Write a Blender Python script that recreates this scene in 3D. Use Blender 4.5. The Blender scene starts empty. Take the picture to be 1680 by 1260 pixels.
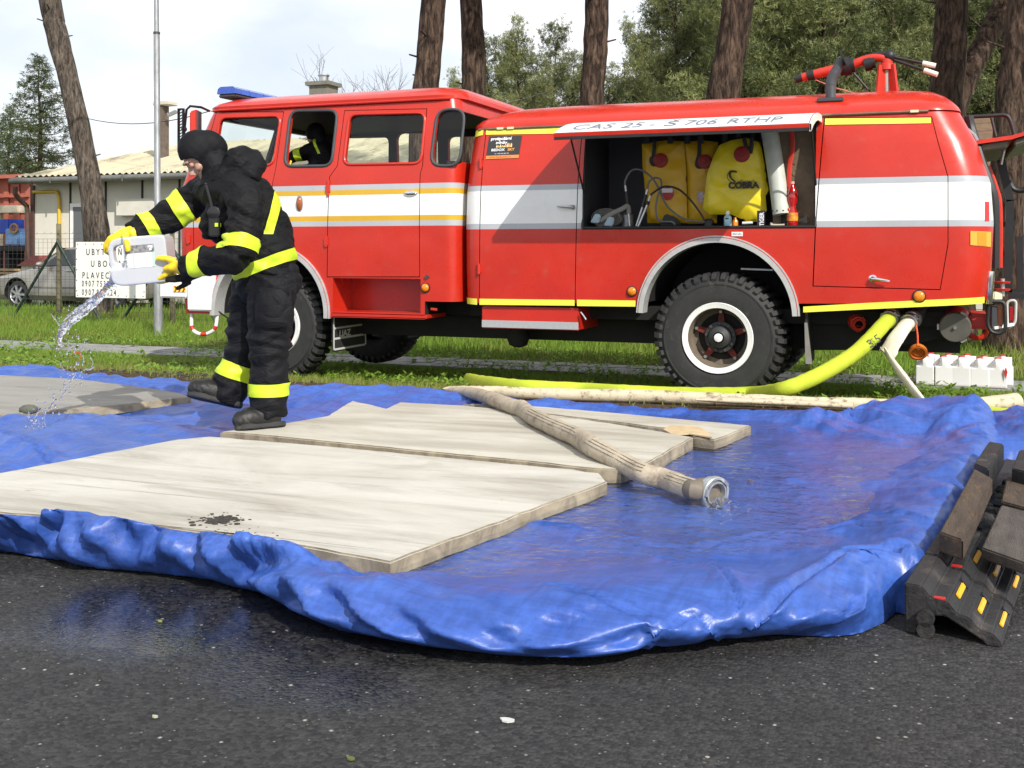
import bpy, bmesh, math, random
import numpy as np
from mathutils import Vector, Matrix, Quaternion
from mathutils.geometry import tessellate_polygon

SC = bpy.context.scene
COL = SC.collection
random.seed(7)
RNG = np.random.default_rng(11)
PI = math.pi

# ------------------------------------------------------------------ camera
F, CX, HY, H = 1800.0, 840.0, 405.0, 1.02          # focal length and horizon in photo pixels, eye height in metres
YAW = math.radians(21.0)
CS, SN = math.cos(YAW), math.sin(YAW)
cam_d = bpy.data.cameras.new('camera')
cam = bpy.data.objects.new('camera', cam_d)
COL.objects.link(cam)
cam.location = (0, 0, H)
cam.rotation_euler = (PI / 2, 0, YAW)
cam_d.sensor_fit = 'HORIZONTAL'
cam_d.sensor_width = 36.0
cam_d.lens = F * 36.0 / 1680.0
cam_d.shift_y = -(630.0 - HY) / 1680.0
cam_d.clip_start = 0.05
cam_d.clip_end = 2000
SC.camera = cam

# ------------------------------------------------------------------ sky, sun, exposure
SUN_TO = Vector((1.14, -1.0, 1.14)).normalized()
sun_d = bpy.data.lights.new('sun', 'SUN')
sun_d.energy = 5.0
sun_d.angle = math.radians(0.55)
sun_d.color = (1.0, 0.955, 0.88)
sun = bpy.data.objects.new('sun', sun_d)
COL.objects.link(sun)
sun.rotation_euler = (-SUN_TO).to_track_quat('-Z', 'Y').to_euler()
sun.location = (5, -5, 20)

world = bpy.data.worlds.new('World')
SC.world = world
world.use_nodes = True
wn = world.node_tree.nodes
wl = world.node_tree.links
for n in list(wn):
  wn.remove(n)
w_out = wn.new('ShaderNodeOutputWorld')
w_bg = wn.new('ShaderNodeBackground')
w_bg.inputs['Strength'].default_value = 0.115
sky = wn.new('ShaderNodeTexSky')
sky.sky_type = 'NISHITA'
sky.sun_disc = False
sky.sun_elevation = math.asin(SUN_TO.z)
sky.sun_rotation = math.atan2(SUN_TO.x, SUN_TO.y)
sky.air_density = 1.0
sky.dust_density = 1.4
sky.ozone_density = 1.0
w_tc = wn.new('ShaderNodeTexCoord')
w_map = wn.new('ShaderNodeMapping')
w_map.inputs['Scale'].default_value = (1.0, 1.0, 2.6)
w_noise = wn.new('ShaderNodeTexNoise')
w_noise.inputs['Scale'].default_value = 2.3
w_noise.inputs['Detail'].default_value = 7.0
w_noise.inputs['Roughness'].default_value = 0.55
w_ramp = wn.new('ShaderNodeValToRGB')
w_ramp.color_ramp.elements[0].position = 0.36
w_ramp.color_ramp.elements[0].color = (0.62, 0.62, 0.62, 1)
w_ramp.color_ramp.elements[1].position = 0.60
w_ramp.color_ramp.elements[1].color = (0.95, 0.95, 0.95, 1)
w_noise2 = wn.new('ShaderNodeTexNoise')
w_noise2.inputs['Scale'].default_value = 4.0
w_noise2.inputs['Detail'].default_value = 6.0
w_ramp2 = wn.new('ShaderNodeValToRGB')
w_ramp2.color_ramp.elements[0].position = 0.35
w_ramp2.color_ramp.elements[0].color = (8.6, 9.1, 9.9, 1)
w_ramp2.color_ramp.elements[1].position = 0.62
w_ramp2.color_ramp.elements[1].color = (11.4, 11.5, 11.7, 1)
w_mix = wn.new('ShaderNodeMixRGB')
wl.new(w_tc.outputs['Generated'], w_map.inputs['Vector'])
wl.new(w_map.outputs['Vector'], w_noise.inputs['Vector'])
wl.new(w_map.outputs['Vector'], w_noise2.inputs['Vector'])
wl.new(w_noise.outputs['Fac'], w_ramp.inputs['Fac'])
wl.new(w_noise2.outputs['Fac'], w_ramp2.inputs['Fac'])
wl.new(w_ramp.outputs['Color'], w_mix.inputs['Fac'])
wl.new(sky.outputs['Color'], w_mix.inputs['Color1'])
wl.new(w_ramp2.outputs['Color'], w_mix.inputs['Color2'])
wl.new(w_mix.outputs['Color'], w_bg.inputs['Color'])
wl.new(w_bg.outputs['Background'], w_out.inputs['Surface'])

SC.render.engine = 'CYCLES'
SC.view_settings.view_transform = 'Standard'
SC.view_settings.look = 'None'
SC.view_settings.exposure = 0.0
SC.view_settings.gamma = 1.0
SC.view_settings.use_curve_mapping = False
SC.cycles.max_bounces = 8
SC.cycles.transparent_max_bounces = 24

# ------------------------------------------------------------------ photo measurements -> places
def D(px, py, d):
  """the point seen at a photo pixel at depth d"""
  x = (px - CX) / F * d
  return Vector((x * CS - d * SN, x * SN + d * CS, H - (py - HY) / F * d))

def P(px, py, z=0.0):
  """the point of the level z seen at a photo pixel"""
  return D(px, py, F * (H - z) / (py - HY))

def V(px, py, v=8.75):
  """the point of the upright plane y = v seen at a photo pixel"""
  a = (px - CX) / F
  return D(px, py, v / (CS + a * SN))

def depth_at(px, v):
  return v / (CS + (px - CX) / F * SN)

def cam_axes():
  return Vector((CS, SN, 0)), Vector((-SN, CS, 0))
RIGHT, FWD = cam_axes()
UP = Vector((0, 0, 1))

def ground_z(u, v):
  """the verge falls away gently from the road edge"""
  xs = [-1e9, 7.15, 8.5, 9.2, 11.2, 16.0, 60.0, 1e9]
  zs = [0.0, 0.0, -0.19, -0.225, -0.345, -0.35, -0.40, -0.40]
  return float(np.interp(v, xs, zs))

# ------------------------------------------------------------------ numpy noise
_perm = RNG.permutation(512)
_perm = np.concatenate([_perm, _perm])
_ang = RNG.random(1024) * 2 * PI
_gx, _gy = np.cos(_ang), np.sin(_ang)
def perlin(x, y, seed=0):
  x = np.asarray(x, float) + seed * 17.31
  y = np.asarray(y, float) + seed * 9.77
  xi = np.floor(x).astype(int); yi = np.floor(y).astype(int)
  xf = x - xi; yf = y - yi
  def g(ix, iy, fx, fy):
    h = _perm[(_perm[ix & 511] + iy) & 511]
    return _gx[h] * fx + _gy[h] * fy
  u = xf * xf * xf * (xf * (xf * 6 - 15) + 10)
  v = yf * yf * yf * (yf * (yf * 6 - 15) + 10)
  a = g(xi, yi, xf, yf); b = g(xi + 1, yi, xf - 1, yf)
  c = g(xi, yi + 1, xf, yf - 1); d = g(xi + 1, yi + 1, xf - 1, yf - 1)
  return (a + u * (b - a)) + v * ((c + u * (d - c)) - (a + u * (b - a)))
def fbm(x, y, o=4, seed=0):
  r = 0; a = 1.0; f = 1.0
  for k in range(o):
    r = r + a * perlin(np.asarray(x) * f, np.asarray(y) * f, seed + k * 3)
    a *= 0.5; f *= 2.03
  return r
def ridge(x, y, seed=0):
  return 1 - np.abs(perlin(x, y, seed)) * 2

# ------------------------------------------------------------------ mesh builder
ORG = {}
def org(o):
  return ORG.get(o.name, Vector((0, 0, 0))) if o else Vector((0, 0, 0))

def link(name, me, parent=None):
  o = bpy.data.objects.new(name, me)
  COL.objects.link(o)
  if parent is not None:
    o.parent = parent
    ORG[o.name] = org(parent)
  return o

def tag(o, label=None, cat=None, group=None, kind=None):
  if label: o['label'] = label
  if cat: o['category'] = cat
  if group: o['group'] = group
  if kind: o['kind'] = kind
  return o

def thing(name, loc, label, cat, group=None):
  o = bpy.data.objects.new(name, None)
  COL.objects.link(o)
  o.empty_display_size = 0.1
  o.location = loc
  ORG[o.name] = Vector(loc)
  return tag(o, label, cat, group)

def mesh_obj(name, me, mats, parent=None, smooth=40.0, kind=None):
  """a mesh in world coordinates becomes one linked object"""
  off = org(parent)
  if off.length:
    me.transform(Matrix.Translation(-off))
  if not isinstance(mats, (list, tuple)): mats = [mats]
  if not len(me.materials):
    for m in mats: me.materials.append(m)
  if smooth:
    me.polygons.foreach_set('use_smooth', [True] * len(me.polygons))
    me.set_sharp_from_angle(angle=math.radians(smooth))
  me.update()
  o = link(name, me, parent)
  if kind: o['kind'] = kind
  return o

def frame_from(d, hint=None):
  d = Vector(d).normalized()
  h = Vector(hint) if hint else (UP if abs(d.z) < 0.95 else Vector((1, 0, 0)))
  a = d.cross(h)
  if a.length < 1e-6: a = d.cross(Vector((1, 0, 0)))
  a.normalize()
  b = a.cross(d).normalized()
  return a, b, d

class MB:
  def __init__(s):
    s.v = []; s.f = []; s.m = []
  def add(s, vs, fs, mi=0):
    o = len(s.v)
    s.v.extend([tuple(p) for p in vs])
    s.f.extend([tuple(i + o for i in f) for f in fs])
    s.m.extend([mi] * len(fs))
    return s
  def box(s, a, b, mi=0, M=None):
    x0, y0, z0 = a; x1, y1, z1 = b
    vs = [Vector(p) for p in ((x0,y0,z0),(x1,y0,z0),(x1,y1,z0),(x0,y1,z0),(x0,y0,z1),(x1,y0,z1),(x1,y1,z1),(x0,y1,z1))]
    if M is not None: vs = [M @ p for p in vs]
    return s.add(vs, [(0,3,2,1),(4,5,6,7),(0,1,5,4),(1,2,6,5),(2,3,7,6),(3,0,4,7)], mi)
  def obox(s, c, ax, ay, az, mi=0):
    """box by centre and three half-axis vectors"""
    c = Vector(c); ax = Vector(ax); ay = Vector(ay); az = Vector(az)
    vs = [c + sx*ax + sy*ay + sz*az for sz in (-1,1) for sx, sy in ((-1,-1),(1,-1),(1,1),(-1,1))]
    return s.add(vs, [(0,3,2,1),(4,5,6,7),(0,1,5,4),(1,2,6,5),(2,3,7,6),(3,0,4,7)], mi)
  def bar(s, p, q, w, h, mi=0, hint=None):
    p = Vector(p); q = Vector(q)
    a, b, d = frame_from(q - p, hint)
    return s.obox((p + q) / 2, a * w / 2, b * h / 2, (q - p) / 2, mi)
  def tube(s, pts, rad, n=10, mi=0, caps=True, flat=None, hint=None, closed=False):
    """rad: number or list; flat: list of (rx, ry) instead"""
    pts = [Vector(p) for p in pts]
    k = len(pts)
    rings = []
    prev = None
    o = len(s.v)
    for i, p in enumerate(pts):
      if closed: d = pts[(i + 1) % k] - pts[i - 1]
      else: d = pts[min(i + 1, k - 1)] - pts[max(i - 1, 0)]
      if d.length < 1e-9: d = Vector((0, 0, 1))
      d.normalize()
      if prev is None:
        a, b, _ = frame_from(d, hint)
      else:
        a = prev - d * prev.dot(d)
        if a.length < 1e-6: a = frame_from(d)[0]
        a.normalize(); b = a.cross(d).normalized()
        b = -b if False else b
      prev = a
      b = d.cross(a).normalized()
      if flat: rx, ry = flat[i] if isinstance(flat, list) else flat
      else:
        rx = ry = rad[i] if isinstance(rad, (list, tuple)) else rad
      for j in range(n):
        t = 2 * PI * j / n
        s.v.append(tuple(p + a * (rx * math.cos(t)) + b * (ry * math.sin(t))))
    for i in range(k if closed else k - 1):
      i2 = (i + 1) % k
      for j in range(n):
        j2 = (j + 1) % n
        s.f.append((o + i*n + j, o + i*n + j2, o + i2*n + j2, o + i2*n + j)); s.m.append(mi)
    if caps and not closed:
      s.f.append(tuple(o + j for j in reversed(range(n)))); s.m.append(mi)
      s.f.append(tuple(o + (k-1)*n + j for j in range(n))); s.m.append(mi)
    return s
  def lathe(s, c, axis, prof, n=32, mi=0, closed=False):
    """prof: list of (along axis, radius)"""
    c = Vector(c)
    a, b, d = frame_from(axis)
    o = len(s.v); k = len(prof)
    for (h, r) in prof:
      for j in range(n):
        t = 2 * PI * j / n
        s.v.append(tuple(c + d * h + a * (r * math.cos(t)) + b * (r * math.sin(t))))
    mis = mi if isinstance(mi, list) else [mi] * k
    for i in range(k if closed else k - 1):
      i2 = (i + 1) % k
      for j in range(n):
        j2 = (j + 1) % n
        s.f.append((o + i*n + j, o + i2*n + j, o + i2*n + j2, o + i*n + j2)); s.m.append(mis[i])
    return s
  def cyl(s, p, q, r, n=16, mi=0, r2=None):
    return s.tube([p, q], [r, r if r2 is None else r2], n, mi)
  def sphere(s, c, r, n=12, mi=0, M=None):
    c = Vector(c)
    if not isinstance(r, (tuple, list)): r = (r, r, r)
    vs = []; fs = []
    m = n // 2
    for i in range(m + 1):
      ph = PI * i / m
      for j in range(n):
        th = 2 * PI * j / n
        p = Vector((r[0]*math.sin(ph)*math.cos(th), r[1]*math.sin(ph)*math.sin(th), r[2]*math.cos(ph)))
        vs.append(c + (M @ p if M is not None else p))
    for i in range(m):
      for j in range(n):
        j2 = (j + 1) % n
        fs.append((i*n+j, (i+1)*n+j, (i+1)*n+j2, i*n+j2))
    return s.add(vs, fs, mi)
  def prism(s, poly, ext, mi=0, mi_side=None):
    """polygon (3D points, planar enough) extruded by vector ext; caps triangulated"""
    poly = [Vector(p) for p in poly]
    ext = Vector(ext); n = len(poly)
    tris = tessellate_polygon([poly])
    vs = poly + [p + ext for p in poly]
    nrm = Vector((0, 0, 0))
    for i in range(n):
      nrm += poly[i].cross(poly[(i + 1) % n])
    fs = []
    flip = nrm.dot(ext) > 0
    if n <= 4:
      caps = [tuple(range(n))]
    else:
      caps = []
      for t in tris:
        a, b, c = (poly[i] for i in t)
        t = tuple(t)
        if (b - a).cross(c - a).dot(nrm) < 0: t = t[::-1]
        caps.append(t)
    for t in caps:
      fs.append(t[::-1] if flip else t)
      u = tuple(i + n for i in t)
      fs.append(u if flip else u[::-1])
    nc = len(fs)
    for i in range(n):
      j = (i + 1) % n
      q = (i, j, j + n, i + n)
      fs.append(q if flip else q[::-1])
    o = len(s.v)
    s.v.extend([tuple(p) for p in vs])
    s.f.extend([tuple(i + o for i in f) for f in fs])
    s.m.extend([mi] * nc + [mi if mi_side is None else mi_side] * n)
    return s
  def grid(s, pts, mi=0, wrap=False):
    """pts[i][j] grid of points"""
    o = len(s.v); r = len(pts); c = len(pts[0])
    for row in pts:
      s.v.extend([tuple(p) for p in row])
    for i in range(r - 1):
      for j in range(c if wrap else c - 1):
        j2 = (j + 1) % c
        s.f.append((o+i*c+j, o+i*c+j2, o+(i+1)*c+j2, o+(i+1)*c+j)); s.m.append(mi)
    return s
  def mesh(s, name):
    me = bpy.data.meshes.new(name)
    me.from_pydata(s.v, [], s.f)
    if any(s.m):
      me.polygons.foreach_set('material_index', s.m)
    me.update()
    return me
  def build(s, name, mats, parent=None, smooth=40.0, kind=None, bevel=0, fix=True):
    me = s.mesh(name)
    if fix:
      bm = bmesh.new(); bm.from_mesh(me)
      bmesh.ops.recalc_face_normals(bm, faces=bm.faces)
      if bevel:
        es = [e for e in bm.edges if len(e.link_faces) == 2 and e.calc_face_angle(0) > math.radians(35)]
        bmesh.ops.bevel(bm, geom=es, offset=bevel, segments=2, affect='EDGES', clamp_overlap=True)
      bm.to_mesh(me); bm.free()
    return mesh_obj(name, me, mats, parent, smooth, kind)

def np_mesh(name, verts, faces):
  """numpy verts (n,3), faces (m,k)"""
  me = bpy.data.meshes.new(name)
  n, m, k = len(verts), len(faces), faces.shape[1]
  me.vertices.add(n); me.loops.add(m * k); me.polygons.add(m)
  me.vertices.foreach_set('co', np.asarray(verts, np.float32).ravel())
  me.loops.foreach_set('vertex_index', np.asarray(faces, np.int32).ravel())
  me.polygons.foreach_set('loop_start', np.arange(0, m * k, k, dtype=np.int32))
  me.update(calc_edges=True)
  return me

def bool_mesh(a, b, op):
  """exact boolean of two meshes in world space -> new mesh (materials of both kept)"""
  oa = bpy.data.objects.new('tmp_a', a); ob = bpy.data.objects.new('tmp_b', b)
  COL.objects.link(oa); COL.objects.link(ob)
  md = oa.modifiers.new('b', 'BOOLEAN')
  md.operation = op; md.object = ob; md.solver = 'EXACT'; md.material_mode = 'TRANSFER'
  dg = bpy.context.evaluated_depsgraph_get(); dg.update()
  r = bpy.data.meshes.new_from_object(oa.evaluated_get(dg))
  bpy.data.objects.remove(oa); bpy.data.objects.remove(ob)
  return r

def eval_mods(me, mods):
  o = bpy.data.objects.new('tmp', me)
  COL.objects.link(o)
  for typ, kw in mods:
    m = o.modifiers.new(typ, typ)
    for k, v in kw.items(): setattr(m, k, v)
  dg = bpy.context.evaluated_depsgraph_get(); dg.update()
  r = bpy.data.meshes.new_from_object(o.evaluated_get(dg))
  bpy.data.objects.remove(o)
  return r

def catmull(pts, n=8):
  pts = [Vector(p) for p in pts]
  out = []
  k = len(pts)
  for i in range(k - 1):
    p0 = pts[max(i-1, 0)]; p1 = pts[i]; p2 = pts[i+1]; p3 = pts[min(i+2, k-1)]
    for j in range(n):
      t = j / n
      out.append(0.5 * ((2*p1) + (-p0+p2)*t + (2*p0-5*p1+4*p2-p3)*t*t + (-p0+3*p1-3*p2+p3)*t*t*t))
  out.append(pts[-1])
  return out

def text_obj(txt, origin, right, up, size, m, parent, name='lettering', depth=0.001, align='LEFT', xscale=1.0, bold=0.0, shear=0.0):
  cu = bpy.data.curves.new('txt', 'FONT')
  cu.body = txt; cu.size = size; cu.align_x = align; cu.extrude = depth; cu.offset = bold; cu.shear = shear
  cu.resolution_u = 3
  o = bpy.data.objects.new('tmp_t', cu); COL.objects.link(o)
  dg = bpy.context.evaluated_depsgraph_get(); dg.update()
  me = bpy.data.meshes.new_from_object(o.evaluated_get(dg))
  bpy.data.objects.remove(o); bpy.data.curves.remove(cu)
  r = Vector(right).normalized(); u = Vector(up).normalized(); n = r.cross(u)
  M = Matrix.Translation(Vector(origin)) @ Matrix(((r.x*xscale, u.x, n.x), (r.y*xscale, u.y, n.y), (r.z*xscale, u.z, n.z))).to_4x4()
  me.transform(M)
  me.materials.clear()
  return mesh_obj(name, me, m, parent, smooth=0)

# ------------------------------------------------------------------ materials
def mat(name, col, rough=0.5, metal=0.0, var=0.0, vscale=6.0, bump=0.0, bscale=40.0, spec=None, coat=0.0, rvar=0.0, col2=None, stretch=None, dirt=None, trans=0.0, sub=0.0):
  m = bpy.data.materials.new(name)
  m.use_nodes = True
  nt = m.node_tree; N = nt.nodes; L = nt.links
  b = N['Principled BSDF']
  b.inputs['Base Color'].default_value = (*col, 1)
  b.inputs['Roughness'].default_value = rough
  b.inputs['Metallic'].default_value = metal
  if spec is not None: b.inputs['Specular IOR Level'].default_value = spec
  if coat:
    b.inputs['Coat Weight'].default_value = coat
    b.inputs['Coat Roughness'].default_value = 0.12
  if trans: b.inputs['Transmission Weight'].default_value = trans
  geo = N.new('ShaderNodeTexCoord')
  vec = geo.outputs['Object']
  if stretch:
    mp = N.new('ShaderNodeMapping'); mp.inputs['Scale'].default_value = stretch
    L.new(vec, mp.inputs['Vector']); vec = mp.outputs['Vector']
  if var or col2:
    nz = N.new('ShaderNodeTexNoise'); nz.inputs['Scale'].default_value = vscale
    nz.inputs['Detail'].default_value = 8; nz.inputs['Roughness'].default_value = 0.62
    L.new(vec, nz.inputs['Vector'])
    rp = N.new('ShaderNodeValToRGB')
    rp.color_ramp.elements[0].position = 0.32; rp.color_ramp.elements[1].position = 0.68
    c2 = col2 if col2 else tuple(min(1, c * (1 + var)) for c in col)
    c1 = col if col2 else tuple(c * (1 - var) for c in col)
    rp.color_ramp.elements[0].color = (*c1, 1); rp.color_ramp.elements[1].color = (*c2, 1)
    L.new(nz.outputs['Fac'], rp.inputs['Fac'])
    out = rp.outputs['Color']
    if dirt:
      dn = N.new('ShaderNodeTexNoise'); dn.inputs['Scale'].default_value = dirt[1]; dn.inputs['Detail'].default_value = 9
      dn.inputs['Roughness'].default_value = 0.7
      L.new(vec, dn.inputs['Vector'])
      dr = N.new('ShaderNodeValToRGB'); dr.color_ramp.elements[0].position = dirt[2]; dr.color_ramp.elements[1].position = dirt[3]
      mx = N.new('ShaderNodeMixRGB'); mx.inputs['Color2'].default_value = (*dirt[0], 1)
      L.new(dn.outputs['Fac'], dr.inputs['Fac']); L.new(dr.outputs['Color'], mx.inputs['Fac'])
      L.new(out, mx.inputs['Color1']); out = mx.outputs['Color']
    L.new(out, b.inputs['Base Color'])
  if rvar:
    nr = N.new('ShaderNodeTexNoise'); nr.inputs['Scale'].default_value = vscale * 1.7; nr.inputs['Detail'].default_value = 6
    L.new(vec, nr.inputs['Vector'])
    mr = N.new('ShaderNodeMapRange'); mr.inputs['To Min'].default_value = max(0.02, rough - rvar); mr.inputs['To Max'].default_value = min(1, rough + rvar)
    mr.inputs['From Min'].default_value = 0.3; mr.inputs['From Max'].default_value = 0.7
    L.new(nr.outputs['Fac'], mr.inputs['Value']); L.new(mr.outputs['Result'], b.inputs['Roughness'])
  if bump:
    nb = N.new('ShaderNodeTexNoise'); nb.inputs['Scale'].default_value = bscale; nb.inputs['Detail'].default_value = 6
    L.new(vec, nb.inputs['Vector'])
    bp = N.new('ShaderNodeBump'); bp.inputs['Strength'].default_value = bump; bp.inputs['Distance'].default_value = 0.01
    L.new(nb.outputs['Fac'], bp.inputs['Height']); L.new(bp.outputs['Normal'], b.inputs['Normal'])
  return m

def mat_thin_glass(name, tint=(0.9, 0.95, 0.93), ior=1.5, rough=0.0, bump=0.0, bscale=12.0):
  m = bpy.data.materials.new(name); m.use_nodes = True
  nt = m.node_tree; N = nt.nodes; L = nt.links
  N.remove(N['Principled BSDF'])
  out = N['Material Output']
  tr = N.new('ShaderNodeBsdfTransparent'); tr.inputs['Color'].default_value = (*tint, 1)
  gl = N.new('ShaderNodeBsdfGlossy'); gl.inputs['Roughness'].default_value = rough
  fr = N.new('ShaderNodeFresnel'); fr.inputs['IOR'].default_value = ior
  mx = N.new('ShaderNodeMixShader')
  gb = N.new('ShaderNodeNewGeometry'); fm = N.new('ShaderNodeMath'); fm.operation = 'MULTIPLY'; iv = N.new('ShaderNodeMath'); iv.operation = 'SUBTRACT'; iv.inputs[0].default_value = 1.0
  L.new(gb.outputs['Backfacing'], iv.inputs[1]); L.new(fr.outputs['Fac'], fm.inputs[0]); L.new(iv.outputs['Value'], fm.inputs[1])
  L.new(fm.outputs['Value'], mx.inputs['Fac']); L.new(tr.outputs['BSDF'], mx.inputs[1]); L.new(gl.outputs['BSDF'], mx.inputs[2])
  L.new(mx.outputs['Shader'], out.inputs['Surface'])
  if bump:
    tc = N.new('ShaderNodeTexCoord')
    nb = N.new('ShaderNodeTexNoise'); nb.inputs['Scale'].default_value = bscale; nb.inputs['Detail'].default_value = 4
    nb2 = N.new('ShaderNodeTexNoise'); nb2.inputs['Scale'].default_value = bscale * 0.22; nb2.inputs['Detail'].default_value = 2
    ad = N.new('ShaderNodeMath'); ad.operation = 'ADD'
    L.new(tc.outputs['Object'], nb.inputs['Vector']); L.new(tc.outputs['Object'], nb2.inputs['Vector'])
    L.new(nb.outputs['Fac'], ad.inputs[0]); L.new(nb2.outputs['Fac'], ad.inputs[1])
    bp = N.new('ShaderNodeBump'); bp.inputs['Strength'].default_value = bump; bp.inputs['Distance'].default_value = 0.02
    L.new(ad.outputs['Value'], bp.inputs['Height'])
    L.new(bp.outputs['Normal'], gl.inputs['Normal']); L.new(bp.outputs['Normal'], fr.inputs['Normal'])
  return m

def paint_bands(name, bands, base, rough=0.28):
  """lacquer with horizontal bands of reflective tape: bands = [(z_from, colour)] read upwards in world height"""
  m = bpy.data.materials.new(name); m.use_nodes = True
  nt = m.node_tree; N = nt.nodes; L = nt.links
  b = N['Principled BSDF']
  b.inputs['Roughness'].default_value = rough
  b.inputs['Coat Weight'].default_value = 0.22
  b.inputs['Coat Roughness'].default_value = 0.08
  g = N.new('ShaderNodeNewGeometry'); sp = N.new('ShaderNodeSeparateXYZ')
  L.new(g.outputs['Position'], sp.inputs['Vector'])
  mr = N.new('ShaderNodeMapRange'); mr.inputs['From Min'].default_value = 0.0; mr.inputs['From Max'].default_value = 3.0
  L.new(sp.outputs['Z'], mr.inputs['Value'])
  rp = N.new('ShaderNodeValToRGB'); cr = rp.color_ramp; cr.interpolation = 'CONSTANT'
  cr.elements[0].position = 0; cr.elements[0].color = (*base, 1)
  cr.elements[1].position = bands[0][0] / 3; cr.elements[1].color = (*bands[0][1], 1)
  for z, c in bands[1:]:
    e = cr.elements.new(z / 3); e.color = (*c, 1)
  L.new(mr.outputs['Result'], rp.inputs['Fac'])
  nz = N.new('ShaderNodeTexNoise'); nz.inputs['Scale'].default_value = 2.2; nz.inputs['Detail'].default_value = 8
  L.new(g.outputs['Position'], nz.inputs['Vector'])
  mv = N.new('ShaderNodeMapRange'); mv.inputs['From Min'].default_value = 0.3; mv.inputs['From Max'].default_value = 0.7
  mv.inputs['To Min'].default_value = 0.90; mv.inputs['To Max'].default_value = 1.06
  L.new(nz.outputs['Fac'], mv.inputs['Value'])
  mx = N.new('ShaderNodeVectorMath'); mx.operation = 'SCALE'
  L.new(rp.outputs['Color'], mx.inputs[0]); L.new(mv.outputs['Result'], mx.inputs['Scale'])
  # road film towards the sill, as speckled dust with its own ragged edge
  dn = N.new('ShaderNodeTexNoise'); dn.inputs['Scale'].default_value = 9.0; dn.inputs['Detail'].default_value = 10; dn.inputs['Roughness'].default_value = 0.75
  L.new(g.outputs['Position'], dn.inputs['Vector'])
  dr = N.new('ShaderNodeMapRange'); dr.inputs['From Min'].default_value = 0.58; dr.inputs['From Max'].default_value = 0.8
  dr.inputs['To Max'].default_value = 0.28
  L.new(dn.outputs['Fac'], dr.inputs['Value'])
  m2 = N.new('ShaderNodeMixRGB'); m2.inputs['Color2'].default_value = (0.22, 0.16, 0.12, 1)
  L.new(dr.outputs['Result'], m2.inputs['Fac']); L.new(mx.outputs['Vector'], m2.inputs['Color1'])
  L.new(m2.outputs['Color'], b.inputs['Base Color'])
  rr = N.new('ShaderNodeMapRange'); rr.inputs['From Min'].default_value = 0.3; rr.inputs['From Max'].default_value = 0.7
  rr.inputs['To Min'].default_value = rough - 0.08; rr.inputs['To Max'].default_value = rough + 0.14
  L.new(dn.outputs['Fac'], rr.inputs['Value']); L.new(rr.outputs['Result'], b.inputs['Roughness'])
  # long waves of hand-beaten sheet metal
  wn_ = N.new('ShaderNodeTexNoise'); wn_.inputs['Scale'].default_value = 3.0; wn_.inputs['Detail'].default_value = 1
  L.new(g.outputs['Position'], wn_.inputs['Vector'])
  bp = N.new('ShaderNodeBump'); bp.inputs['Strength'].default_value = 0.12; bp.inputs['Distance'].default_value = 0.05
  L.new(wn_.outputs['Fac'], bp.inputs['Height']); L.new(bp.outputs['Normal'], b.inputs['Normal'])
  L.new(bp.outputs['Normal'], b.inputs['Coat Normal'])
  return m

RED = (0.52, 0.023, 0.009)
WHITE = (0.80, 0.80, 0.78)
SILVER = (0.42, 0.44, 0.47)
GOLD = (0.62, 0.36, 0.02)
YEL = (0.80, 0.72, 0.05)
M = {}
M['cab'] = paint_bands('cab paint', [(1.20, SILVER), (1.245, GOLD), (1.297, WHITE), (1.477, GOLD), (1.53, SILVER), (1.578, RED)], RED)
M['body'] = paint_bands('body paint', [(1.162, SILVER), (1.21, WHITE), (1.49, SILVER), (1.538, RED)], RED)
M['red'] = mat('red lacquer', RED, 0.3, var=0.08, vscale=3, coat=0.3, rvar=0.08)
M['red_plain'] = mat('red enamel', (0.55, 0.03, 0.015), 0.42, var=0.12, vscale=9)
M['white'] = mat('white enamel', (0.78, 0.78, 0.76), 0.35, var=0.05, vscale=7, dirt=((0.35, 0.3, 0.25), 11, 0.62, 0.8))
M['black'] = mat('black paint', (0.012, 0.012, 0.013), 0.5, var=0.3, vscale=8)
M['chassis'] = mat('chassis black', (0.010, 0.010, 0.010), 0.75, var=0.3, vscale=5)
M['rubber'] = mat('tyre rubber', (0.022, 0.022, 0.022), 0.72, var=0.25, vscale=10, bump=0.15, bscale=60, dirt=((0.10, 0.085, 0.065), 14, 0.58, 0.8))
M['seal'] = mat('window rubber', (0.05, 0.055, 0.06), 0.6, var=0.15, vscale=10)
M['grey_dark'] = mat('dark grey paint', (0.05, 0.052, 0.058), 0.55, var=0.1, vscale=5)
M['grey_metal'] = mat('grey steel', (0.30, 0.31, 0.32), 0.42, 0.7, var=0.15, vscale=18)
M['alu'] = mat('aluminium', (0.48, 0.49, 0.50), 0.38, 0.8, var=0.12, vscale=22, rvar=0.1)
M['chrome'] = mat('chrome', (0.8, 0.8, 0.8), 0.12, 1.0)
M['yellow_tape'] = mat('yellow reflective tape', (0.82, 0.78, 0.08), 0.42, var=0.05, vscale=9)
M['silver_tape'] = mat('silver reflective tape', (0.42, 0.43, 0.45), 0.4, 0.2, var=0.08, vscale=40)
M['orange'] = mat('amber lens', (0.75, 0.22, 0.01), 0.2, var=0.1, vscale=20, coat=0.4)
M['brown_lens'] = mat('brown lens', (0.30, 0.08, 0.015), 0.2, var=0.15, vscale=20, coat=0.4)
M['red_lens'] = mat('red lens', (0.35, 0.01, 0.015), 0.18, coat=0.4)
M['glass'] = mat_thin_glass('window glass', (0.965, 0.98, 0.97), 1.45)
M['blue_lens'] = mat('blue lens', (0.02, 0.08, 0.42), 0.15, var=0.35, vscale=40, coat=0.5)
M['wood_dark'] = mat('dark weathered wood', (0.045, 0.034, 0.026), 0.7, var=0.35, vscale=4, bump=0.3, bscale=30, stretch=(8, 1, 8))
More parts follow.
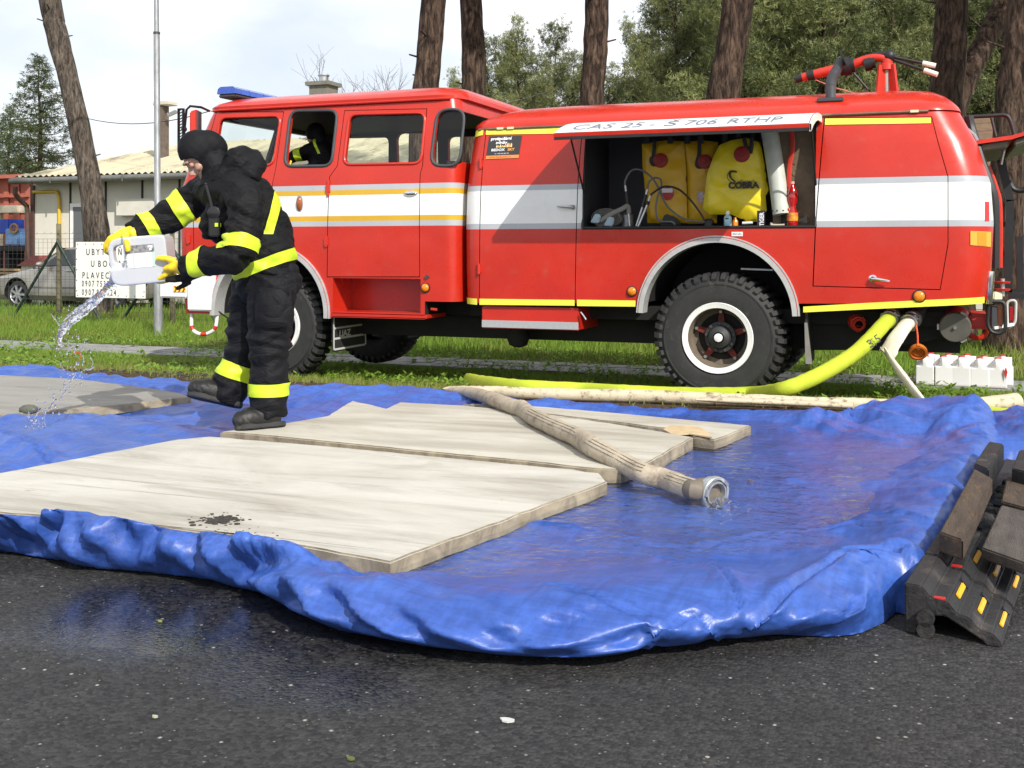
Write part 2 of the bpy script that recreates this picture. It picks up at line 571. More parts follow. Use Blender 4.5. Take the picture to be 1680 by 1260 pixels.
# ================================================================== GROUND
def mat_asphalt():
  m = bpy.data.materials.new('wet asphalt'); m.use_nodes = True
  nt = m.node_tree; N = nt.nodes; L = nt.links
  b = N['Principled BSDF']
  tc = N.new('ShaderNodeTexCoord'); vec = tc.outputs['Object']
  def noise(scale, detail=6, rough=0.6):
    n = N.new('ShaderNodeTexNoise'); n.inputs['Scale'].default_value = scale; n.inputs['Detail'].default_value = detail
    n.inputs['Roughness'].default_value = rough
    L.new(vec, n.inputs['Vector']); return n.outputs['Fac']
  def rng(x, a, c, lo=0.0, hi=1.0):
    r = N.new('ShaderNodeMapRange'); r.inputs['From Min'].default_value = a; r.inputs['From Max'].default_value = c
    r.inputs['To Min'].default_value = lo; r.inputs['To Max'].default_value = hi
    L.new(x, r.inputs['Value']); return r.outputs['Result']
  def math_(op, a, c):
    n = N.new('ShaderNodeMath'); n.operation = op
    for i, x in enumerate((a, c)):
      if isinstance(x, (int, float)): n.inputs[i].default_value = x
      else: L.new(x, n.inputs[i])
    return n.outputs['Value']
  def mix(f, a, c):
    n = N.new('ShaderNodeMixRGB')
    L.new(f, n.inputs['Fac'])
    for s, x in (('Color1', a), ('Color2', c)):
      if isinstance(x, tuple): n.inputs[s].default_value = (*x, 1)
      else: L.new(x, n.inputs[s])
    return n.outputs['Color']
  # aggregate: stones of several greys, sparse pale ones
  vo = N.new('ShaderNodeTexVoronoi'); vo.inputs['Scale'].default_value = 95
  L.new(vec, vo.inputs['Vector'])
  sep = N.new('ShaderNodeSeparateColor'); L.new(vo.outputs['Color'], sep.inputs['Color'])
  stone = math_('MULTIPLY', rng(sep.outputs['Red'], 0.0, 1.0, 0.35, 1.9), rng(noise(9, 8, .7), .3, .7, .72, 1.3))
  pale = math_('MULTIPLY', rng(sep.outputs['Green'], 0.945, 0.975), rng(vo.outputs['Distance'], 0.34, 0.16))
  pale_small = None
  vo2 = N.new('ShaderNodeTexVoronoi'); vo2.inputs['Scale'].default_value = 38
  L.new(vec, vo2.inputs['Vector'])
  sep2 = N.new('ShaderNodeSeparateColor'); L.new(vo2.outputs['Color'], sep2.inputs['Color'])
  pale2 = math_('MULTIPLY', rng(sep2.outputs['Red'], 0.955, 0.975), rng(vo2.outputs['Distance'], 0.22, 0.10))
  patch = rng(noise(1.3, 7), 0.35, 0.68)
  base = mix(patch, (0.015, 0.0145, 0.014), (0.026, 0.025, 0.0235))
  sc = N.new('ShaderNodeVectorMath'); sc.operation = 'SCALE'
  L.new(base, sc.inputs[0]); L.new(stone, sc.inputs['Scale'])
  col = mix(pale, sc.outputs['Vector'], (0.20, 0.195, 0.175))
  col = mix(pale2, col, (0.36, 0.34, 0.30))
  L.new(col, b.inputs['Base Color'])
  # wetness: a puddle lying before the tarp and a damp stretch beside it
  sx = N.new('ShaderNodeSeparateXYZ'); L.new(vec, sx.inputs['Vector'])
  def blob(cx, cy, rx, ry, amp=0.9):
    dx = math_('MULTIPLY', math_('SUBTRACT', sx.outputs['X'], cx), 1.0 / rx)
    dy = math_('MULTIPLY', math_('SUBTRACT', sx.outputs['Y'], cy), 1.0 / ry)
    d = math_('SQRT', math_('ADD', math_('MULTIPLY', dx, dx), math_('MULTIPLY', dy, dy)), 0)
    d = math_('ADD', d, math_('MULTIPLY', math_('SUBTRACT', noise(3.2, 5), 0.5), amp))
    return rng(d, 1.15, 0.75)
  pw = P(250, 1015); pw2 = P(480, 1120); pw3 = P(430, 1020)
  wet = math_('MAXIMUM', blob(pw.x, pw.y, 0.36, 0.34), math_('MULTIPLY', blob(pw2.x, pw2.y, 0.3, 0.16), 0.75))
  wet = math_('MAXIMUM', wet, math_('MULTIPLY', blob(pw3.x, pw3.y, 0.55, 0.25), 0.85))
  damp = rng(noise(0.9, 6), 0.4, 0.62)
  rough0 = rng(damp, 0, 1, 0.78, 0.60)
  rr = N.new('ShaderNodeMix'); rr.data_type = 'FLOAT'
  L.new(wet, rr.inputs[0]); L.new(rough0, rr.inputs[2]); rr.inputs[3].default_value = 0.10
  L.new(rr.outputs[0], b.inputs['Roughness'])
  b.inputs['Specular IOR Level'].default_value = 0.5
  h = math_('ADD', math_('MULTIPLY', vo.outputs['Distance'], -0.9), math_('MULTIPLY', noise(240, 4), 0.5))
  bp = N.new('ShaderNodeBump'); bp.inputs['Distance'].default_value = 0.006
  st = N.new('ShaderNodeMapRange'); st.inputs['To Min'].default_value = 0.85; st.inputs['To Max'].default_value = 0.10
  L.new(wet, st.inputs['Value']); L.new(st.outputs['Result'], bp.inputs['Strength'])
  L.new(h, bp.inputs['Height']); L.new(bp.outputs['Normal'], b.inputs['Normal'])
  return m

M['asphalt'] = mat_asphalt()
road_mb = MB()
xs = [-160, -8, -5, -3, -1, 1, 3, 8, 160]; ys = [-120, 0, 1, 2, 3, 4, 5, 6, 6.72]
road_mb.grid([[(x, y, 0.0) for x in xs] for y in ys])
road = road_mb.build('road', M['asphalt'], smooth=0); road['kind'] = 'structure'

def mat_verge():
  m = bpy.data.materials.new('verge soil and turf'); m.use_nodes = True
  nt = m.node_tree; N = nt.nodes; L = nt.links
  b = N['Principled BSDF']; b.inputs['Roughness'].default_value = 0.95; b.inputs['Specular IOR Level'].default_value = 0.15
  g = N.new('ShaderNodeNewGeometry'); sp = N.new('ShaderNodeSeparateXYZ'); L.new(g.outputs['Position'], sp.inputs['Vector'])
  nz = N.new('ShaderNodeTexNoise'); nz.inputs['Scale'].default_value = 2.4; nz.inputs['Detail'].default_value = 9; nz.inputs['Roughness'].default_value = 0.68
  L.new(g.outputs['Position'], nz.inputs['Vector'])
  ad = N.new('ShaderNodeMath'); ad.operation = 'MULTIPLY_ADD'; ad.inputs[1].default_value = 1.6
  L.new(nz.outputs['Fac'], ad.inputs[0]); L.new(sp.outputs['Y'], ad.inputs[2])
  mr = N.new('ShaderNodeMapRange'); mr.inputs['From Min'].default_value = 7.9; mr.inputs['From Max'].default_value = 8.6
  L.new(ad.outputs['Value'], mr.inputs['Value'])
  n2 = N.new('ShaderNodeTexNoise'); n2.inputs['Scale'].default_value = 30; n2.inputs['Detail'].default_value = 8
  L.new(g.outputs['Position'], n2.inputs['Vector'])
  r1 = N.new('ShaderNodeValToRGB'); r1.color_ramp.elements[0].color = (0.018, 0.012, 0.008, 1); r1.color_ramp.elements[1].color = (0.11, 0.075, 0.045, 1)
  r1.color_ramp.elements[0].position = 0.3; r1.color_ramp.elements[1].position = 0.7
  r2 = N.new('ShaderNodeValToRGB'); r2.color_ramp.elements[0].color = (0.035, 0.050, 0.012, 1); r2.color_ramp.elements[1].color = (0.10, 0.11, 0.030, 1)
  r2.color_ramp.elements[0].position = 0.3; r2.color_ramp.elements[1].position = 0.7
  L.new(n2.outputs['Fac'], r1.inputs['Fac']); L.new(n2.outputs['Fac'], r2.inputs['Fac'])
  mx = N.new('ShaderNodeMixRGB'); L.new(mr.outputs['Result'], mx.inputs['Fac'])
  L.new(r1.outputs['Color'], mx.inputs['Color1']); L.new(r2.outputs['Color'], mx.inputs['Color2'])
  L.new(mx.outputs['Color'], b.inputs['Base Color'])
  bp = N.new('ShaderNodeBump'); bp.inputs['Strength'].default_value = 0.8; bp.inputs['Distance'].default_value = 0.03
  L.new(n2.outputs['Fac'], bp.inputs['Height']); L.new(bp.outputs['Normal'], b.inputs['Normal'])
  return m
M['verge'] = mat_verge()
vr = MB()
us = [-300, -60, -30] + list(np.linspace(-20, 8, 113)) + [20, 60, 300]
vs_ = list(np.linspace(6.70, 9.2, 50)) + list(np.linspace(9.3, 16, 40)) + [18, 22, 30, 45, 70, 120, 300, 900]
rows = []
for v in vs_:
  row = []
  for u in us:
    z = ground_z(u, v)
    if v > 6.8 and v < 40 and abs(u) < 40:
      z += 0.025 * float(perlin(u * 1.3, v * 1.9, 5)) * min(1, (v - 6.8) * 2.0)
      if 11.1 < v < 12.2: z -= 0.03
    elif v <= 6.73: z -= 0.004
    elif v <= 6.8: z += 0.002
    row.append((u, v, z))
  rows.append(row)
vr.grid(rows)
verge = vr.build('verge', M['verge'], smooth=60); verge['kind'] = 'structure'

# paved footpath behind the truck: rows of concrete pavers with open joints
M['paver'] = mat('concrete pavers', (0.24, 0.235, 0.225), 0.85, var=0.22, vscale=5, bump=0.25, bscale=50, dirt=((0.09, 0.08, 0.06), 7, 0.55, 0.75))
path_root = thing('path', (0, 11.65, -0.35), None, None); path_root['kind'] = 'structure'
cnt = 0
bed = MB(); bed.box((-40, 11.2, -0.42), (14, 12.1, -0.345)); bed.build('path_bed', M['verge'], path_root)
paver_me = {}
rest = MB()
u = -24.0; k = 0
for r in range(3):
  v0 = 11.215 + r * 0.297
  u = -26.0 + (r % 2) * 0.15
  while u < 9:
    L_ = 0.30
    dz = random.uniform(-0.004, 0.004)
    if 1 == 1:
      rest.box((u + 0.006, v0 + 0.005, -0.36), (u + L_ - 0.006, v0 + 0.287, -0.322 + dz))
    u += L_
pv = rest.build('paver', M['paver'], path_root, smooth=0, bevel=0.006, kind='stuff')

# ================================================================== GRASS
M['grass'] = bpy.data.materials.new('grass blades'); M['grass'].use_nodes = True
def _grass():
  m = M['grass']; nt = m.node_tree; N = nt.nodes; L = nt.links
  b = N['Principled BSDF']; b.inputs['Roughness'].default_value = 0.55; b.inputs['Specular IOR Level'].default_value = 0.25
  at = N.new('ShaderNodeAttribute'); at.attribute_name = 'tone'
  rp = N.new('ShaderNodeValToRGB'); cr = rp.color_ramp
  cr.elements[0].position = 0.0; cr.elements[0].color = (0.30, 0.23, 0.10, 1)
  cr.elements[1].position = 1.0; cr.elements[1].color = (0.20, 0.34, 0.042, 1)
  e = cr.elements.new(0.3); e.color = (0.27, 0.28, 0.075, 1)
  e = cr.elements.new(0.6); e.color = (0.19, 0.30, 0.040, 1)
  L.new(at.outputs['Fac'], rp.inputs['Fac']); L.new(rp.outputs['Color'], b.inputs['Base Color'])
  tr = N.new('ShaderNodeBsdfTranslucent'); L.new(rp.outputs['Color'], tr.inputs['Color'])
  mx = N.new('ShaderNodeMixShader'); mx.inputs['Fac'].default_value = 0.35
  L.new(b.outputs['BSDF'], mx.inputs[1]); L.new(tr.outputs['BSDF'], mx.inputs[2])
  L.new(mx.outputs['Shader'], N['Material Output'].inputs['Surface'])
_grass()
def grass_patch(name, n, ur, vr_, hlen, width, tone, dens, label):
  rng = RNG
  u = rng.uniform(*ur, n); v = rng.uniform(*vr_, n)
  keep = dens(u, v) > rng.random(n)
  u = u[keep]; v = v[keep]; n = len(u)
  h = hlen(u, v) * rng.uniform(0.45, 1.25, n)
  z = np.array([ground_z(0, vv) for vv in v]) + 0.02 * perlin(u * 1.3, v * 1.9, 5) - 0.01
  az = rng.uniform(0, 2 * PI, n); lean = rng.uniform(0.1, 0.75, n)
  dx = np.cos(az) * lean * h; dy = np.sin(az) * lean * h
  wx = -np.sin(az) * width * rng.uniform(0.6, 1.3, n); wy = np.cos(az) * width
  # face width mostly along the road so blades read from the road side
  wx = np.where(rng.random(n) < 0.6, width * rng.uniform(0.6, 1.3, n), wx);
  b0 = np.stack([u - wx, v - wy * 0.3, z], 1); b1 = np.stack([u + wx, v + wy * 0.3, z], 1)
  m0 = np.stack([u + dx * 0.35 - wx * 0.8, v + dy * 0.35, z + h * 0.6], 1); m1 = np.stack([u + dx * 0.35 + wx * 0.8, v + dy * 0.35, z + h * 0.6], 1)
  tp = np.stack([u + dx, v + dy, z + h * np.sqrt(np.maximum(0.1, 1 - lean ** 2 * 0.6))], 1)
  verts = np.stack([b0, b1, m1, m0, tp], 1).reshape(-1, 3)
  i = np.arange(n) * 5
  f = np.concatenate([np.stack([i, i+1, i+2], 1), np.stack([i, i+2, i+3], 1), np.stack([i+3, i+2, i+4], 1)])
  me = np_mesh(name, verts, f)
  t = np.clip(tone(u, v) + rng.normal(0, 0.13, n), 0, 1)
  a = me.attributes.new('tone', 'FLOAT', 'POINT'); a.data.foreach_set('value', np.repeat(t, 5).astype(np.float32))
  o = mesh_obj(name, me, M['grass'], smooth=0, kind='stuff')
  o['label'] = label
  return o
fb = lambda u, v, s, sd: fbm(u * s, v * s, 3, sd)
grass_patch('short_grass', 90000, (-14, 4), (6.85, 11.15), lambda u, v: 0.045 + 0.035 * np.clip(fb(u, v, 1.1, 2) + 0.5, 0, 1.2), 0.0035,
      lambda u, v: 0.42 + 0.35 * fb(u, v, 0.8, 9) + 0.10 * (v - 8.5), lambda u, v: np.clip((v - 6.9) * 0.8 + fb(u, v, 1.6, 4) * 0.5, 0.0, 1),
      'short patchy grass on the verge by the road edge')
grass_patch('meadow_grass', 90000, (-22, 7), (12.15, 17.5), lambda u, v: 0.08 + 0.16 * np.clip((v - 12.1) * 0.5, 0, 1) * np.clip(fb(u, v, 0.7, 3) + 0.8, 0.3, 1.5), 0.0055,
      lambda u, v: 0.60 + 0.45 * fb(u, v, 0.7, 9), lambda u, v: np.clip((v - 12.05) * 1.2, 0.1, 0.86) + fb(u, v, 0.9, 4) * 0.25,
      'long bright green grass between the footpath and the fence')
grass_patch('far_grass', 26000, (-26, 14), (17.5, 30), lambda u, v: 0.16 + 0 * u, 0.012,
      lambda u, v: 0.8 + 0 * u, lambda u, v: 0.75 + fb(u, v, 0.5, 4) * 0.3, 'rough green grass beyond the wire fence')
# broad-leaved weeds among the long grass
def weeds(name, n, ur, vr_, label):
  vs = []; fs = []; tn = []
  for i in range(n):
    u = random.uniform(*ur); v = random.uniform(*vr_)
    if float(fbm(u * 0.9, v * 0.9, 2, 21)) < -0.05: continue
    z0 = ground_z(u, v); t = random.uniform(0.55, 1.0)
    for k in range(random.randint(4, 8)):
      az = random.uniform(0, 2 * PI); l = random.uniform(0.02, 0.06); w = l * 0.35; h = random.uniform(0.01, 0.07)
      c = Vector((u, v, z0 + h)); d = Vector((math.cos(az), math.sin(az), random.uniform(0.0, 0.8))) * l
      s = Vector((-math.sin(az), math.cos(az), 0)) * w
      o = len(vs)
      vs += [c, c + d * 0.5 + s, c + d, c + d * 0.5 - s]; fs.append((o, o+1, o+2, o+3)); tn += [t] * 4
  me = np_mesh(name, np.array([tuple(p) for p in vs]), np.array(fs))
  a = me.attributes.new('tone', 'FLOAT', 'POINT'); a.data.foreach_set('value', np.array(tn, np.float32))
  o = mesh_obj(name, me, M['grass'], smooth=0, kind='stuff'); o['label'] = label
weeds('verge_weeds', 5200, (-13, 4), (7.6, 13.4), 'low leafy weeds scattered over the verge')

# ================================================================== TREES
def mat_bark(name, c1, c2, scale=9):
  m = bpy.data.materials.new(name); m.use_nodes = True
  nt = m.node_tree; N = nt.nodes; L = nt.links
  b = N['Principled BSDF']; b.inputs['Roughness'].default_value = 0.9; b.inputs['Specular IOR Level'].default_value = 0.2
  tc = N.new('ShaderNodeTexCoord')
  def noise(sc, st, det, rough, dist=0.0):
    mp = N.new('ShaderNodeMapping'); mp.inputs['Scale'].default_value = st; L.new(tc.outputs['Object'], mp.inputs['Vector'])
    n = N.new('ShaderNodeTexNoise'); n.inputs['Scale'].default_value = sc; n.inputs['Detail'].default_value = det; n.inputs['Roughness'].default_value = rough
    n.inputs['Distortion'].default_value = dist; L.new(mp.outputs['Vector'], n.inputs['Vector']); return n.outputs['Fac']
  plates = noise(scale * 2.0, (1, 1, 0.22), 10, 0.72, 0.6)
  big = noise(1.6, (1, 1, 0.5), 4, 0.6)
  r = N.new('ShaderNodeValToRGB'); cr = r.color_ramp
  cr.elements[0].position = 0.36; cr.elements[1].position = 0.66
  cr.elements[0].color = (*[c * 0.28 for c in c1], 1); cr.elements[1].color = (*c2, 1)
  e = cr.elements.new(0.46); e.color = (*c1, 1)
  L.new(plates, r.inputs['Fac'])
  mr = N.new('ShaderNodeMapRange'); mr.inputs['From Min'].default_value = 0.3; mr.inputs['From Max'].default_value = 0.7; mr.inputs['To Min'].default_value = 0.65; mr.inputs['To Max'].default_value = 1.3
  L.new(big, mr.inputs['Value'])
  sc_ = N.new('ShaderNodeVectorMath'); sc_.operation = 'SCALE'
  L.new(r.outputs['Color'], sc_.inputs[0]); L.new(mr.outputs['Result'], sc_.inputs['Scale'])
  L.new(sc_.outputs['Vector'], b.inputs['Base Color'])
  bp = N.new('ShaderNodeBump'); bp.inputs['Strength'].default_value = 1.0; bp.inputs['Distance'].default_value = 0.05
  L.new(plates, bp.inputs['Height']); L.new(bp.outputs['Normal'], b.inputs['Normal'])
  return m
M['bark'] = mat_bark('pine bark', (0.042, 0.028, 0.021), (0.165, 0.108, 0.076))
M['bark_grey'] = mat_bark('greyish pine bark', (0.075, 0.060, 0.048), (0.22, 0.18, 0.145))
M['twig'] = mat('bare twigs', (0.10, 0.075, 0.055), 0.9, var=0.2, vscale=10)

def mat_needles(name, dark, light, hue=None):
  m = bpy.data.materials.new(name); m.use_nodes = True
  nt = m.node_tree; N = nt.nodes; L = nt.links
  b = N['Principled BSDF']; b.inputs['Roughness'].default_value = 0.5; b.inputs['Specular IOR Level'].default_value = 0.3
  at = N.new('ShaderNodeAttribute'); at.attribute_name = 'tone'
  oi = N.new('ShaderNodeObjectInfo')
  rp = N.new('ShaderNodeValToRGB'); rp.color_ramp.elements[0].color = (*dark, 1); rp.color_ramp.elements[1].color = (*light, 1)
  L.new(at.outputs['Fac'], rp.inputs['Fac'])
  mr = N.new('ShaderNodeMapRange'); mr.inputs['To Min'].default_value = 0.8; mr.inputs['To Max'].default_value = 1.2
  L.new(oi.outputs['Random'], mr.inputs['Value'])
  sc = N.new('ShaderNodeVectorMath'); sc.operation = 'SCALE'
  L.new(rp.outputs['Color'], sc.inputs[0]); L.new(mr.outputs['Result'], sc.inputs['Scale'])
  L.new(sc.outputs['Vector'], b.inputs['Base Color'])
  tr = N.new('ShaderNodeBsdfTranslucent'); L.new(sc.outputs['Vector'], tr.inputs['Color'])
  mx = N.new('ShaderNodeMixShader'); mx.inputs['Fac'].default_value = 0.25
  L.new(b.outputs['BSDF'], mx.inputs[1]); L.new(tr.outputs['BSDF'], mx.inputs[2])
  L.new(mx.outputs['Shader'], N['Material Output'].inputs['Surface'])
  return m
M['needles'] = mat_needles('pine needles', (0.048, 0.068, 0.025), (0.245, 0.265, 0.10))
M['spruce'] = mat_needles('spruce needles', (0.035, 0.058, 0.022), (0.12, 0.155, 0.050))

def tufts(name, C, Dr, size, nb, width, tone):
  """needle tufts: C centres (n,3), Dr directions (n,3)"""
  n = len(C)
  rng = RNG
  c = np.repeat(C, nb, 0); d = np.repeat(Dr, nb, 0); t = np.repeat(tone, nb)
  r = rng.normal(size=(n * nb, 3)); r /= np.linalg.norm(r, axis=1, keepdims=True)
  dd = d * 0.75 + r; dd /= np.linalg.norm(dd, axis=1, keepdims=True)
  L_ = size * rng.uniform(0.6, 1.2, (n * nb, 1))
  s = np.cross(dd, rng.normal(size=(n * nb, 3))); s /= np.linalg.norm(s, axis=1, keepdims=True) + 1e-9
  base = c + rng.normal(size=(n * nb, 3)) * size * 0.22
  a = base - s * width; b = base + s * width; e = base + dd * L_
  verts = np.stack([a, b, e], 1).reshape(-1, 3)
  f = np.arange(n * nb * 3).reshape(-1, 3)
  me = np_mesh(name, verts, f)
  at = me.attributes.new('tone', 'FLOAT', 'POINT')
  at.data.foreach_set('value', np.repeat(np.clip(t + rng.normal(0, 0.12, n * nb), 0, 1), 3).astype(np.float32))
  return me

def pine_template(seed, h, z0, rmax, nlimb, droop=0.0, kind='pine', tuft=0.17, nb=11, width=0.010, per=26):
  """crown mesh and trunk-with-limbs mesh of a conifer standing at the origin"""
  rnd = random.Random(seed)
  wood = MB()
  lean = Vector((rnd.uniform(-0.03, 0.03), rnd.uniform(-0.03, 0.03), 0)) * h
  tp = [Vector((0, 0, -0.3)) + lean * (t ** 1.5) + UP * (h * t) + Vector((rnd.uniform(-1, 1), rnd.uniform(-1, 1), 0)) * 0.04 for t in np.linspace(0, 1, 9)]
  r0 = 0.017 * h
  wood.tube(tp, [r0 * (1 - 0.93 * t) for t in np.linspace(0, 1, 9)], 9)
  C = []; Dn = []; T = []
  for i in range(nlimb):
    t = (i + rnd.random()) / nlimb
    z = z0 + (h - z0) * t
    q = z / h * 8; k = min(7, int(q)); base = tp[k].lerp(tp[k + 1], q - k)
    if kind == 'pine':
      L_ = rmax * (0.35 + 0.75 * math.sin(PI * (0.25 + 0.72 * t))) * rnd.uniform(0.6, 1.15) * (1 - 0.55 * t)
      el = 0.15 + 0.7 * t + rnd.uniform(-0.2, 0.25)
    else:
      L_ = rmax * (1 - t) ** 0.85 * rnd.uniform(0.75, 1.12) + 0.15
      el = -0.25 + 0.75 * t + rnd.uniform(-0.1, 0.1)
    az = i * 2.4 + rnd.uniform(-0.5, 0.5)
    d = Vector((math.cos(az) * math.cos(el), math.sin(az) * math.cos(el), math.sin(el)))
    pts = []
    for s in np.linspace(0, 1, 5):
      sag = (-0.10 * s + 0.20 * s * s) if kind == 'pine' else (-0.30 * s + 0.38 * s ** 3)
      pts.append(base + d * (L_ * s) + UP * (L_ * sag) + Vector((rnd.uniform(-1, 1), rnd.uniform(-1, 1), rnd.uniform(-1, 1))) * 0.05 * L_ * s)
    wood.tube(pts, [max(0.006, 0.02 * L_ * (1 - 0.85 * s)) for s in np.linspace(0, 1, 5)], 5)
    nt = max(4, int(per * L_ / 1.5))
    lt = rnd.uniform(0.2, 0.85)
    for j in range(nt):
      s = 0.22 + 0.78 * (rnd.random() ** 0.7) if kind == 'pine' else 0.08 + 0.92 * rnd.random()
      q = s * 4; k = min(3, int(q)); p = pts[k].lerp(pts[k + 1], q - k)
      side = d.cross(UP).normalized()
      w = (0.42 if kind == 'pine' else 0.30) * L_ * (1.05 - 0.6 * s)
      off = side * rnd.gauss(0, w * 0.55) + UP * (rnd.gauss(0.06, 0.16 if kind == 'pine' else 0.07) - (0.10 if kind != 'pine' else 0))
      cc = p + off
      # small clusters along a twig
      ct = rnd.uniform(-.3, .3)
      for _ in range(6 if kind == 'pine' else 3):
        c2 = cc + Vector((rnd.gauss(0, 1), rnd.gauss(0, 1), rnd.gauss(0, 0.6))) * (0.115 if kind == 'pine' else 0.09)
        dr = (d * .7 + side * (1 if off.dot(side) > 0 else -1) * 0.5 + UP * (1.2 if kind == 'pine' else -0.45)).normalized()
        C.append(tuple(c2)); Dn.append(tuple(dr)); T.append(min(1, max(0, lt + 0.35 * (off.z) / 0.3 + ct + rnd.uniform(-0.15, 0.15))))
  # leader
  for j in range(14):
    s = rnd.random(); C.append(tuple(tp[8] + Vector((rnd.gauss(0, 0.12), rnd.gauss(0, 0.12), -s * 0.9)))); Dn.append((0, 0, 1)); T.append(0.6)
  crown = tufts(kind + '_crown', np.array(C), np.array(Dn), tuft, nb, width, np.array(T))
  return crown, wood.mesh(kind + '_wood')

TPL = [pine_template(3, 9.0, 1.0, 2.7, 44, per=34, tuft=0.115, nb=9, width=0.009), pine_template(8, 9.5, 1.6, 3.0, 40, per=34, tuft=0.115, nb=9, width=0.009), pine_template(15, 8.2, 0.8, 2.5, 42, per=36, tuft=0.115, nb=9, width=0.009)]
SPR = pine_template(21, 9.0, 0.5, 2.6, 110, kind='spruce', tuft=0.13, nb=8, width=0.012, per=22)
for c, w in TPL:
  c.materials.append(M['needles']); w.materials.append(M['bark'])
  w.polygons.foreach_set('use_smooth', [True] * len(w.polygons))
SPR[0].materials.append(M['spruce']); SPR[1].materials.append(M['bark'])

def place_tree(tpl, loc, sc, rz, name, label, group, sxy=1.0):
  r = thing(name, loc, label, 'tree', group)
  r.rotation_euler = (0, 0, rz); r.scale = (sc * sxy, sc * sxy, sc)
  c = link('crown', tpl[0], r); t = link('trunk', tpl[1], r)
  return r

def tree_at(tpl, px, d, ytop, name, label, group, rz, h0, sxy=1.0):
  p = D(px, 405, d); gz = ground_z(p.x, p.y)
  ztop = 1.02 + (405 - ytop) / F * d
  place_tree(tpl, (p.x, p.y, gz), (ztop - gz) / h0, rz, name, label, group, sxy)

# young pines in a clump against the sky, over the middle of the truck
mid = [(742, 50, 128, 2), (800, 37, 70, 0), (858, 34, 38, 2), (902, 38, 50, 1), (946, 40, 92, 0), (1012, 44, 138, 2), (770, 42, 110, 1), (835, 44, 90, 1), (985, 37, 118, 2), (1045, 46, 128, 0)]
for i, (px, d, yt, k) in enumerate(mid):
  tree_at(TPL[k], px, d, yt, 'pine_tree', 'young light green pine in the clump behind the middle of the truck', 'young pines in the distant clump', i * 1.7, (9.0, 9.5, 8.2)[k], 0.95)
# taller pines of the wood on the right, filling the top of the view
rt = [(1115, 31, -60, 0), (1085, 37, -25, 1), (1165, 36, -200, 1), (1215, 29, -140, 2), (1290, 33, -180, 0), (1345, 28, -150, 1), (1410, 35, -200, 2), (1460, 30, -170, 0),
   (1530, 36, -220, 1), (1600, 40, -160, 2), (1640, 33, -200, 0), (1250, 42, -160, 1), (1380, 44, -140, 0), (1500, 46, -120, 2), (1700, 37, -240, 1), (1145, 45, -20, 2), (1560, 52, -100, 1), (1770, 34, -200, 0), (1320, 52, -60, 2)]
for i, (px, d, yt, k) in enumerate(rt):
  tree_at(TPL[k], px, d, yt, 'pine_tree', 'tall bushy pine of the dense wood behind the rear of the truck', 'pines of the wood on the right', i * 2.3, (9.0, 9.5, 8.2)[k], 1.0 if px > 1100 else 0.85)
tree_at(SPR, 70, 40, 78, 'spruce_tree', 'dark drooping spruce behind the low building, beside the leaning trunk', None, 0.4, 9.0, 1.15)
tree_at(SPR, -45, 42, 90, 'spruce_tree', 'dark spruce cut by the left edge behind the red shed', None, 2.0, 9.0, 1.05)
tree_at(SPR, 10, 50, 165, 'spruce_tree', 'smaller spruce half hidden between the two larger spruces', None, 4.0, 9.0, 1.2)

# near pine trunks, crowns high above the view
def big_trunk(pts, rads, label, m, fork=None, crown=None, cat='tree', base_v=15.3):
  root = thing('pine_tree', tuple(pts[0]), label, cat)
  mb = MB()
  def add(pts, rads):
    c = catmull(pts, 14); n = 26
    rr = np.interp(np.linspace(0, 1, len(c)), np.linspace(0, 1, len(rads)), rads)
    rows = []
    sd = random.random() * 50
    for i, p in enumerate(c):
      d = (c[min(i+1, len(c)-1)] - c[max(i-1, 0)]).normalized()
      a, b, _ = frame_from(d, Vector((0.1, 1, 0)))
      row = []
      for j in range(n):
        th = 2 * PI * j / n
        q = float(ridge(j * 14.0 / n + sd if j < n/2 else (n - j) * 14.0 / n + sd + 9, i * 0.22 + sd)) * 0.045 + float(perlin(math.cos(th) * 0.9 + sd, i * 0.16)) * 0.10
        row.append(p + (a * math.cos(th) + b * math.sin(th)) * float(rr[i]) * (1 + q))
      rows.append(row)
    mb.grid(rows, wrap=True)
  add(pts, rads)
  if fork: add(*fork)
  # stubs of broken branches
  for _ in range(5):
    k = random.uniform(0.15, 0.9); i = min(len(pts) - 2, int(k * (len(pts) - 1)))
    p = Vector(pts[i]).lerp(Vector(pts[i+1]), k * (len(pts) - 1) - i); az = random.uniform(0, 2 * PI)
    d = Vector((math.cos(az), math.sin(az), 0.3)); r = rads[0]
    mb.tube([p, p + d * (r + random.uniform(0.03, 0.18))], [0.022, 0.012], 6)
  mb.build('trunk', m, root, smooth=60)
  if crown:
    tpl, sc, rz = crown
    top = Vector(pts[-1]) - Vector(pts[0])
    c = link('crown', tpl[0], root); c.location = top - UP * 2.2 * sc; c.scale = (sc, sc, sc); c.rotation_euler = (0, 0, rz)
  return root
def trunk_px(samples, d, up=2.5):
  """centre line and widths read at depth d: (px, py, width px); carried on above the frame"""
  pts = [D(x, y, d) for x, y, w in samples]; rads = [w / F * d / 2 for x, y, w in samples]
  p0 = pts[0].copy(); p0.z = ground_z(p0.x, p0.y) - 0.1
  pts = [p0] + pts; rads = [rads[0] * 1.12] + rads
  dv = (pts[-1] - pts[-2]).normalized()
  pts.append(pts[-1] + dv * up); rads.append(rads[-1] * 0.8)
  return pts, rads
a = trunk_px([(163, 440, 43), (152, 330, 36), (137, 240, 33), (115, 140, 31), (92, 50, 33), (82, 0, 34)], 21.5, 3)
big_trunk(*a, 'leaning grey-brown pine trunk standing behind the white phone number sign', M['bark_grey'], crown=(TPL[0], 0.75, 0.5))
d_ = 16.0
a = trunk_px([(690, 380, 46), (695, 200, 44), (703, 100, 40), (711, 0, 40)], d_)
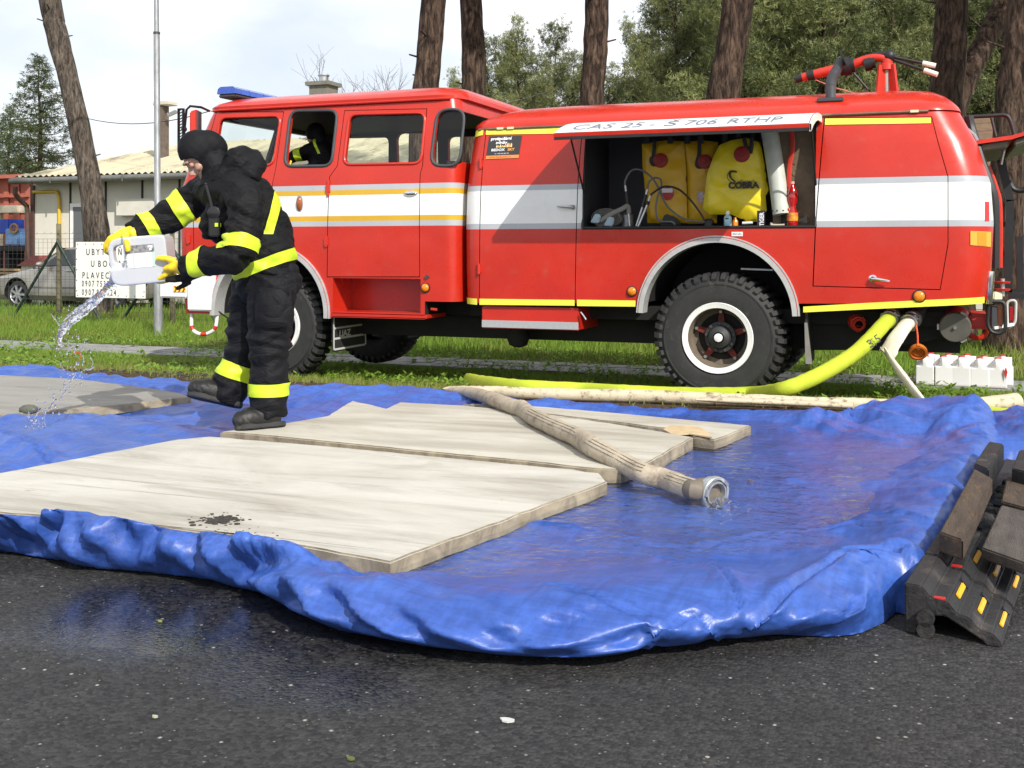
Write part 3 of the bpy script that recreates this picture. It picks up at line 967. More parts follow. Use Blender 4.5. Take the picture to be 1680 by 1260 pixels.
big_trunk(*a, 'first dark pine trunk above the cab roof, leaning right', M['bark'], crown=(TPL[1], 0.8, 1))
a = trunk_px([(774, 380, 42), (776, 200, 40), (777, 100, 38), (772, 0, 35)], d_ + 1)
big_trunk(*a, 'upright dark pine trunk above the rear of the cab roof', M['bark'], crown=(TPL[2], 0.9, 2))
a = trunk_px([(962, 540, 50), (967, 300, 42), (971, 160, 39), (977, 80, 39), (979, 0, 38)], 15.6)
big_trunk(*a, 'straight reddish-brown pine trunk behind the front of the tank body', M['bark'], crown=(TPL[0], 0.9, 3))
a = trunk_px([(1180, 400, 62), (1187, 170, 54), (1196, 100, 50), (1212, 0, 50)], 15.0)
big_trunk(*a, 'thick pine trunk behind the open side compartment, leaning right', M['bark'], crown=(TPL[1], 0.9, 4))
a = trunk_px([(1560, 500, 76), (1556, 300, 62), (1553, 165, 57), (1558, 80, 50), (1562, 0, 48)], 14.6)
fk = [D(1562, 200, 14.7), D(1590, 120, 14.8), D(1620, 60, 15.0), D(1652, -10, 15.2), D(1690, -110, 15.4)]
big_trunk(*a, 'forked pine trunk rising behind the rear corner of the truck', M['bark'], fork=(fk, [0.13, 0.14, 0.14, 0.13, 0.11]), crown=(TPL[2], 1.0, 5))
a = trunk_px([(1650, 500, 66), (1650, 330, 52), (1657, 200, 50), (1668, 100, 50), (1684, 0, 52)], 13.4)
big_trunk(*a, 'dark pine trunk at the right edge behind the raised rear door', M['bark'], crown=(TPL[0], 1.0, 6))

# leafless tree far behind the cab roof
bt = thing('bare_tree', tuple(D(625, 405, 60)), 'leafless thin-twigged tree showing above the cab roof', 'tree')
tw = MB()
def twig(p, d, l, r, n):
  q = p + d * l
  tw.tube([p, p.lerp(q, 0.5) + Vector((random.uniform(-1, 1), 0, random.uniform(-1, 1))) * l * 0.05, q], [r, r * 0.8, r * 0.6], 5)
  if n == 0: return
  for _ in range(random.randint(3, 4)):
    dd = (d + Vector((random.uniform(-0.9, 0.9), random.uniform(-0.9, 0.9), random.uniform(-0.15, 0.5)))).normalized()
    twig(p.lerp(q, random.uniform(0.5, 1.0)), dd, l * random.uniform(0.6, 0.8), r * 0.55, n - 1)
b0 = D(625, 405, 60); b0.z = -0.5
twig(b0, Vector((0.02, 0, 1)), 4.7, 0.15, 5)
tw.build('trunk', M['twig'], bt, fix=False)

# ================================================================== LOW BUILDING ON THE LEFT
M['plaster'] = mat('cream wall panel', (0.62, 0.60, 0.52), 0.85, var=0.06, vscale=2, dirt=((0.38, 0.34, 0.26), 3, 0.6, 0.85))
M['batten'] = mat('dark batten', (0.03, 0.028, 0.026), 0.8)
M['brown'] = mat('brown gutter paint', (0.085, 0.048, 0.038), 0.55, var=0.15, vscale=8)
M['gutter'] = mat('weathered zinc', (0.19, 0.19, 0.175), 0.5, 0.5, var=0.2, vscale=9)
M['roof_sheet'] = mat('old corrugated roofing', (0.50, 0.45, 0.31), 0.9, var=0.1, vscale=1.2, stretch=(1, 0.25, 1), dirt=((0.20, 0.17, 0.11), 2.2, 0.5, 0.72), bump=0.3, bscale=25)
M['gas'] = mat('yellow gas pipe', (0.62, 0.42, 0.03), 0.45, var=0.1)
VW = 22.0
hx0 = V(55, 400, VW).x; hx1 = -5.5
house = thing('low_building', (hx0, VW, -0.4), 'low cream building with pale corrugated roof and dark wall battens', 'building')
mb = MB(); mb.box((hx0, VW, -0.5), (hx1, VW + 8.5, 2.72)); mb.build('wall', M['plaster'], house, smooth=0)
bx = [V(p, 350, VW).x for p in (116, 174, 234, 295)]
while bx[-1] < hx1 - 1.2: bx.append(bx[-1] + 1.02)
bmesh_ = MB(); bmesh_.box((-0.025, -0.02, 0), (0.025, 0.004, 2.6)); bme = bmesh_.mesh('batten'); bme.materials.append(M['batten'])
for x in bx:
  o = link('batten', bme, house); o.location = Vector((x, VW - 0.004, 0.12)) - org(house)
mb = MB(); mb.box((hx0 - 0.06, VW - 0.05, -0.5), (hx0 + 0.05, VW + 0.06, 2.6)); mb.build('corner_trim', M['brown'], house)
ze = 2.80; zr = 4.02; ve = VW - 0.55; vrg = VW + 4.2
xe0 = V(24, 295, ve).x; xr0 = V(305, 236, vrg).x
roof = MB()
def corr(u): return 0.028 * math.cos(u * 2 * PI / 0.19)
nn = int((hx1 + 0.4 - xe0) / 0.0475)
rows = [[], [], [], []]
for i in range(nn + 1):
  u_ = xe0 + i * 0.0475
  # hipped left end: the slope stops where it meets the hip
  tmax = min(1.0, max(0.02, (u_ - xe0) / (xr0 - xe0)))
  for k in range(4):
    t = tmax * k / 3
    rows[k].append((u_, ve + (vrg - ve) * t, ze + (zr - ze) * t + corr(u_)))
roof.grid(rows)
roof.add([(xe0, ve, ze), (xr0, vrg, zr), (xe0, VW + 9, ze)], [(0, 1, 2)])
roof.add([(xr0, vrg + 0.02, zr), (hx1 + 0.4, vrg + 0.02, zr), (hx1 + 0.4, VW + 9, ze), (xe0, VW + 9, ze)], [(0, 1, 2, 3)])
rf = roof.build('roof', M['roof_sheet'], house, smooth=60, fix=False)
mb = MB(); mb.box((xe0 + 0.1, ve + 0.05, ze - 0.14), (hx1 + 0.3, VW + 0.02, ze - 0.07)); mb.build('soffit', M['batten'], house)
mb = MB()
gp = [(xe0 - 0.08, ve - 0.06, ze - 0.12), (hx1 + 0.4, ve - 0.06, ze - 0.06)]
mb.tube(gp, 0.075, 12); mb.build('gutter', M['gutter'], house)
for px, w in ((90, 0.12), (208, 0.12)):
  q = V(px, 300, ve); mb = MB(); mb.bar(Vector((q.x, ve - 0.16, ze - 0.02)), Vector((q.x, ve - 0.16, ze - 0.2)), 0.03, 0.02); mb.build('gutter_bracket', M['gutter'], house)
dp = [V(25, 306, ve - 0.06), V(25, 318, ve - 0.05), V(33, 328, VW - 0.35), V(44, 338, VW - 0.12), V(45, 352, VW - 0.1)]
dp.append(Vector((dp[-1].x + 0.02, dp[-1].y, -0.4)))
mb = MB(); mb.tube(dp, 0.062, 12); mb.build('downpipe', M['brown'], house)
gp = [V(54, 315, VW - 0.06), V(92, 314, VW - 0.06), V(95, 317, VW - 0.06), V(97, 326, VW - 0.06), V(98, 420, VW - 0.06)]
mb = MB(); mb.tube(gp, 0.04, 10); mb.build('gas_pipe', M['gas'], house)
a = V(200, 327, VW); b = V(262, 354, VW)
mb = MB(); mb.box((a.x, VW - 0.22, b.z), (b.x, VW - 0.003, a.z)); mb.build('meter_box', M['plaster'], house, bevel=0.015)
dw = MB(); a = V(117, 334, VW); b = V(168, 470, VW)
fr = MB()
fr.box((a.x, VW - 0.05, b.z), (a.x + 0.09, VW - 0.003, a.z)); fr.box((b.x - 0.09, VW - 0.05, b.z), (b.x, VW - 0.003, a.z)); fr.box((a.x + 0.092, VW - 0.05, a.z - 0.09), (b.x - 0.092, VW - 0.003, a.z))
dframe = fr.build('door', M['white'], house)
dw.box((a.x + 0.094, VW - 0.03, b.z), (b.x - 0.094, VW - 0.004, a.z - 0.094)); dw.build('pane', mat('dim door glass', (0.10, 0.11, 0.11), 0.1), dframe)
# flue stack over the ridge
c0 = V(531, 150, vrg); stack = MB()
st = D(531, 147, 29.6); tp_ = D(531, 131, 29.6)
stack.box((st.x - 0.28, st.y - 0.28, zr - 0.8), (st.x + 0.28, st.y + 0.28, tp_.z - 0.18)); stack.box((st.x - 0.36, st.y - 0.36, tp_.z - 0.178), (st.x + 0.36, st.y + 0.36, tp_.z - 0.08))
ch = stack.build('chimney', mat('grey render', (0.17, 0.165, 0.14), 0.9, var=0.15), house)
mb = MB(); mb.cyl((st.x, st.y, tp_.z - 0.078), (st.x, st.y, tp_.z + 0.10), 0.13, 14); mb.cyl((st.x, st.y, tp_.z + 0.101), (st.x, st.y, tp_.z + 0.13), 0.16, 14); mb.build('flue', M['alu'], ch)
# brick flue pier with a slab cap and floodlight near the hip
c = D(266, 240, 29.0); t_ = D(266, 174, 29.0)
pier = MB(); pier.box((c.x - 0.11, c.y - 0.14, c.z - 0.9), (c.x + 0.11, c.y + 0.14, t_.z)); pr = pier.build('chimney', mat('weathered post', (0.13, 0.10, 0.08), 0.9, var=0.3, vscale=8), house)
mb = MB(); mb.box((t_.x - 0.16, t_.y - 0.2, t_.z + 0.002), (t_.x + 0.36, t_.y + 0.2, t_.z + 0.10)); mb.build('cap', mat('pale slab', (0.55, 0.52, 0.42), 0.8, var=0.1), pr, bevel=0.015)
mb = MB(); q = D(274, 186, 28.8); mb.tube([q, q + RIGHT * 0.05 - UP * 0.03], 0.02, 8); mb.obox(q + RIGHT * 0.14, RIGHT * 0.11 + UP * 0.05, FWD * 0.08, UP * 0.035 - RIGHT * 0.015); mb.build('floodlight', M['grey_metal'], pr)

# overhead cable
mb = MB(); ca = D(128, 190, 30); cb = D(345, 182, 24); cc = D(430, 212, 24)
cp = [ca.lerp(cb, t) - UP * (0.25 * 4 * t * (1 - t)) for t in np.linspace(0, 1, 12)]
cp2 = [cb.lerp(D(900, 150, 26), t) - UP * (0.5 * 4 * t * (1 - t)) for t in np.linspace(0, 1, 14)]
mb.tube([D(-200, 210, 36)] + cp + cp2[1:], 0.011, 6)
cable = tag(mb.build('overhead_cable', M['black']), 'thin black overhead cable running from the spruce to the cab', 'cable')

# ================================================================== RED SHED AND YARD AT THE LEFT EDGE
M['shed_red'] = mat('faded red sheet', (0.36, 0.105, 0.07), 0.75, var=0.12, vscale=3, stretch=(6, 6, 0.6))
M['shed_beige'] = mat('beige board', (0.60, 0.53, 0.40), 0.8, var=0.1)
sh0 = V(-150, 400, 27); sh1 = V(51, 400, 27)
shed = thing('red_shed', (sh1.x, 27, -0.4), 'faded red sheet metal shed at the left edge beyond the building corner', 'shed')
zs = V(20, 294, 27).z
mb = MB()
n = 24
for i in range(n):
  x0 = sh0.x + (sh1.x - sh0.x) * i / n; x1 = sh0.x + (sh1.x - sh0.x) * (i + 1) / n
  mb.box((x0 + 0.015, 27 - (0.05 if i % 2 else 0), -0.5), (x1 - 0.015, 27.3, zs))
mb.box((sh0.x, 27.05, -0.5), (sh1.x, 33, zs - 0.01)); mb.build('wall', M['shed_red'], shed, smooth=0)
mb = MB(); mb.box((sh0.x - 0.2, 26.6, zs + 0.003), (sh1.x + 0.25, 33, zs + 0.12)); mb.build('roof', M['shed_red'], shed)
mb = MB()
for y in (322, 341):
  q = V(20, y, 26.9); mb.box((sh0.x, 26.84, q.z - 0.03), (sh1.x, 26.94, q.z + 0.03))
mb.build('rail', M['shed_red'], shed)
q = V(20, 341, 26); mb = MB(); mb.box((sh0.x, 25.6, q.z - 0.16), (V(42, 340, 26).x, 26.2, q.z + 0.06)); mb.build('canopy', M['shed_beige'], shed)
for px in (7,):
  q = V(px, 380, 26); mb = MB(); mb.box((q.x - 0.05, 25.8, -0.4), (q.x + 0.05, 25.9, V(20, 341, 26).z - 0.17)); mb.build('post', M['shed_beige'], shed)
# blue workshop machine on a dark bench
M['blue_mach'] = mat('light blue machine paint', (0.16, 0.30, 0.55), 0.5, var=0.15)
mc = V(22, 440, 24.0)
mach = thing('workshop_machine', (mc.x, 24, -0.4), 'light blue workshop machine with handwheel on a dark bench by the shed', 'machine')
mb = MB()
for (x0, y0, x1, y1) in ((10, 375, 33, 402), (33, 380, 52, 403)):
  a = V(x0, y0, 24); b = V(x1, y1, 24); mb.box((a.x, 23.95, b.z), (b.x - 0.02, 24.5, a.z))
mb.build('housing', M['blue_mach'], mach, bevel=0.03)
a = V(-30, 360, 24.1); b = V(14, 383, 24.1); mb = MB(); mb.box((a.x, 24.1, b.z), (b.x, 24.7, a.z)); mb.build('hopper', mat('deep blue paint', (0.02, 0.06, 0.40), 0.5, var=0.2), mach, bevel=0.02)
q = V(23, 375, 23.9); mb = MB()
mb.tube([q + Vector((math.cos(t) * 0.12, 0, math.sin(t) * 0.12)) for t in np.linspace(0, 2 * PI, 20)[:-1]], 0.035, 8, closed=True)
mb.bar(q - Vector((0.12, 0, 0)), q + Vector((0.12, 0, 0)), 0.025, 0.02); mb.bar(q - Vector((0, 0, 0.12)), q + Vector((0, 0, 0.12)), 0.025, 0.02)
mb.build('handwheel', mat('rusty wheel', (0.30, 0.17, 0.09), 0.8, var=0.2), mach)
a = V(-30, 403, 23.9); b = V(52, 412, 23.9); mb = MB(); mb.box((a.x, 23.8, b.z), (b.x, 24.6, a.z))
for px in (-20, 15, 48):
  q = V(px, 412, 24); mb.box((q.x - 0.06, 23.9, -0.4), (q.x + 0.06, 24.5, b.z - 0.002))
mb.build('bench', M['chassis'], mach)
for k, (y, l) in enumerate(((441, 0), (446, 4), (451, 2))):
  a = V(-20, y, 23); b = V(41 + l, y, 23)
  mb = MB(); mb.box((a.x, 22.9 + 0.01 * k, a.z - 0.055), (b.x, 23.3, a.z))
  tag(mb.build('timber_board', mat('yellow pine board', (0.42, 0.29, 0.14), 0.8, var=0.2, vscale=8, stretch=(1, 6, 6)), bevel=0.006), ('top', 'middle', 'bottom')[k] + ' board of the small timber pile beside the parked car', 'board', 'boards of the timber pile')
  # board pile rests on bearers
a = V(-20, 453, 23); mb = MB(); mb.box((a.x, 22.95, -0.4), (a.x + 1.3, 23.25, V(0, 451, 23).z - 0.06)); tag(mb.build('timber_bearer', M['wood_dark']), 'dark bearer block under the small timber pile', 'timber block')
# low wall pillar with a red tile top
a = V(45, 440, 21.4); b = V(86, 440, 21.4); zt = V(60, 436, 21.4).z
pil = thing('wall_pier', (a.x, 21.4, -0.4), 'low cream wall pier with a sloping red tiled top behind the car bonnet', 'wall pier')
mb = MB(); mb.box((a.x, 21.2, -0.4), (b.x, 21.9, zt)); mb.build('wall', M['plaster'], pil)
mb = MB(); mb.prism([(a.x - 0.05, 21.1, zt + 0.002), (b.x + 0.05, 21.1, zt + 0.002), (b.x - 0.02, 21.1, zt + 0.26), (b.x - 0.35, 21.1, zt + 0.26)], (0, 0.9, 0)); mb.build('tiled_top', mat('dull red tile', (0.28, 0.075, 0.065), 0.75, var=0.25, vscale=14), pil)

# ================================================================== PARKED CAR
def car():
  v0, v1 = 19.3, 21.05
  ux = lambda px: V(px, 480, v0).x
  wf = ux(26); wr = wf + 2.72
  x0 = wf - 0.83; x1 = wr + 1.0; g = -0.375
  root = thing('parked_car', ((x0 + x1) / 2, 20.2, g), 'silver beige saloon car parked behind the wire fence', 'car')
  m = mat('silver beige car paint', (0.33, 0.31, 0.27), 0.28, 0.55, var=0.05, coat=0.5, dirt=((0.16, 0.14, 0.11), 5, 0.58, 0.8))
  # sections along the length: x, half width, bottom, shoulder, top-of-body
  prof = [(x0, .55, .30, .52, .58), (x0+.05, .72, .22, .60, .66), (x0+.25, .84, .18, .66, .74), (x0+.9, .875, .18, .72, .86), (x0+1.35, .88, .18, .74, .94),
      (x0+2.2, .88, .18, .76, .96), (x0+3.2, .88, .18, .78, .98), (x0+3.9, .87, .2, .80, 1.0), (x1-.25, .83, .24, .80, .99), (x1-.05, .74, .3, .74, .95), (x1, .6, .36, .66, .85)]
  yc = (v0 + v1) / 2
  rows = []
  for x, w, zb, zsld, zt in prof:
    rows.append([(x, yc + sx * w * k, g + z) for sx, k, z in ((-1, .9, zb), (-1, 1.0, zb + .12), (-1, 1.0, zsld), (-1, .93, zt - .04), (-1, .8, zt), (0, 0, zt + .03), (1, .8, zt), (1, .93, zt - .04), (1, 1.0, zsld), (1, 1.0, zb + .12), (1, .9, zb))])
  mb = MB(); mb.grid(rows, wrap=True)
  mb.f.append(tuple(range(11))); mb.m.append(0); n = len(mb.v); mb.f.append(tuple(range(n - 11, n))); mb.m.append(0)
  me = mb.mesh('body')
  bm = bmesh.new(); bm.from_mesh(me); bmesh.ops.recalc_face_normals(bm, faces=bm.faces); bm.to_mesh(me); bm.free()
  for xx in (wf, wr):
    c = MB(); c.cyl((xx, v0 - 0.3, g + 0.33), (xx, v1 + 0.3, g + 0.33), 0.37, 28); cm = c.mesh('c')
    bm = bmesh.new(); bm.from_mesh(cm); bmesh.ops.recalc_face_normals(bm, faces=bm.faces); bm.to_mesh(cm); bm.free(); cm.materials.append(M['chassis'])
    if not len(me.materials): me.materials.append(m)
    me = bool_mesh(me, cm, 'DIFFERENCE')
  body = mesh_obj('body', me, m, root, smooth=35)
  # greenhouse
  cab = [(x0+1.25, .74, .93), (x0+1.95, .66, 1.36), (x0+2.5, .66, 1.43), (x0+3.2, .65, 1.40), (x0+4.15, .72, 1.0)]
  mb = MB(); rows = []
  for x, w, z in cab:
    rows.append([(x, yc - .80, g + .92), (x, yc - .80 + (.8 - w) * (1 if z > 1.1 else 0.2), g + z - .04), (x, yc - w * .8, g + z), (x, yc + w * .8, g + z), (x, yc + .80 - (.8 - w), g + z - .04), (x, yc + .80, g + .92)])
  mb.grid(rows); mb.build('roof', m, root, smooth=35)
  dark = mat('tinted car glass', (0.03, 0.035, 0.035), 0.05, spec=0.8)
  mb = MB(); y = yc - 0.806
  def wpoly(pts): mb.prism([(px_, y + (z_ - .95) * .30, g + z_) for px_, z_ in pts], (0, -0.012, 0))
  wpoly([(x0+1.55, .97), (x0+2.48, .99), (x0+2.48, 1.35), (x0+2.08, 1.33)]); wpoly([(x0+2.58, .99), (x0+3.45, 1.01), (x0+3.30, 1.31), (x0+2.58, 1.36)])
  mb.build('side_window', dark, root)
  mb = MB(); mb.prism([(x0+1.33, yc-.62, g+1.0), (x0+1.33, yc+.62, g+1.0), (x0+1.90, yc+.55, g+1.345), (x0+1.90, yc-.55, g+1.345)], (-.02, 0, .03)); mb.build('windscreen', dark, root)
  for sy in (-1, 1):
    mb = MB(); mb.sphere((x0+1.62, yc + sy * .97, g + 1.0), (.07, .10, .065), 12); mb.bar((x0+1.64, yc + sy * .86, g + .96), (x0+1.62, yc + sy * .93, g + .98), .04, .03); mb.build('wing_mirror', m, root)
  for xx in (x0 + 2.25, x0 + 3.3):
    mb = MB(); mb.tube([(xx, yc - .882, g + .86), (xx + .06, yc - .905, g + .865), (xx + .16, yc - .905, g + .865), (xx + .22, yc - .882, g + .86)], 0.012, 8); mb.build('door_handle', M['chrome'], root)
  for xx in (x0 + 1.5, x0 + 2.53, x0 + 3.5):
    mb = MB(); mb.box((xx - .004, yc - .884, g + .28), (xx + .004, yc - .86, g + .95)); mb.build('door_seam', M['black'], root)
  mb = MB(); mb.box((x0 + 1.3, yc - .892, g + .46), (x0 + 3.3, yc - .872, g + .50)); mb.build('side_moulding', mat('taupe moulding', (0.20, 0.18, 0.15), 0.5), root, bevel=.006)
  mb = MB(); mb.sphere((x0 + .18, yc - .70, g + .64), (.13, .10, .075), 14); mb.build('headlight', M['glass'], root)
  wheel_src = None
  for xx in (wf, wr):
    for yy, s in ((v0 + .05, -1), (v1 - .05, 1)):
      w = MB(); w.lathe((xx, yy, g + .31), (0, s, 0), [(-.18, .20), (-.18, .28), (-.15, .315), (-.03, .315), (0, .29), (.005, .215), (-.02, .2)], 28)
      t = w.build('wheel', M['rubber'], root)
      r = MB(); r.lathe((xx, yy, g + .31), (0, s, 0), [(.006, .215), (-.008, .20), (-.03, .195)], 28)
      for k in range(7):
        an = 2 * PI * k / 7; c = Vector((xx, yy - s * .005, g + .31)); dd = Vector((math.cos(an), 0, math.sin(an)))
        r.bar(c + dd * .03, c + dd * .20, .05, .03, hint=(0, 1, 0))
      r.lathe((xx, yy, g + .31), (0, s, 0), [(-.03, .05), (.01, .05), (.014, 0.001)], 14)
      r.build('rim', M['alu'], t)
      b = MB(); b.cyl((xx, yy - s * .05, g + .31), (xx, yy - s * .06, g + .31), .19, 20); b.build('brake_disc', M['chassis'], t)
car()

# ================================================================== LAMP POLE, FENCE, SIGN
M['galv'] = mat('galvanised steel', (0.36, 0.37, 0.38), 0.5, 0.6, var=0.25, vscale=14, stretch=(1, 1, 0.3), rvar=0.1)
pb = P(260, 553, -0.35); d_ = F * 1.37 / 148
pole = thing('lamp_pole', tuple(pb), 'slim grey galvanised steel pole standing between the sign and the truck', 'pole')
pt = lambda x, y: D(x, y, d_)
mb = MB(); mb.tube([pb - UP * 0.1, pt(259, 452)], [0.066, 0.064], 20); mb.build('base_tube', M['galv'], pole)
mb = MB(); mb.tube([pt(259, 453), pt(259, 448), pt(257, 55)], [0.064, 0.048, 0.045], 20); mb.build('middle_tube', M['galv'], pole)
mb = MB(); mb.tube([pt(257, 58), pt(256.5, 0), pt(256, -320)], [0.038, 0.035, 0.03], 16); mb.build('top_tube', M['galv'], pole)
mb = MB(); mb.tube([pt(257, 56), pt(257, 52.5)], [0.051, 0.051], 20); mb.build('collar', M['grey_dark'], pole)
mb = MB(); q = pt(256, -320); mb.tube([q, q + Vector((0, -0.5, 0.25)), q + Vector((0, -1.1, 0.3))], 0.025, 10); mb.obox(q + Vector((0, -1.3, 0.28)), (0.1, 0, 0), (0, 0.3, 0), (0, 0, 0.05)); mb.build('lamp_head', M['grey_metal'], pole)

VF = 15.3
M['post'] = mat('mossy concrete post', (0.13, 0.115, 0.065), 0.9, var=0.35, vscale=7)
M['green_pipe'] = mat('green painted pipe', (0.012, 0.032, 0.02), 0.5, var=0.15)
fx0, fx1 = -22.0, 9.0
fence = thing('wire_fence', (V(97, 500, VF).x, VF, -0.35), 'wire mesh fence on mossy posts along the grass behind the truck', 'fence')
zft = V(97, 392, VF).z
pu = V(97, 500, VF).x; pu2 = V(283, 500, VF).x; step = pu2 - pu
pm = MB(); pm.tube([(0, 0, -0.3), (0, 0, 0.6), (0.0, 0, 1.2), (-0.01, 0, V(97, 367, VF).z + 0.35)], [0.045, 0.046, 0.043, 0.042], 10)
pme = pm.mesh('post'); pme.materials.append(M['post']); pme.polygons.foreach_set('use_smooth', [True] * len(pme.polygons))
k = -3
while pu + k * step < fx1:
  o = link('post', pme, fence); o.location = Vector((pu + k * step, VF, -0.35)) - org(fence)
  k += 1
mb = MB(); zb = -0.35
for s, px in ((-1, 97), (1, 97), (-1, 283), (1, 283)):
  q = V(px, 396 if px == 97 else 402, VF)
  e = Vector((q.x + s * (1.15 if s < 0 else 0.95), VF + 0.02, zb))
  m_ = MB(); m_.tube([q + Vector((0, -0.03 - 0.012 * (s > 0), 0)), e], 0.026, 10); m_.build('brace', M['green_pipe'], fence)
mb = MB()
for i in range(5):
  z = zb + 0.08 + i * (zft - zb - 0.08) / 4
  mb.bar((fx0, VF - 0.045, z), (fx1, VF - 0.045, z), 0.005, 0.005)
mb.bar((fx0, VF - 0.045, zft + 0.09), (fx1, VF - 0.045, zft + 0.10), 0.005, 0.005)
x = fx0
while x < fx1:
  mb.bar((x, VF - 0.05, zft + 0.085), (x + 0.03, VF - 0.04, zft + 0.115), 0.004, 0.004); x += 0.16
mb.build('barbed_wire', M['grey_dark'], fence, smooth=0)
mb = MB(); x = fx0
while x < fx1:
  mb.bar((x, VF - 0.05, zb + 0.02), (x, VF - 0.05, zft), 0.0032, 0.0032); x += 0.1
z = zb + 0.05
while z < zft:
  mb.bar((fx0, VF - 0.052, z), (fx1, VF - 0.052, z), 0.0032, 0.0032); z += 0.1
o = mb.build('wire_mesh', M['grey_dark'], fence, smooth=0, kind='stuff')

a = V(125, 397, VF - 0.1); b = V(239, 490, VF - 0.1)
sign = thing('phone_sign', ((a.x + b.x) / 2, VF - 0.1, b.z), 'white board with black lettering and phone numbers fixed to the wire fence', 'sign')
mb = MB(); mb.box((a.x, VF - 0.11, b.z), (b.x, VF - 0.098, a.z)); mb.build('board', mat('white sign sheet', (0.80, 0.79, 0.74), 0.5, var=0.03, vscale=3), sign, bevel=0.003)
sw = b.x - a.x; shh = a.z - b.z
ink = mat('black sign ink', (0.015, 0.015, 0.015), 0.6)
for txt, fx_, fz_, hz, xs_ in (('U B Y T O V Ň A', 0.15, 0.765, 0.155, 0.80), ('U  B O C I A N', 0.22, 0.555, 0.155, 0.80), ('P L A V E C K Ý', 0.095, 0.345, 0.155, 0.78), ('0 9 0 7  7 5 3 3 3 7', 0.09, 0.20, 0.145, 0.66), ('0 9 0 7  9 7 2 3 2 4', 0.09, 0.045, 0.145, 0.66)):
  text_obj(txt.replace('  ', '   ') if False else txt, (a.x + sw * fx_, VF - 0.112, b.z + shh * fz_), (1, 0, 0), (0, 0, 1), hz, ink, sign, depth=0.0008, xscale=xs_, bold=0.001)
riv = MB()
for i in range(9):
  for zz in (0.04, 0.96):
    riv.cyl((a.x + sw * (0.03 + 0.94 * i / 8), VF - 0.11, b.z + shh * zz), (a.x + sw * (0.03 + 0.94 * i / 8), VF - 0.116, b.z + shh * zz), 0.009, 8)
for i in range(5):
  for xx in (0.015, 0.985):
    riv.cyl((a.x + sw * xx, VF - 0.11, b.z + shh * (0.12 + 0.19 * i)), (a.x + sw * xx, VF - 0.116, b.z + shh * (0.12 + 0.19 * i)), 0.009, 8)
riv.build('rivet', M['grey_dark'], sign)

# ================================================================== HOUSE BEHIND THE REAR OF THE TRUCK
VB = 24.0
a = V(1560, 320, VB); zt = V(1650, 312, VB).z
gh = thing('white_outhouse', (a.x, VB, -0.4), 'whitewashed block outhouse with mossy brown roof behind the rear of the truck', 'building')
M['block'] = mat('whitewashed block', (0.52, 0.50, 0.44), 0.9, var=0.12, vscale=4, dirt=((0.25, 0.16, 0.10), 3.0, 0.62, 0.75))
mb = MB(); z = -0.45; r = 0
mb.box((a.x + 0.01, VB + 0.03, -0.5), (a.x + 8, VB + 5, zt - 0.01), 1)
while z < zt - 0.05:
  x = a.x - (r % 2) * 0.2
  while x < a.x + 7.9:
    mb.box((max(a.x, x) + 0.006, VB, z + 0.006), (min(a.x + 8, x + 0.4) - 0.006, VB + 0.1, min(zt, z + 0.21) - 0.006)); x += 0.4
  z += 0.21; r += 1
mb.build('wall', [M['block'], mat('block joint', (0.20, 0.19, 0.17), 0.95)], gh, smooth=0, fix=False)
M['roof_brown'] = mat('mossy brown roofing', (0.15, 0.085, 0.055), 0.9, var=0.3, vscale=6, dirt=((0.10, 0.11, 0.03), 4, 0.5, 0.7))
mb = MB()
for k in range(8):
  v_ = VB - 0.5 + k * 0.45; zz = zt + 0.05 + k * 0.22
  mb.prism([(a.x - 0.3, v_, zz), (a.x - 0.3, v_ + 0.5, zz + 0.235), (a.x - 0.3, v_ + 0.5, zz + 0.275), (a.x - 0.3, v_, zz + 0.05)], (8.5, 0, 0))
mb.build('roof', M['roof_brown'], gh, smooth=0)
# ================================================================== FIRE TRUCK
Y0, Y1 = 8.75, 11.15
YC = (Y0 + Y1) / 2
truck = thing('fire_truck', (-3.2, YC, -0.25), 'red and white four door fire truck with a side compartment open under a raised flap', 'fire truck')
S = lambda px, py: V(px, py, Y0)

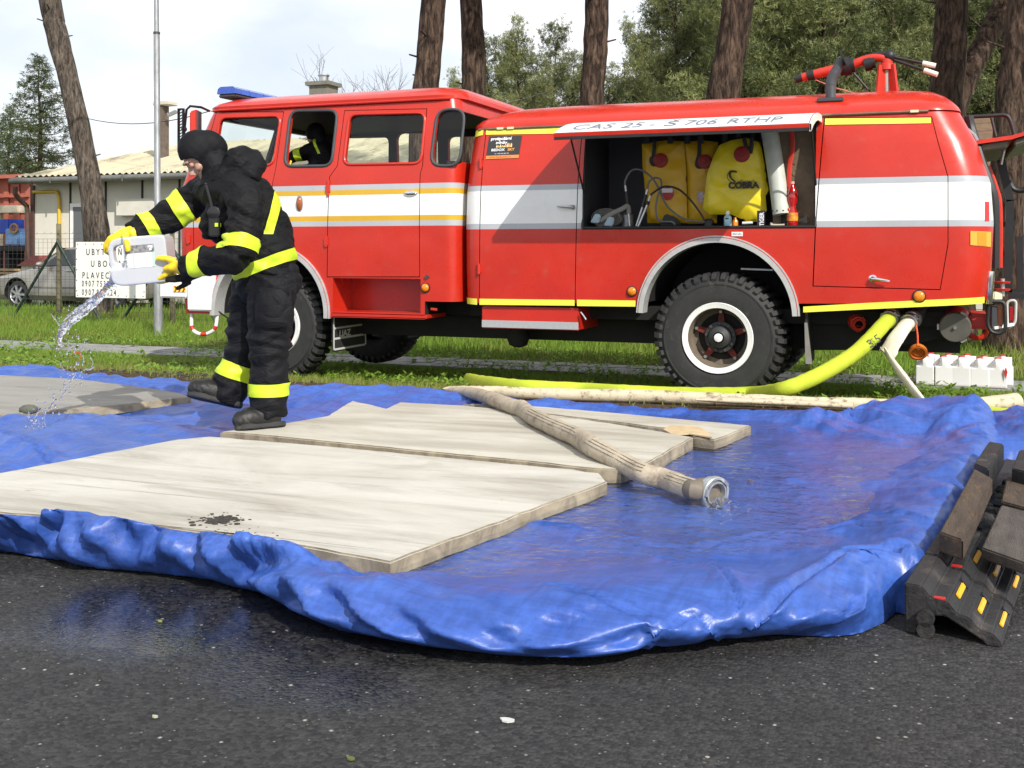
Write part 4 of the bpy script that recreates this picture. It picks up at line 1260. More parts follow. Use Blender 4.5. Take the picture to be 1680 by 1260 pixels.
class Hull:
  """stack of rounded rectangles: levels of (z, front x, rear x, inset)"""
  def __init__(s, lv, rf, rr, zb=None):
    s.lv = lv; s.rf = rf; s.rr = rr; s.zb = zb
    a = np.array(lv); s.z = a[:, 0]; s.x0 = a[:, 1]; s.x1 = a[:, 2]; s.i = a[:, 3]
  def at(s, z):
    return (float(np.interp(z, s.z, s.x0)), float(np.interp(z, s.z, s.x1)), float(np.interp(z, s.z, s.i)))
  def ring(s, z, grow=0.0, n=7, first=False):
    x0, x1, ins = s.at(z); x0 -= grow; x1 += grow
    ya, yb = Y0 + ins - grow, Y1 - ins + grow
    pts = []
    for cx, cy, r, a0 in ((x0, ya, s.rf, PI), (x1, ya, s.rr, 1.5 * PI), (x1, yb, s.rr, 0), (x0, yb, s.rf, 0.5 * PI)):
      ox = cx + r if cx == x0 else cx - r
      oy = cy + r if cy == ya else cy - r
      for k in range(n + 1):
        t = a0 + 0.5 * PI * k / n
        pts.append((ox + r * math.cos(t), oy + r * math.sin(t)))
    return pts
  def y(s, u, z):
    x0, x1, ins = s.at(z); y = Y0 + ins
    if u < x0 + s.rf:
      q = min(s.rf, x0 + s.rf - u); return y + s.rf - math.sqrt(max(0, s.rf ** 2 - q * q))
    if u > x1 - s.rr:
      q = min(s.rr, u - x1 + s.rr); return y + s.rr - math.sqrt(max(0, s.rr ** 2 - q * q))
    return y
  def mesh(s, zs, m, grow=0.0, name='hull'):
    mb = MB(); rows = []
    for k, z in enumerate(zs):
      rows.append([(x, y, s.zb(x) if (k == 0 and s.zb) else z) for x, y in s.ring(z, grow)])
    mb.grid(rows, wrap=True)
    n = len(rows[0])
    mb.f.append(tuple(reversed(range(n)))); mb.m.append(0)
    o = len(mb.v) - n; mb.f.append(tuple(range(o, o + n))); mb.m.append(0)
    me = mb.mesh(name)
    bm = bmesh.new(); bm.from_mesh(me); bmesh.ops.recalc_face_normals(bm, faces=bm.faces); bm.to_mesh(me); bm.free()
    me.materials.append(m)
    return me

def cutter(mb, m):
  me = mb.mesh('cut')
  bm = bmesh.new(); bm.from_mesh(me); bmesh.ops.recalc_face_normals(bm, faces=bm.faces); bm.to_mesh(me); bm.free()
  me.materials.append(m); return me
def side_prism(poly, y0, y1, m, shrink=0.0):
  """poly: photo pixels on the near side, or (u, z) pairs"""
  c = sum(p[0] for p in poly) / len(poly), sum(p[1] for p in poly) / len(poly)
  w = max(p[0] for p in poly) - min(p[0] for p in poly); h = max(p[1] for p in poly) - min(p[1] for p in poly)
  q = [(c[0] + (x - c[0]) * (1 - 2 * shrink / w), y0, c[1] + (z - c[1]) * (1 - 2 * shrink / h)) for x, z in poly]
  mb = MB(); mb.prism(q, (0, y1 - y0, 0)); return cutter(mb, m)
def pxpoly(pts): return [(S(x, y).x, S(x, y).z) for x, y in pts]
def rounded(poly, r, n=4):
  out = []; k = len(poly)
  for i in range(k):
    p0 = Vector(poly[i-1]); p = Vector(poly[i]); p2 = Vector(poly[(i+1) % k])
    a = (p0 - p); b = (p2 - p); ra = min(r, a.length * .45, b.length * .45)
    A = p + a.normalized() * ra; B = p + b.normalized() * ra
    for j in range(n + 1):
      t = j / n
      out.append(tuple((1-t)**2 * A + 2*(1-t)*t * p + t*t * B))
  return out

# ---------------------------------------------------------------- cab
CAB = Hull([(0.38, -6.80, -3.87, 0), (0.8, -6.84, -3.87, 0), (1.25, -6.85, -3.87, -0.012), (1.6, -6.83, -3.87, -0.006), (1.76, -6.78, -3.87, 0.012), (2.25, -6.58, -3.90, 0.085), (2.34, -6.54, -3.92, 0.105)], 0.14, 0.12)
cabm = CAB.mesh([0.38, 0.8, 1.25, 1.6, 1.76, 2.25, 2.34], M['cab'])
cav = CAB.mesh([1.0, 1.25, 1.6, 1.76, 2.25, 2.30], M['grey_dark'], grow=-0.055)
cabm = bool_mesh(cabm, cav, 'DIFFERENCE')
ARX, ARZ, ARR = -5.785, 0.40, 0.60
def arch_cut(x, z, r):
  mb = MB(); pts = [(x + r, 8.4, -0.5), (x + r, 8.4, z)] + [(x + r * math.cos(t), 8.4, z + r * math.sin(t)) for t in np.linspace(0, PI, 33)[1:-1]] + [(x - r, 8.4, z), (x - r, 8.4, -0.5)]
  mb.prism(pts, (0, 1.32, 0)); mb.prism([(p_[0], p_[1] + 1.82, p_[2]) for p_ in pts], (0, 1.32, 0)); return cutter(mb, M['chassis'])
cabm = bool_mesh(cabm, arch_cut(ARX, ARZ, ARR), 'DIFFERENCE')
# raised sill behind the step
mb = MB(); zr_ = S(725, 495).z; mb.box((S(697, 500).x, 8.3, 0.2), (-3.6, 11.6, zr_)); cabm = bool_mesh(cabm, cutter(mb, M['chassis']), 'DIFFERENCE')
# window openings right through both sides
W1 = pxpoly([(352, 191), (453, 188), (447, 271), (346, 273)])
W2 = pxpoly([(468, 180), (546, 179), (543, 272), (465, 273)])
W3 = pxpoly([(566, 186), (692, 183), (690, 268), (562, 270)])
W4 = pxpoly([(711, 178), (757, 177), (753, 272), (705, 272)])
WINS = [rounded(W1, .07), rounded(W2, .09), rounded(W3, .07), rounded(W4, .11)]
for w in WINS:
  cabm = bool_mesh(cabm, side_prism(w, 8.3, 11.6, M['red']), 'DIFFERENCE')
mb = MB(); mb.prism([(-7.2, Y0 + .22, 1.80), (-7.2, Y1 - .22, 1.80), (-7.2, Y1 - .28, 2.26), (-7.2, Y0 + .28, 2.26)], (0.75, 0, 0))
cabm = bool_mesh(cabm, cutter(mb, M['red']), 'DIFFERENCE')
# step recess under the crew door
a = S(546, 456); b = S(690, 514)
mb = MB(); mb.box((a.x, 8.4, b.z), (b.x, 9.12, a.z)); cabm = bool_mesh(cabm, cutter(mb, M['red']), 'DIFFERENCE')
# doors
def take_door(src, poly, y1, name, parent, hull_m):
  d = bool_mesh(src.copy(), side_prism(poly, 8.4, y1, hull_m, 0.007), 'INTERSECT')
  rest = bool_mesh(src, side_prism(poly, 8.4, y1 + 0.002, M['black']), 'DIFFERENCE')
  return d, rest
D1 = pxpoly([(344, 181), (457, 181), (452, 274), (448, 300), (444, 512), (436, 512), (428, 470), (400, 430), (352, 418), (318, 430), (318, 300), (330, 274)])
D2 = pxpoly([(557, 179), (694, 176), (693, 272), (690, 284), (689, 455), (536, 455), (540, 290), (552, 272)])
dm2, cabm = take_door(cabm, D2, 8.93, 'door', truck, M['black'])
dm1, cabm = take_door(cabm, D1, 8.93, 'door', truck, M['black'])
cab_body = mesh_obj('cab_body', cabm, M['cab'], truck, smooth=32)
door_f = mesh_obj('door', dm1, M['cab'], truck, smooth=32); door_f['label'] = 'driver door behind the firefighter'
door_r = mesh_obj('door', dm2, M['cab'], truck, smooth=32); door_r['label'] = 'rear crew door above the step recess'
# cab roof
ROOFC = Hull([(2.335, -6.58, -3.88, 0.075), (2.365, -6.585, -3.88, 0.072), (2.40, -6.55, -3.90, 0.11), (2.45, -6.46, -3.97, 0.24), (2.485, -6.32, -4.08, 0.42), (2.51, -6.05, -4.35, 0.68), (2.522, -5.7, -4.7, 0.95)], 0.22, 0.22)
me = ROOFC.mesh([2.335, 2.365, 2.40, 2.425, 2.45, 2.485, 2.51, 2.522], M['red'])
roof_c = mesh_obj('cab_roof', me, M['red'], truck, smooth=50)
# glazing and rubber
def pane_for(w, parent, hull, far=False, inset=0.02, name='window_pane'):
  mb = MB()
  pts = []
  for x, z in w:
    y = Y0 + hull.at(z)[2] + inset
    pts.append((x, 2 * YC - y if far else y, z))
  mb.prism(pts, (0, 0.006, 0))
  return mb.build(name, M['glass'], parent, smooth=0)
def surround(w, parent, hull, r, m, name='window_seal'):
  mb = MB(); pts = [(x, Y0 + hull.at(z)[2] + 0.001, z) for x, z in w]
  mb.tube(pts, r, 8, closed=True); return mb.build(name, m, parent, smooth=60)
pane_for(WINS[0], door_f, CAB); pane_for(WINS[2], door_r, CAB); pane_for(WINS[3], truck, CAB)
for w in WINS: pane_for(w, truck, CAB, far=True)
surround(WINS[1], truck, CAB, 0.015, M['seal']); surround(WINS[3], truck, CAB, 0.0135, M['seal'])
surround(rounded(W1, .08), door_f, CAB, 0.014, M['red'], 'window_frame'); surround(rounded(W3, .08), door_r, CAB, 0.014, M['red'], 'window_frame')
mb = MB(); mb.prism([(-6.72, Y0 + .22, 1.80), (-6.72, Y1 - .22, 1.80), (-6.54, Y1 - .28, 2.26), (-6.54, Y0 + .28, 2.26)], (0.006, 0, 0)); mb.build('windscreen', M['glass'], truck, smooth=0)
mb = MB(); q = [(-6.66, YC - .03, 1.8), (-6.66, YC + .03, 1.8), (-6.49, YC + .03, 2.27), (-6.49, YC - .03, 2.27)]; mb.prism(q, (0.04, 0, 0)); mb.build('windscreen_post', M['black'], truck)
# drip rail under the roof, door post trims
mb = MB(); mb.tube([(u_, CAB.y(u_, 2.335) - 0.022, 2.332) for u_ in np.linspace(-6.5, -3.98, 24)], 0.012, 8); mb.build('drip_rail', M['red'], truck)
for px in (555, 697, 716):
  pass
# cab seats, bulkhead, steering wheel
M['seat'] = mat('dark seat cloth', (0.02, 0.02, 0.022), 0.9, var=0.3)
for x in (-5.55, -4.55):
  for y in ((9.05, 9.75), (10.15, 10.9)):
    mb = MB(); mb.box((x, y[0], 1.02), (x + .5, y[1], 1.42)); mb.box((x + .40, y[0], 1.421), (x + .52, y[1], 1.80)); mb.build('seat', M['seat'], truck, bevel=.03)
mb = MB(); mb.box((-6.62, 8.95, 1.02), (-6.35, 10.95, 1.70)); mb.build('dashboard', M['black'], truck, bevel=.04)
q = Vector((-6.2, 9.4, 1.72)); mb = MB(); ax, by, _ = frame_from((-0.5, 0, 0.86)); mb.tube([q + ax * math.cos(t) * .24 + by * math.sin(t) * .24 for t in np.linspace(0, 2*PI, 24)[:-1]], 0.016, 8, closed=True); mb.bar(q, q + Vector((-.25, 0, -.35)), .04, .04); mb.build('steering_wheel', M['black'], truck)
a = V(598, 186, 9.0); mb = MB(); mb.box((-4.98, 8.98, 2.02), (-4.02, 8.995, 2.29));
# hinges, handles, lamps on the cab
def hinge(px, y0, y1, par):
  mb = MB(); a = S(px, y0); b = S(px - 1, y1); yy = Y0 - 0.012
  mb.tube([(a.x, yy, a.z), (b.x, yy, b.z)], 0.014, 10); mid = (a + b) / 2; mb.box((mid.x - .02, yy - .012, mid.z - .035), (mid.x + .02, yy + .008, mid.z + .035))
  mb.build('hinge', M['red'], par)
hinge(540, 296, 322, door_r); hinge(537, 388, 405, door_r); hinge(311, 385, 400, door_f)
def handle(px0, py0, px1, py1, par, y=Y0, m='chrome', flip=False):
  a = V(px0, py0, y); b = V(px1, py1, y)
  mb = MB(); mb.lathe((a.x, y + .004, a.z), (0, -1, 0), [(0, .03), (.012, .03), (.016, .018), (.035, .016)], 16)
  mb.tube([a + Vector((0, -.03, 0)), a.lerp(b, .12) + Vector((0, -.045, 0)), a.lerp(b, .6) + Vector((0, -.05, -.002)), b + Vector((0, -.046, -.004))], [.018, .015, .012, .007], 10)
  return mb.build('handle', M[m], par)
mb = MB(); q = S(675, 317); mb.sphere((q.x, Y0 - .012, q.z), (.07, .022, .026), 16); mb.build('handle', M['chrome'], door_r)
def lamp(px, py, rx, rz, y, par, m='orange', name='marker_lamp'):
  q = V(px, py, y); mb = MB(); n = 20
  mb.lathe((q.x, y, q.z), (0, -1, 0), [(0, 1), (.012, 1), (.024, .8), (.028, .3), (.029, .001)], n)
  k0 = 0
  mb.v = [((x - q.x) * rx + q.x, yy, (z - q.z) * rz + q.z) for x, yy, z in mb.v]
  o = mb.build(name, M[m], par, smooth=60)
  b = MB(); b.lathe((q.x, y, q.z), (0, -1, 0), [(-.002, 1.0), (-.002, 1.25), (.006, 1.25), (.008, 1.02)], n); b.v = [((x - q.x) * rx + q.x, yy, (z - q.z) * rz + q.z) for x, yy, z in b.v]
  b.build('lamp_rim', M['alu'] if m == 'brown_lens' else M['black'], o)
  return o
lamp(492, 334, .030, .066, Y0 - .004, truck, 'brown_lens')
lamp(698, 472, .036, .036, Y0 - .004, truck); lamp(1037, 478, .036, .036, Y0 - .003, truck); lamp(1508, 486, .040, .040, Y0 - .003, truck)
mb = MB(); q = S(701, 454); mb.cyl((q.x, Y0 + .01, q.z), (q.x, Y0 - .018, q.z), .018, 12); mb.build('fuel_lock', M['grey_dark'], truck)
# step board lip
a = S(536, 516); b = S(691, 523); mb = MB(); mb.box((a.x + .05, Y0 - .006, b.z), (b.x + .06, 9.15, b.z + .035)); mb.build('step', M['red'], truck, bevel=.006)

# wheel arch trims
M['arch'] = mat('dulled silver white paint', (0.50, 0.50, 0.49), 0.32, 0.25, var=.12, vscale=9, rvar=.1)
def arch_trim(x, z, r, y, a0, a1):
  out = None
  for (r0, r1, dy, m) in ((r, r + .038, .026, 'arch'), (r + .0385, r + .044, .020, 'red_plain'), (r + .0445, r + .055, .022, 'arch')):
    mb = MB(); rows = []
    for t in np.linspace(a0, a1, 41):
      c, s_ = math.cos(t), math.sin(t)
      rows.append([(x + r1*c, y + .03, z + r1*s_), (x + r1*c, y - dy, z + r1*s_), (x + r0*c, y - dy, z + r0*s_), (x + r0*c, y + .10, z + r0*s_), (x + r0*c, y + .13, z + r0*s_)])
    mb.grid(rows)
    o = mb.build('wheel_arch_trim', M[m], truck, smooth=40)
arch_trim(ARX, ARZ, ARR - .005, Y0, math.radians(-3), math.radians(183))
RAX, RAZ, RAR = -1.615, 0.46, 0.60
arch_trim(RAX, RAZ, RAR - .005, Y0, math.radians(2), math.radians(178))

# front bumper, step hoop, hazard strip
a = S(283, 441); b = S(352, 486)
bump = MB(); zt = S(300, 438).z; zm = S(300, 472).z; zl = S(320, 510).z
bump.box((-7.02, Y0 - .03, zm - .10), (-6.70, Y1 + .03, zt - .06))
bump.prism([(S(308, 440).x, Y0 - .034, zt + .03), (S(356, 440).x, Y0 - .034, zt + .03), (S(351, 506).x, Y0 - .034, zl), (S(310, 506).x, Y0 - .034, zl)], (0, .25, 0))
bumper = bump.build('bumper', M['white'], truck, bevel=.015)
a = V(284, 469, Y0 - .04); b = V(304, 479, Y0 - .04)
mb = MB(); mb.box((a.x, Y0 - .037, b.z), (b.x, Y0 - .031, a.z)); strip = mb.build('hazard_strip', M['yellow_tape'], bumper)
for k in range(3):
  x = a.x + (b.x - a.x) * (k + .15) / 3; w = (b.x - a.x) / 3; h = (a.z - b.z)
  mb = MB(); mb.prism([(x, Y0 - .0375, b.z), (x + w * .45, Y0 - .0375, b.z), (x + w * .8, Y0 - .0375, b.z + h/2), (x + w * .45, Y0 - .0375, a.z), (x, Y0 - .0375, a.z), (x + w * .35, Y0 - .0375, b.z + h/2)], (0, -.0015, 0)); mb.build('chevron', M['red_plain'], strip)
hp = [S(310, 507), S(309, 535), S(316, 546), S(330, 549), S(343, 544), S(349, 535), S(352, 507)]
hp = [Vector((p.x, Y0 + .05, p.z)) for p in hp]
cpts = catmull(hp, 6); mb = MB(); mb.tube(cpts, 0.018, 10)
hoop = mb.build('step_hoop', M['white'], truck)
for i0, i1 in ((6, 10), (16, 21), (27, 31)):
  mb = MB(); mb.tube(cpts[i0:i1], 0.0195, 10); mb.build('red_sleeve', M['red_plain'], hoop)
a = S(352, 508); mb = MB(); mb.tube([Vector((a.x, Y0 + .02, a.z)), Vector((a.x + .14, Y0 + .3, a.z - .22))], .008, 6); mb.build('stay_cable', M['chassis'], truck)

# light bar across the front of the roof
lx, lz = -6.42, 2.475
mb = MB(); mb.box((lx - .10, 8.98, lz), (lx + .10, 10.92, lz + .035)); lb = mb.build('light_bar', M['grey_dark'], truck, bevel=.01)
for k in range(8):
  y = 8.97 + k * .245
  mb = MB(); mb.prism([(lx - .11, y, lz + .036), (lx + .11, y, lz + .036), (lx + .10, y, lz + .085), (lx + .07, y, lz + .105), (lx - .07, y, lz + .105), (lx - .10, y, lz + .085)], (0, .235, 0)); mb.build('lens', M['blue_lens'], lb)
for y in (9.2, 10.7):
  mb = MB(); mb.box((lx - .03, y, 2.38), (lx + .03, y + .05, lz - .002)); mb.build('bracket', M['black'], lb)
# mirrors on the front corner
mr = MB(); vm = 8.5
mr.tube([V(343, 182, 8.75), V(330, 176, vm), V(312, 174, vm), V(306, 180, vm), V(300, 240, vm)], .012, 8)
mirror = mr.build('mirror', M['black'], truck)
a = V(292, 178, vm - .05); b = V(301, 250, vm - .05)
mb = MB(); mb.box((a.x, vm - .06, b.z), (a.x + .008, vm - .03, a.z)); mb.box((b.x - .01, vm - .06, b.z), (b.x, vm - .03, a.z)); mb.box((a.x + .0085, vm - .06, a.z - .01), (b.x - .0105, vm - .03, a.z))
n = 15
for k in range(n):
  z = b.z + (a.z - b.z) * (k + .5) / n; mb.bar((a.x + .009, vm - .045, z - .008), (b.x - .011, vm - .045, z + .012), .012, .006)
mb.build('slatted_screen', M['black'], mirror)
mb = MB(); a = V(317, 184, vm); b = V(323, 215, vm); c = (a + b) / 2
mb.obox(c, RIGHT * .035 + UP * .01, FWD * .06, UP * .10); mb.build('housing', M['red_plain'], mirror, bevel=.012)
mb = MB(); mb.obox(c + RIGHT * .038, RIGHT * .008, FWD * .055, UP * .095); mb.build('glass', M['grey_dark'], mirror)
mb = MB(); mb.sphere(V(302, 212, vm), .028, 10); mb.build('joint', M['black'], mirror)

# ---------------------------------------------------------------- tank body
zb = lambda x: float(np.interp(x, [-4, -2.3, -.95, .42], [.535, .53, .515, .622]))
BOD = Hull([(0.5, -3.83, .375, 0), (0.85, -3.835, .41, -.01), (1.2, -3.835, .425, -.015), (1.5, -3.83, .405, -.005), (1.8, -3.815, .315, .04), (2.05, -3.79, .19, .10)], .17, .25, zb)
body = BOD.mesh([0.5, 0.85, 1.2, 1.5, 1.65, 1.8, 1.93, 2.05], M['body'])
ca = S(956, 215); cb = S(1338, 374)
CX0, CX1, CZ0, CZ1 = ca.x, cb.x, 1.175, 1.995
mb = MB(); mb.box((CX0, 8.3, CZ0), (CX1, 9.55, CZ1)); body = bool_mesh(body, cutter(mb, M['grey_dark']), 'DIFFERENCE')
body = bool_mesh(body, arch_cut(RAX, RAZ, RAR), 'DIFFERENCE')
P1 = pxpoly([(790, 211), (951, 209), (944, 502), (786, 502)])
P2 = pxpoly([(1350, 191), (1529, 189), (1539, 230), (1556, 290), (1556, 400), (1543, 476), (1333, 470), (1337, 380)])
b1, body = take_door(body, P1, 8.86, 'door', truck, M['black'])
b2, body = take_door(body, P2, 8.86, 'panel', truck, M['black'])
tank = mesh_obj('tank_body', body, M['body'], truck, smooth=32)
ldoor = mesh_obj('locker_door', b1, M['body'], truck, smooth=32); ldoor['label'] = 'tall locker door with an advertising sticker'
rdoor = mesh_obj('locker_door', b2, M['body'], truck, smooth=32); rdoor['label'] = 'wide rear locker panel with a pull handle near its lower edge'
ROOFB = Hull([(2.052, -3.80, .20, .085), (2.085, -3.80, .185, .09), (2.13, -3.76, .15, .14), (2.19, -3.66, .09, .24), (2.24, -3.50, .02, .38), (2.275, -3.25, -.08, .58), (2.295, -2.9, -.3, .85)], .20, .25)
me = ROOFB.mesh([2.052, 2.085, 2.13, 2.16, 2.19, 2.24, 2.275, 2.295], M['red'])
roof_b = mesh_obj('body_roof', me, M['red'], truck, smooth=50)
mb = MB(); mb.tube([(u_, BOD.y(u_, 2.05) - .012, 2.05 - .006) for u_ in np.linspace(-3.72, S(1523, 187).x, 30)], .011, 8); rail = mb.build('gutter_rail', mat('worn brass rail', (0.25, 0.17, 0.12), 0.4, 0.6, var=0.3), truck)
mb = MB()
for px in (815, 832, 1133, 1166, 1500):
  x = S(px, 200).x; y = BOD.y(x, 2.05) - .026; mb = MB(); mb.box((x - .03, y, 2.036), (x + .03, y + .01, 2.055)); mb.build('clip', mat('cream clip', (0.7, 0.65, 0.4), 0.5), rail)

def strip_on(hull, px_pts, m, parent, name='reflective_strip', off=.0035, n=40):
  """px_pts: (px, y top, y bottom) along the side"""
  us = []; zt_ = []; zb_ = []
  for x, t, b in px_pts:
    p = S(x, t); q = S(x, b); us.append(p.x); zt_.append(p.z); zb_.append(q.z)
  o = np.argsort(us); us = np.array(us)[o]; zt_ = np.array(zt_)[o]; zb_ = np.array(zb_)[o]
  rows = []
  for u_ in np.linspace(us[0], us[-1], n):
    z1 = float(np.interp(u_, us, zt_)); z0 = float(np.interp(u_, us, zb_))
    rows.append([(u_, hull.y(u_, z) - off, z) for z in (z0, (z0 + z1) / 2, z1)])
  mb = MB(); mb.grid(rows)
  me = mb.mesh(name);
  bm = bmesh.new(); bm.from_mesh(me); bmesh.ops.solidify(bm, geom=bm.faces, thickness=0.002); bmesh.ops.recalc_face_normals(bm, faces=bm.faces); bm.to_mesh(me); bm.free()
  return mesh_obj(name, me, m, parent, smooth=40)
YT = M['yellow_tape']
strip_on(BOD, [(768, 212, 223), (786, 210, 220)], YT, truck); strip_on(BOD, [(791, 209.5, 219.5), (949, 207, 217)], YT, ldoor)
strip_on(BOD, [(1352, 192.5, 203), (1527, 191, 200.5)], YT, rdoor)
strip_on(BOD, [(758, 489, 498.5), (783, 490, 500)], YT, truck); strip_on(BOD, [(787, 490, 500), (943, 492, 501.5)], YT, ldoor)
strip_on(BOD, [(947, 491.5, 502), (1043, 493, 503)], YT, truck); strip_on(BOD, [(1318, 503, 512.5), (1420, 497, 507.5), (1540, 491, 502), (1616, 488, 498.5)], YT, truck)
# amber reflector corner
am = mat('amber reflective tape', (0.85, 0.38, 0.05), 0.4, var=0.05); am2 = mat('orange reflective tape', (0.85, 0.27, 0.02), 0.4)
ap = strip_on(BOD, [(1592, 379, 402), (1627, 380, 405)], am, truck, 'amber_reflector', n=12)
strip_on(BOD, [(1604, 381, 402), (1619, 381, 403.5)], am2, ap, 'orange_stripe', off=.0062, n=6)
# flap held up over the locker
fu0 = S(953, 207).x; fu1 = S(1343, 195).x
prof = [(0.0, 2.035), (.12, 2.035), (.30, 2.025), (.48, 1.995), (.65, 1.95), (.80, 1.892)]
pf = [(Y0 + .085 - w, z) for w, z in prof]
mb = MB(); rows = []
for u_ in (fu0, fu1):
  rows.append([(u_, y, z) for y, z in pf] + [(u_, y + .004, z - .022) for y, z in reversed(pf)])
mb.grid(rows, wrap=True); n = len(rows[0]); mb.f.append(tuple(range(n))); mb.m.append(0); mb.f.append(tuple(reversed(range(n, 2*n)))); mb.m.append(0)
me = mb.mesh('flap')
flap = None
bm = bmesh.new(); bm.from_mesh(me); bmesh.ops.recalc_face_normals(bm, faces=bm.faces); bm.to_mesh(me); bm.free()
flap = mesh_obj('flap', me, M['red'], truck, smooth=40)
mb = MB(); seg = [pf[2], pf[3], pf[4], (pf[4][0] * .12 + pf[5][0] * .88, pf[4][1] * .12 + pf[5][1] * .88)]
rows = [[(u_, y - .0012, z + .003) for y, z in seg] for u_ in (fu0 + .003, fu1 - .003)]
mb.grid(rows); wb = mb.build('white_band', M['white'], flap, smooth=40)
dseg = Vector((0, pf[5][0] - pf[3][0], pf[5][1] - pf[3][1])).normalized()
q0 = Vector((fu0 + .22, pf[4][0] - .005 + .05, pf[4][1] + .008 + .012))
inkb = mat('faded blue grey lettering', (0.17, 0.20, 0.26), 0.45)
q0 = Vector((fu0 + .25, (pf[4][0] * .55 + pf[5][0] * .45) - .0022, (pf[4][1] * .55 + pf[5][1] * .45) + .006))
dn = Vector((0, pf[5][0] - pf[4][0], pf[5][1] - pf[4][1])).normalized()
for txt, px, wpx in (('CAS', 938, 66), ('25', 1018, 34), ('-', 1064, 8), ('Š', 1088, 22), ('706', 1122, 52), ('RTHP', 1192, 90)):
  tx0 = V(px, 212, q0.y).x; tx1 = V(px + wpx, 212, q0.y).x
  to = text_obj(txt, (tx0, q0.y, q0.z), (1, 0, 0), -dn, .20, inkb, flap, depth=.0015, xscale=1.0, bold=-.002, shear=.15)
  xx_ = [v.co.x for v in to.data.vertices]; w0 = max(xx_) - min(xx_); mn = min(xx_); k_ = (tx1 - tx0) / w0
  for v in to.data.vertices: v.co.x = (tx0 - org(flap).x) + (v.co.x - mn) * k_
mb = MB(); rows = [[(u_, y + .006, z - .0245) for y, z in pf] for u_ in (fu0 + .01, fu1 - .01)]; mb.grid(rows); mb.build('lining', M['grey_dark'], flap, smooth=40)
mb = MB(); mb.bar((fu0 + .005, pf[5][0] + .012, pf[5][1] - .034), (fu1 - .005, pf[5][0] + .012, pf[5][1] - .034), .02, .022); mb.build('gasket', M['black'], flap)
for u_ in (fu0 + .02, fu1 - .02):
  mb = MB(); mb.tube([(u_, Y0 + .04, 1.45), (u_, pf[3][0], pf[3][1] - .03)], .008, 8); mb.build('gas_strut', M['black'], flap)
mb = MB(); rows = [[(fu1 + .004, y, z + .004), (fu1 + .018, y, z + .004), (fu1 + .018, y, z - .05), (fu1 + .004, y, z - .05)] for y, z in pf]; mb.grid(rows, wrap=True); mb.build('edge_lip', M['white'], flap)
# locker lining: black edge frame, treadplate side, floor lip
mb = MB()
for (a_, b_) in (((CX0, CZ0), (CX1, CZ0)), ((CX0, CZ0), (CX0, CZ1)), ((CX1, CZ0), (CX1, CZ1))):
  mb.bar((a_[0], Y0 + .02, a_[1]), (b_[0], Y0 + .05, b_[1]), .02, .02) if False else mb.tube([(a_[0], BOD.y(a_[0], a_[1]) + .004, a_[1]), (b_[0], BOD.y(b_[0], b_[1]) + .004, b_[1])], .013, 8)
mb.build('locker_seal', M['black'], truck)
tp_m = mat('brown treadplate', (0.20, 0.145, 0.09), 0.55, 0.3, var=0.2, vscale=10)
lx0 = V(1268, 300, 8.94).x
mb = MB(); mb.box((lx0, 8.94, CZ0 + .002), (CX1 - .004, 8.96, CZ1 - .004))
pl = mb.build('treadplate', tp_m, truck)
tr = MB()
for i in range(9):
  for j in range(17):
    c = Vector((lx0 + .05 + i * .055 + (j % 2) * .027, 8.939, CZ0 + .05 + j * .046));
    if c.x > CX1 - .03: continue
    an = .7 if (i + j) % 2 else -.7; dd = Vector((math.cos(an), 0, math.sin(an))) * .02; ss = Vector((-math.sin(an), 0, math.cos(an))) * .005
    tr.prism([c - dd, c + ss, c + dd, c - ss], (0, -.004, 0))
tr.build('tread_stud', tp_m, pl, kind='stuff')
mb = MB(); mb.box((CX0 + .004, 9.0, CZ1 - .05), (CX1 - .004, 9.06, CZ1 - .002)); mb.build('hanging_rail', M['grey_dark'], truck)

# handles and hinges
handle(941, 340, 917, 338, ldoor, m='alu'); handle(1432, 457, 1460, 460, rdoor)
for py in (268, 441):
  q = S(787, py); y = BOD.y(q.x, q.z); mb = MB(); mb.cyl((q.x, y - .012, q.z - .045), (q.x, y - .012, q.z + .045), .014, 10); mb.box((q.x - .02, y - .008, q.z - .03), (q.x + .02, y + .002, q.z + .03)); mb.build('hinge', M['red'], ldoor)
# advertising sticker
def on_body(px, py, off=.004):
  p = S(px, py); return Vector((p.x, BOD.y(p.x, p.z) - off, p.z))
qa, qb, qc, qd = (on_body(x, y) for x, y in ((795, 255), (849, 253), (851, 221), (797, 222)))
ux = (qb - qa).normalized(); uz = (qd - qa).normalized(); nrm = ux.cross(uz)
ht = (qd - qa).length; wd = (qb - qa).length
stk = MB(); stk.prism([qa + uz * ht * .0, qb, qc, qd], nrm * .001)
st_o = stk.build('sticker', mat('black vinyl', (0.035, 0.033, 0.034), 0.35), ldoor, smooth=0)
zz = qa - uz * ht * .17
mb = MB(); mb.prism([zz, zz + ux * wd, qa + ux * wd - uz * .001, qa - uz * .001], nrm * .001); mb.build('orange_footer', mat('orange vinyl', (0.75, 0.25, 0.06), 0.4), st_o, smooth=0)
wh = mat('white vinyl', (0.8, 0.8, 0.8), 0.4); orv = mat('flame orange vinyl', (0.85, 0.38, 0.08), 0.4); pale = mat('flame pale vinyl', (0.9, 0.65, 0.35), 0.4)
n_ = nrm * .0012
text_obj('protipožární', qa + ux * wd * .07 + uz * ht * .78 + n_, ux, uz, ht * .21, wh, st_o, depth=.0004, xscale=1.02, bold=.0012)
text_obj('svěráky', qa + ux * wd * .24 + uz * ht * .58 + n_, ux, uz, ht * .20, wh, st_o, depth=.0004, xscale=.92, bold=.001)
text_obj('BEDOX', qa + ux * wd * .13 + uz * ht * .22 + n_, ux, uz, ht * .17, wh, st_o, depth=.0004, xscale=1.22, bold=.0008)
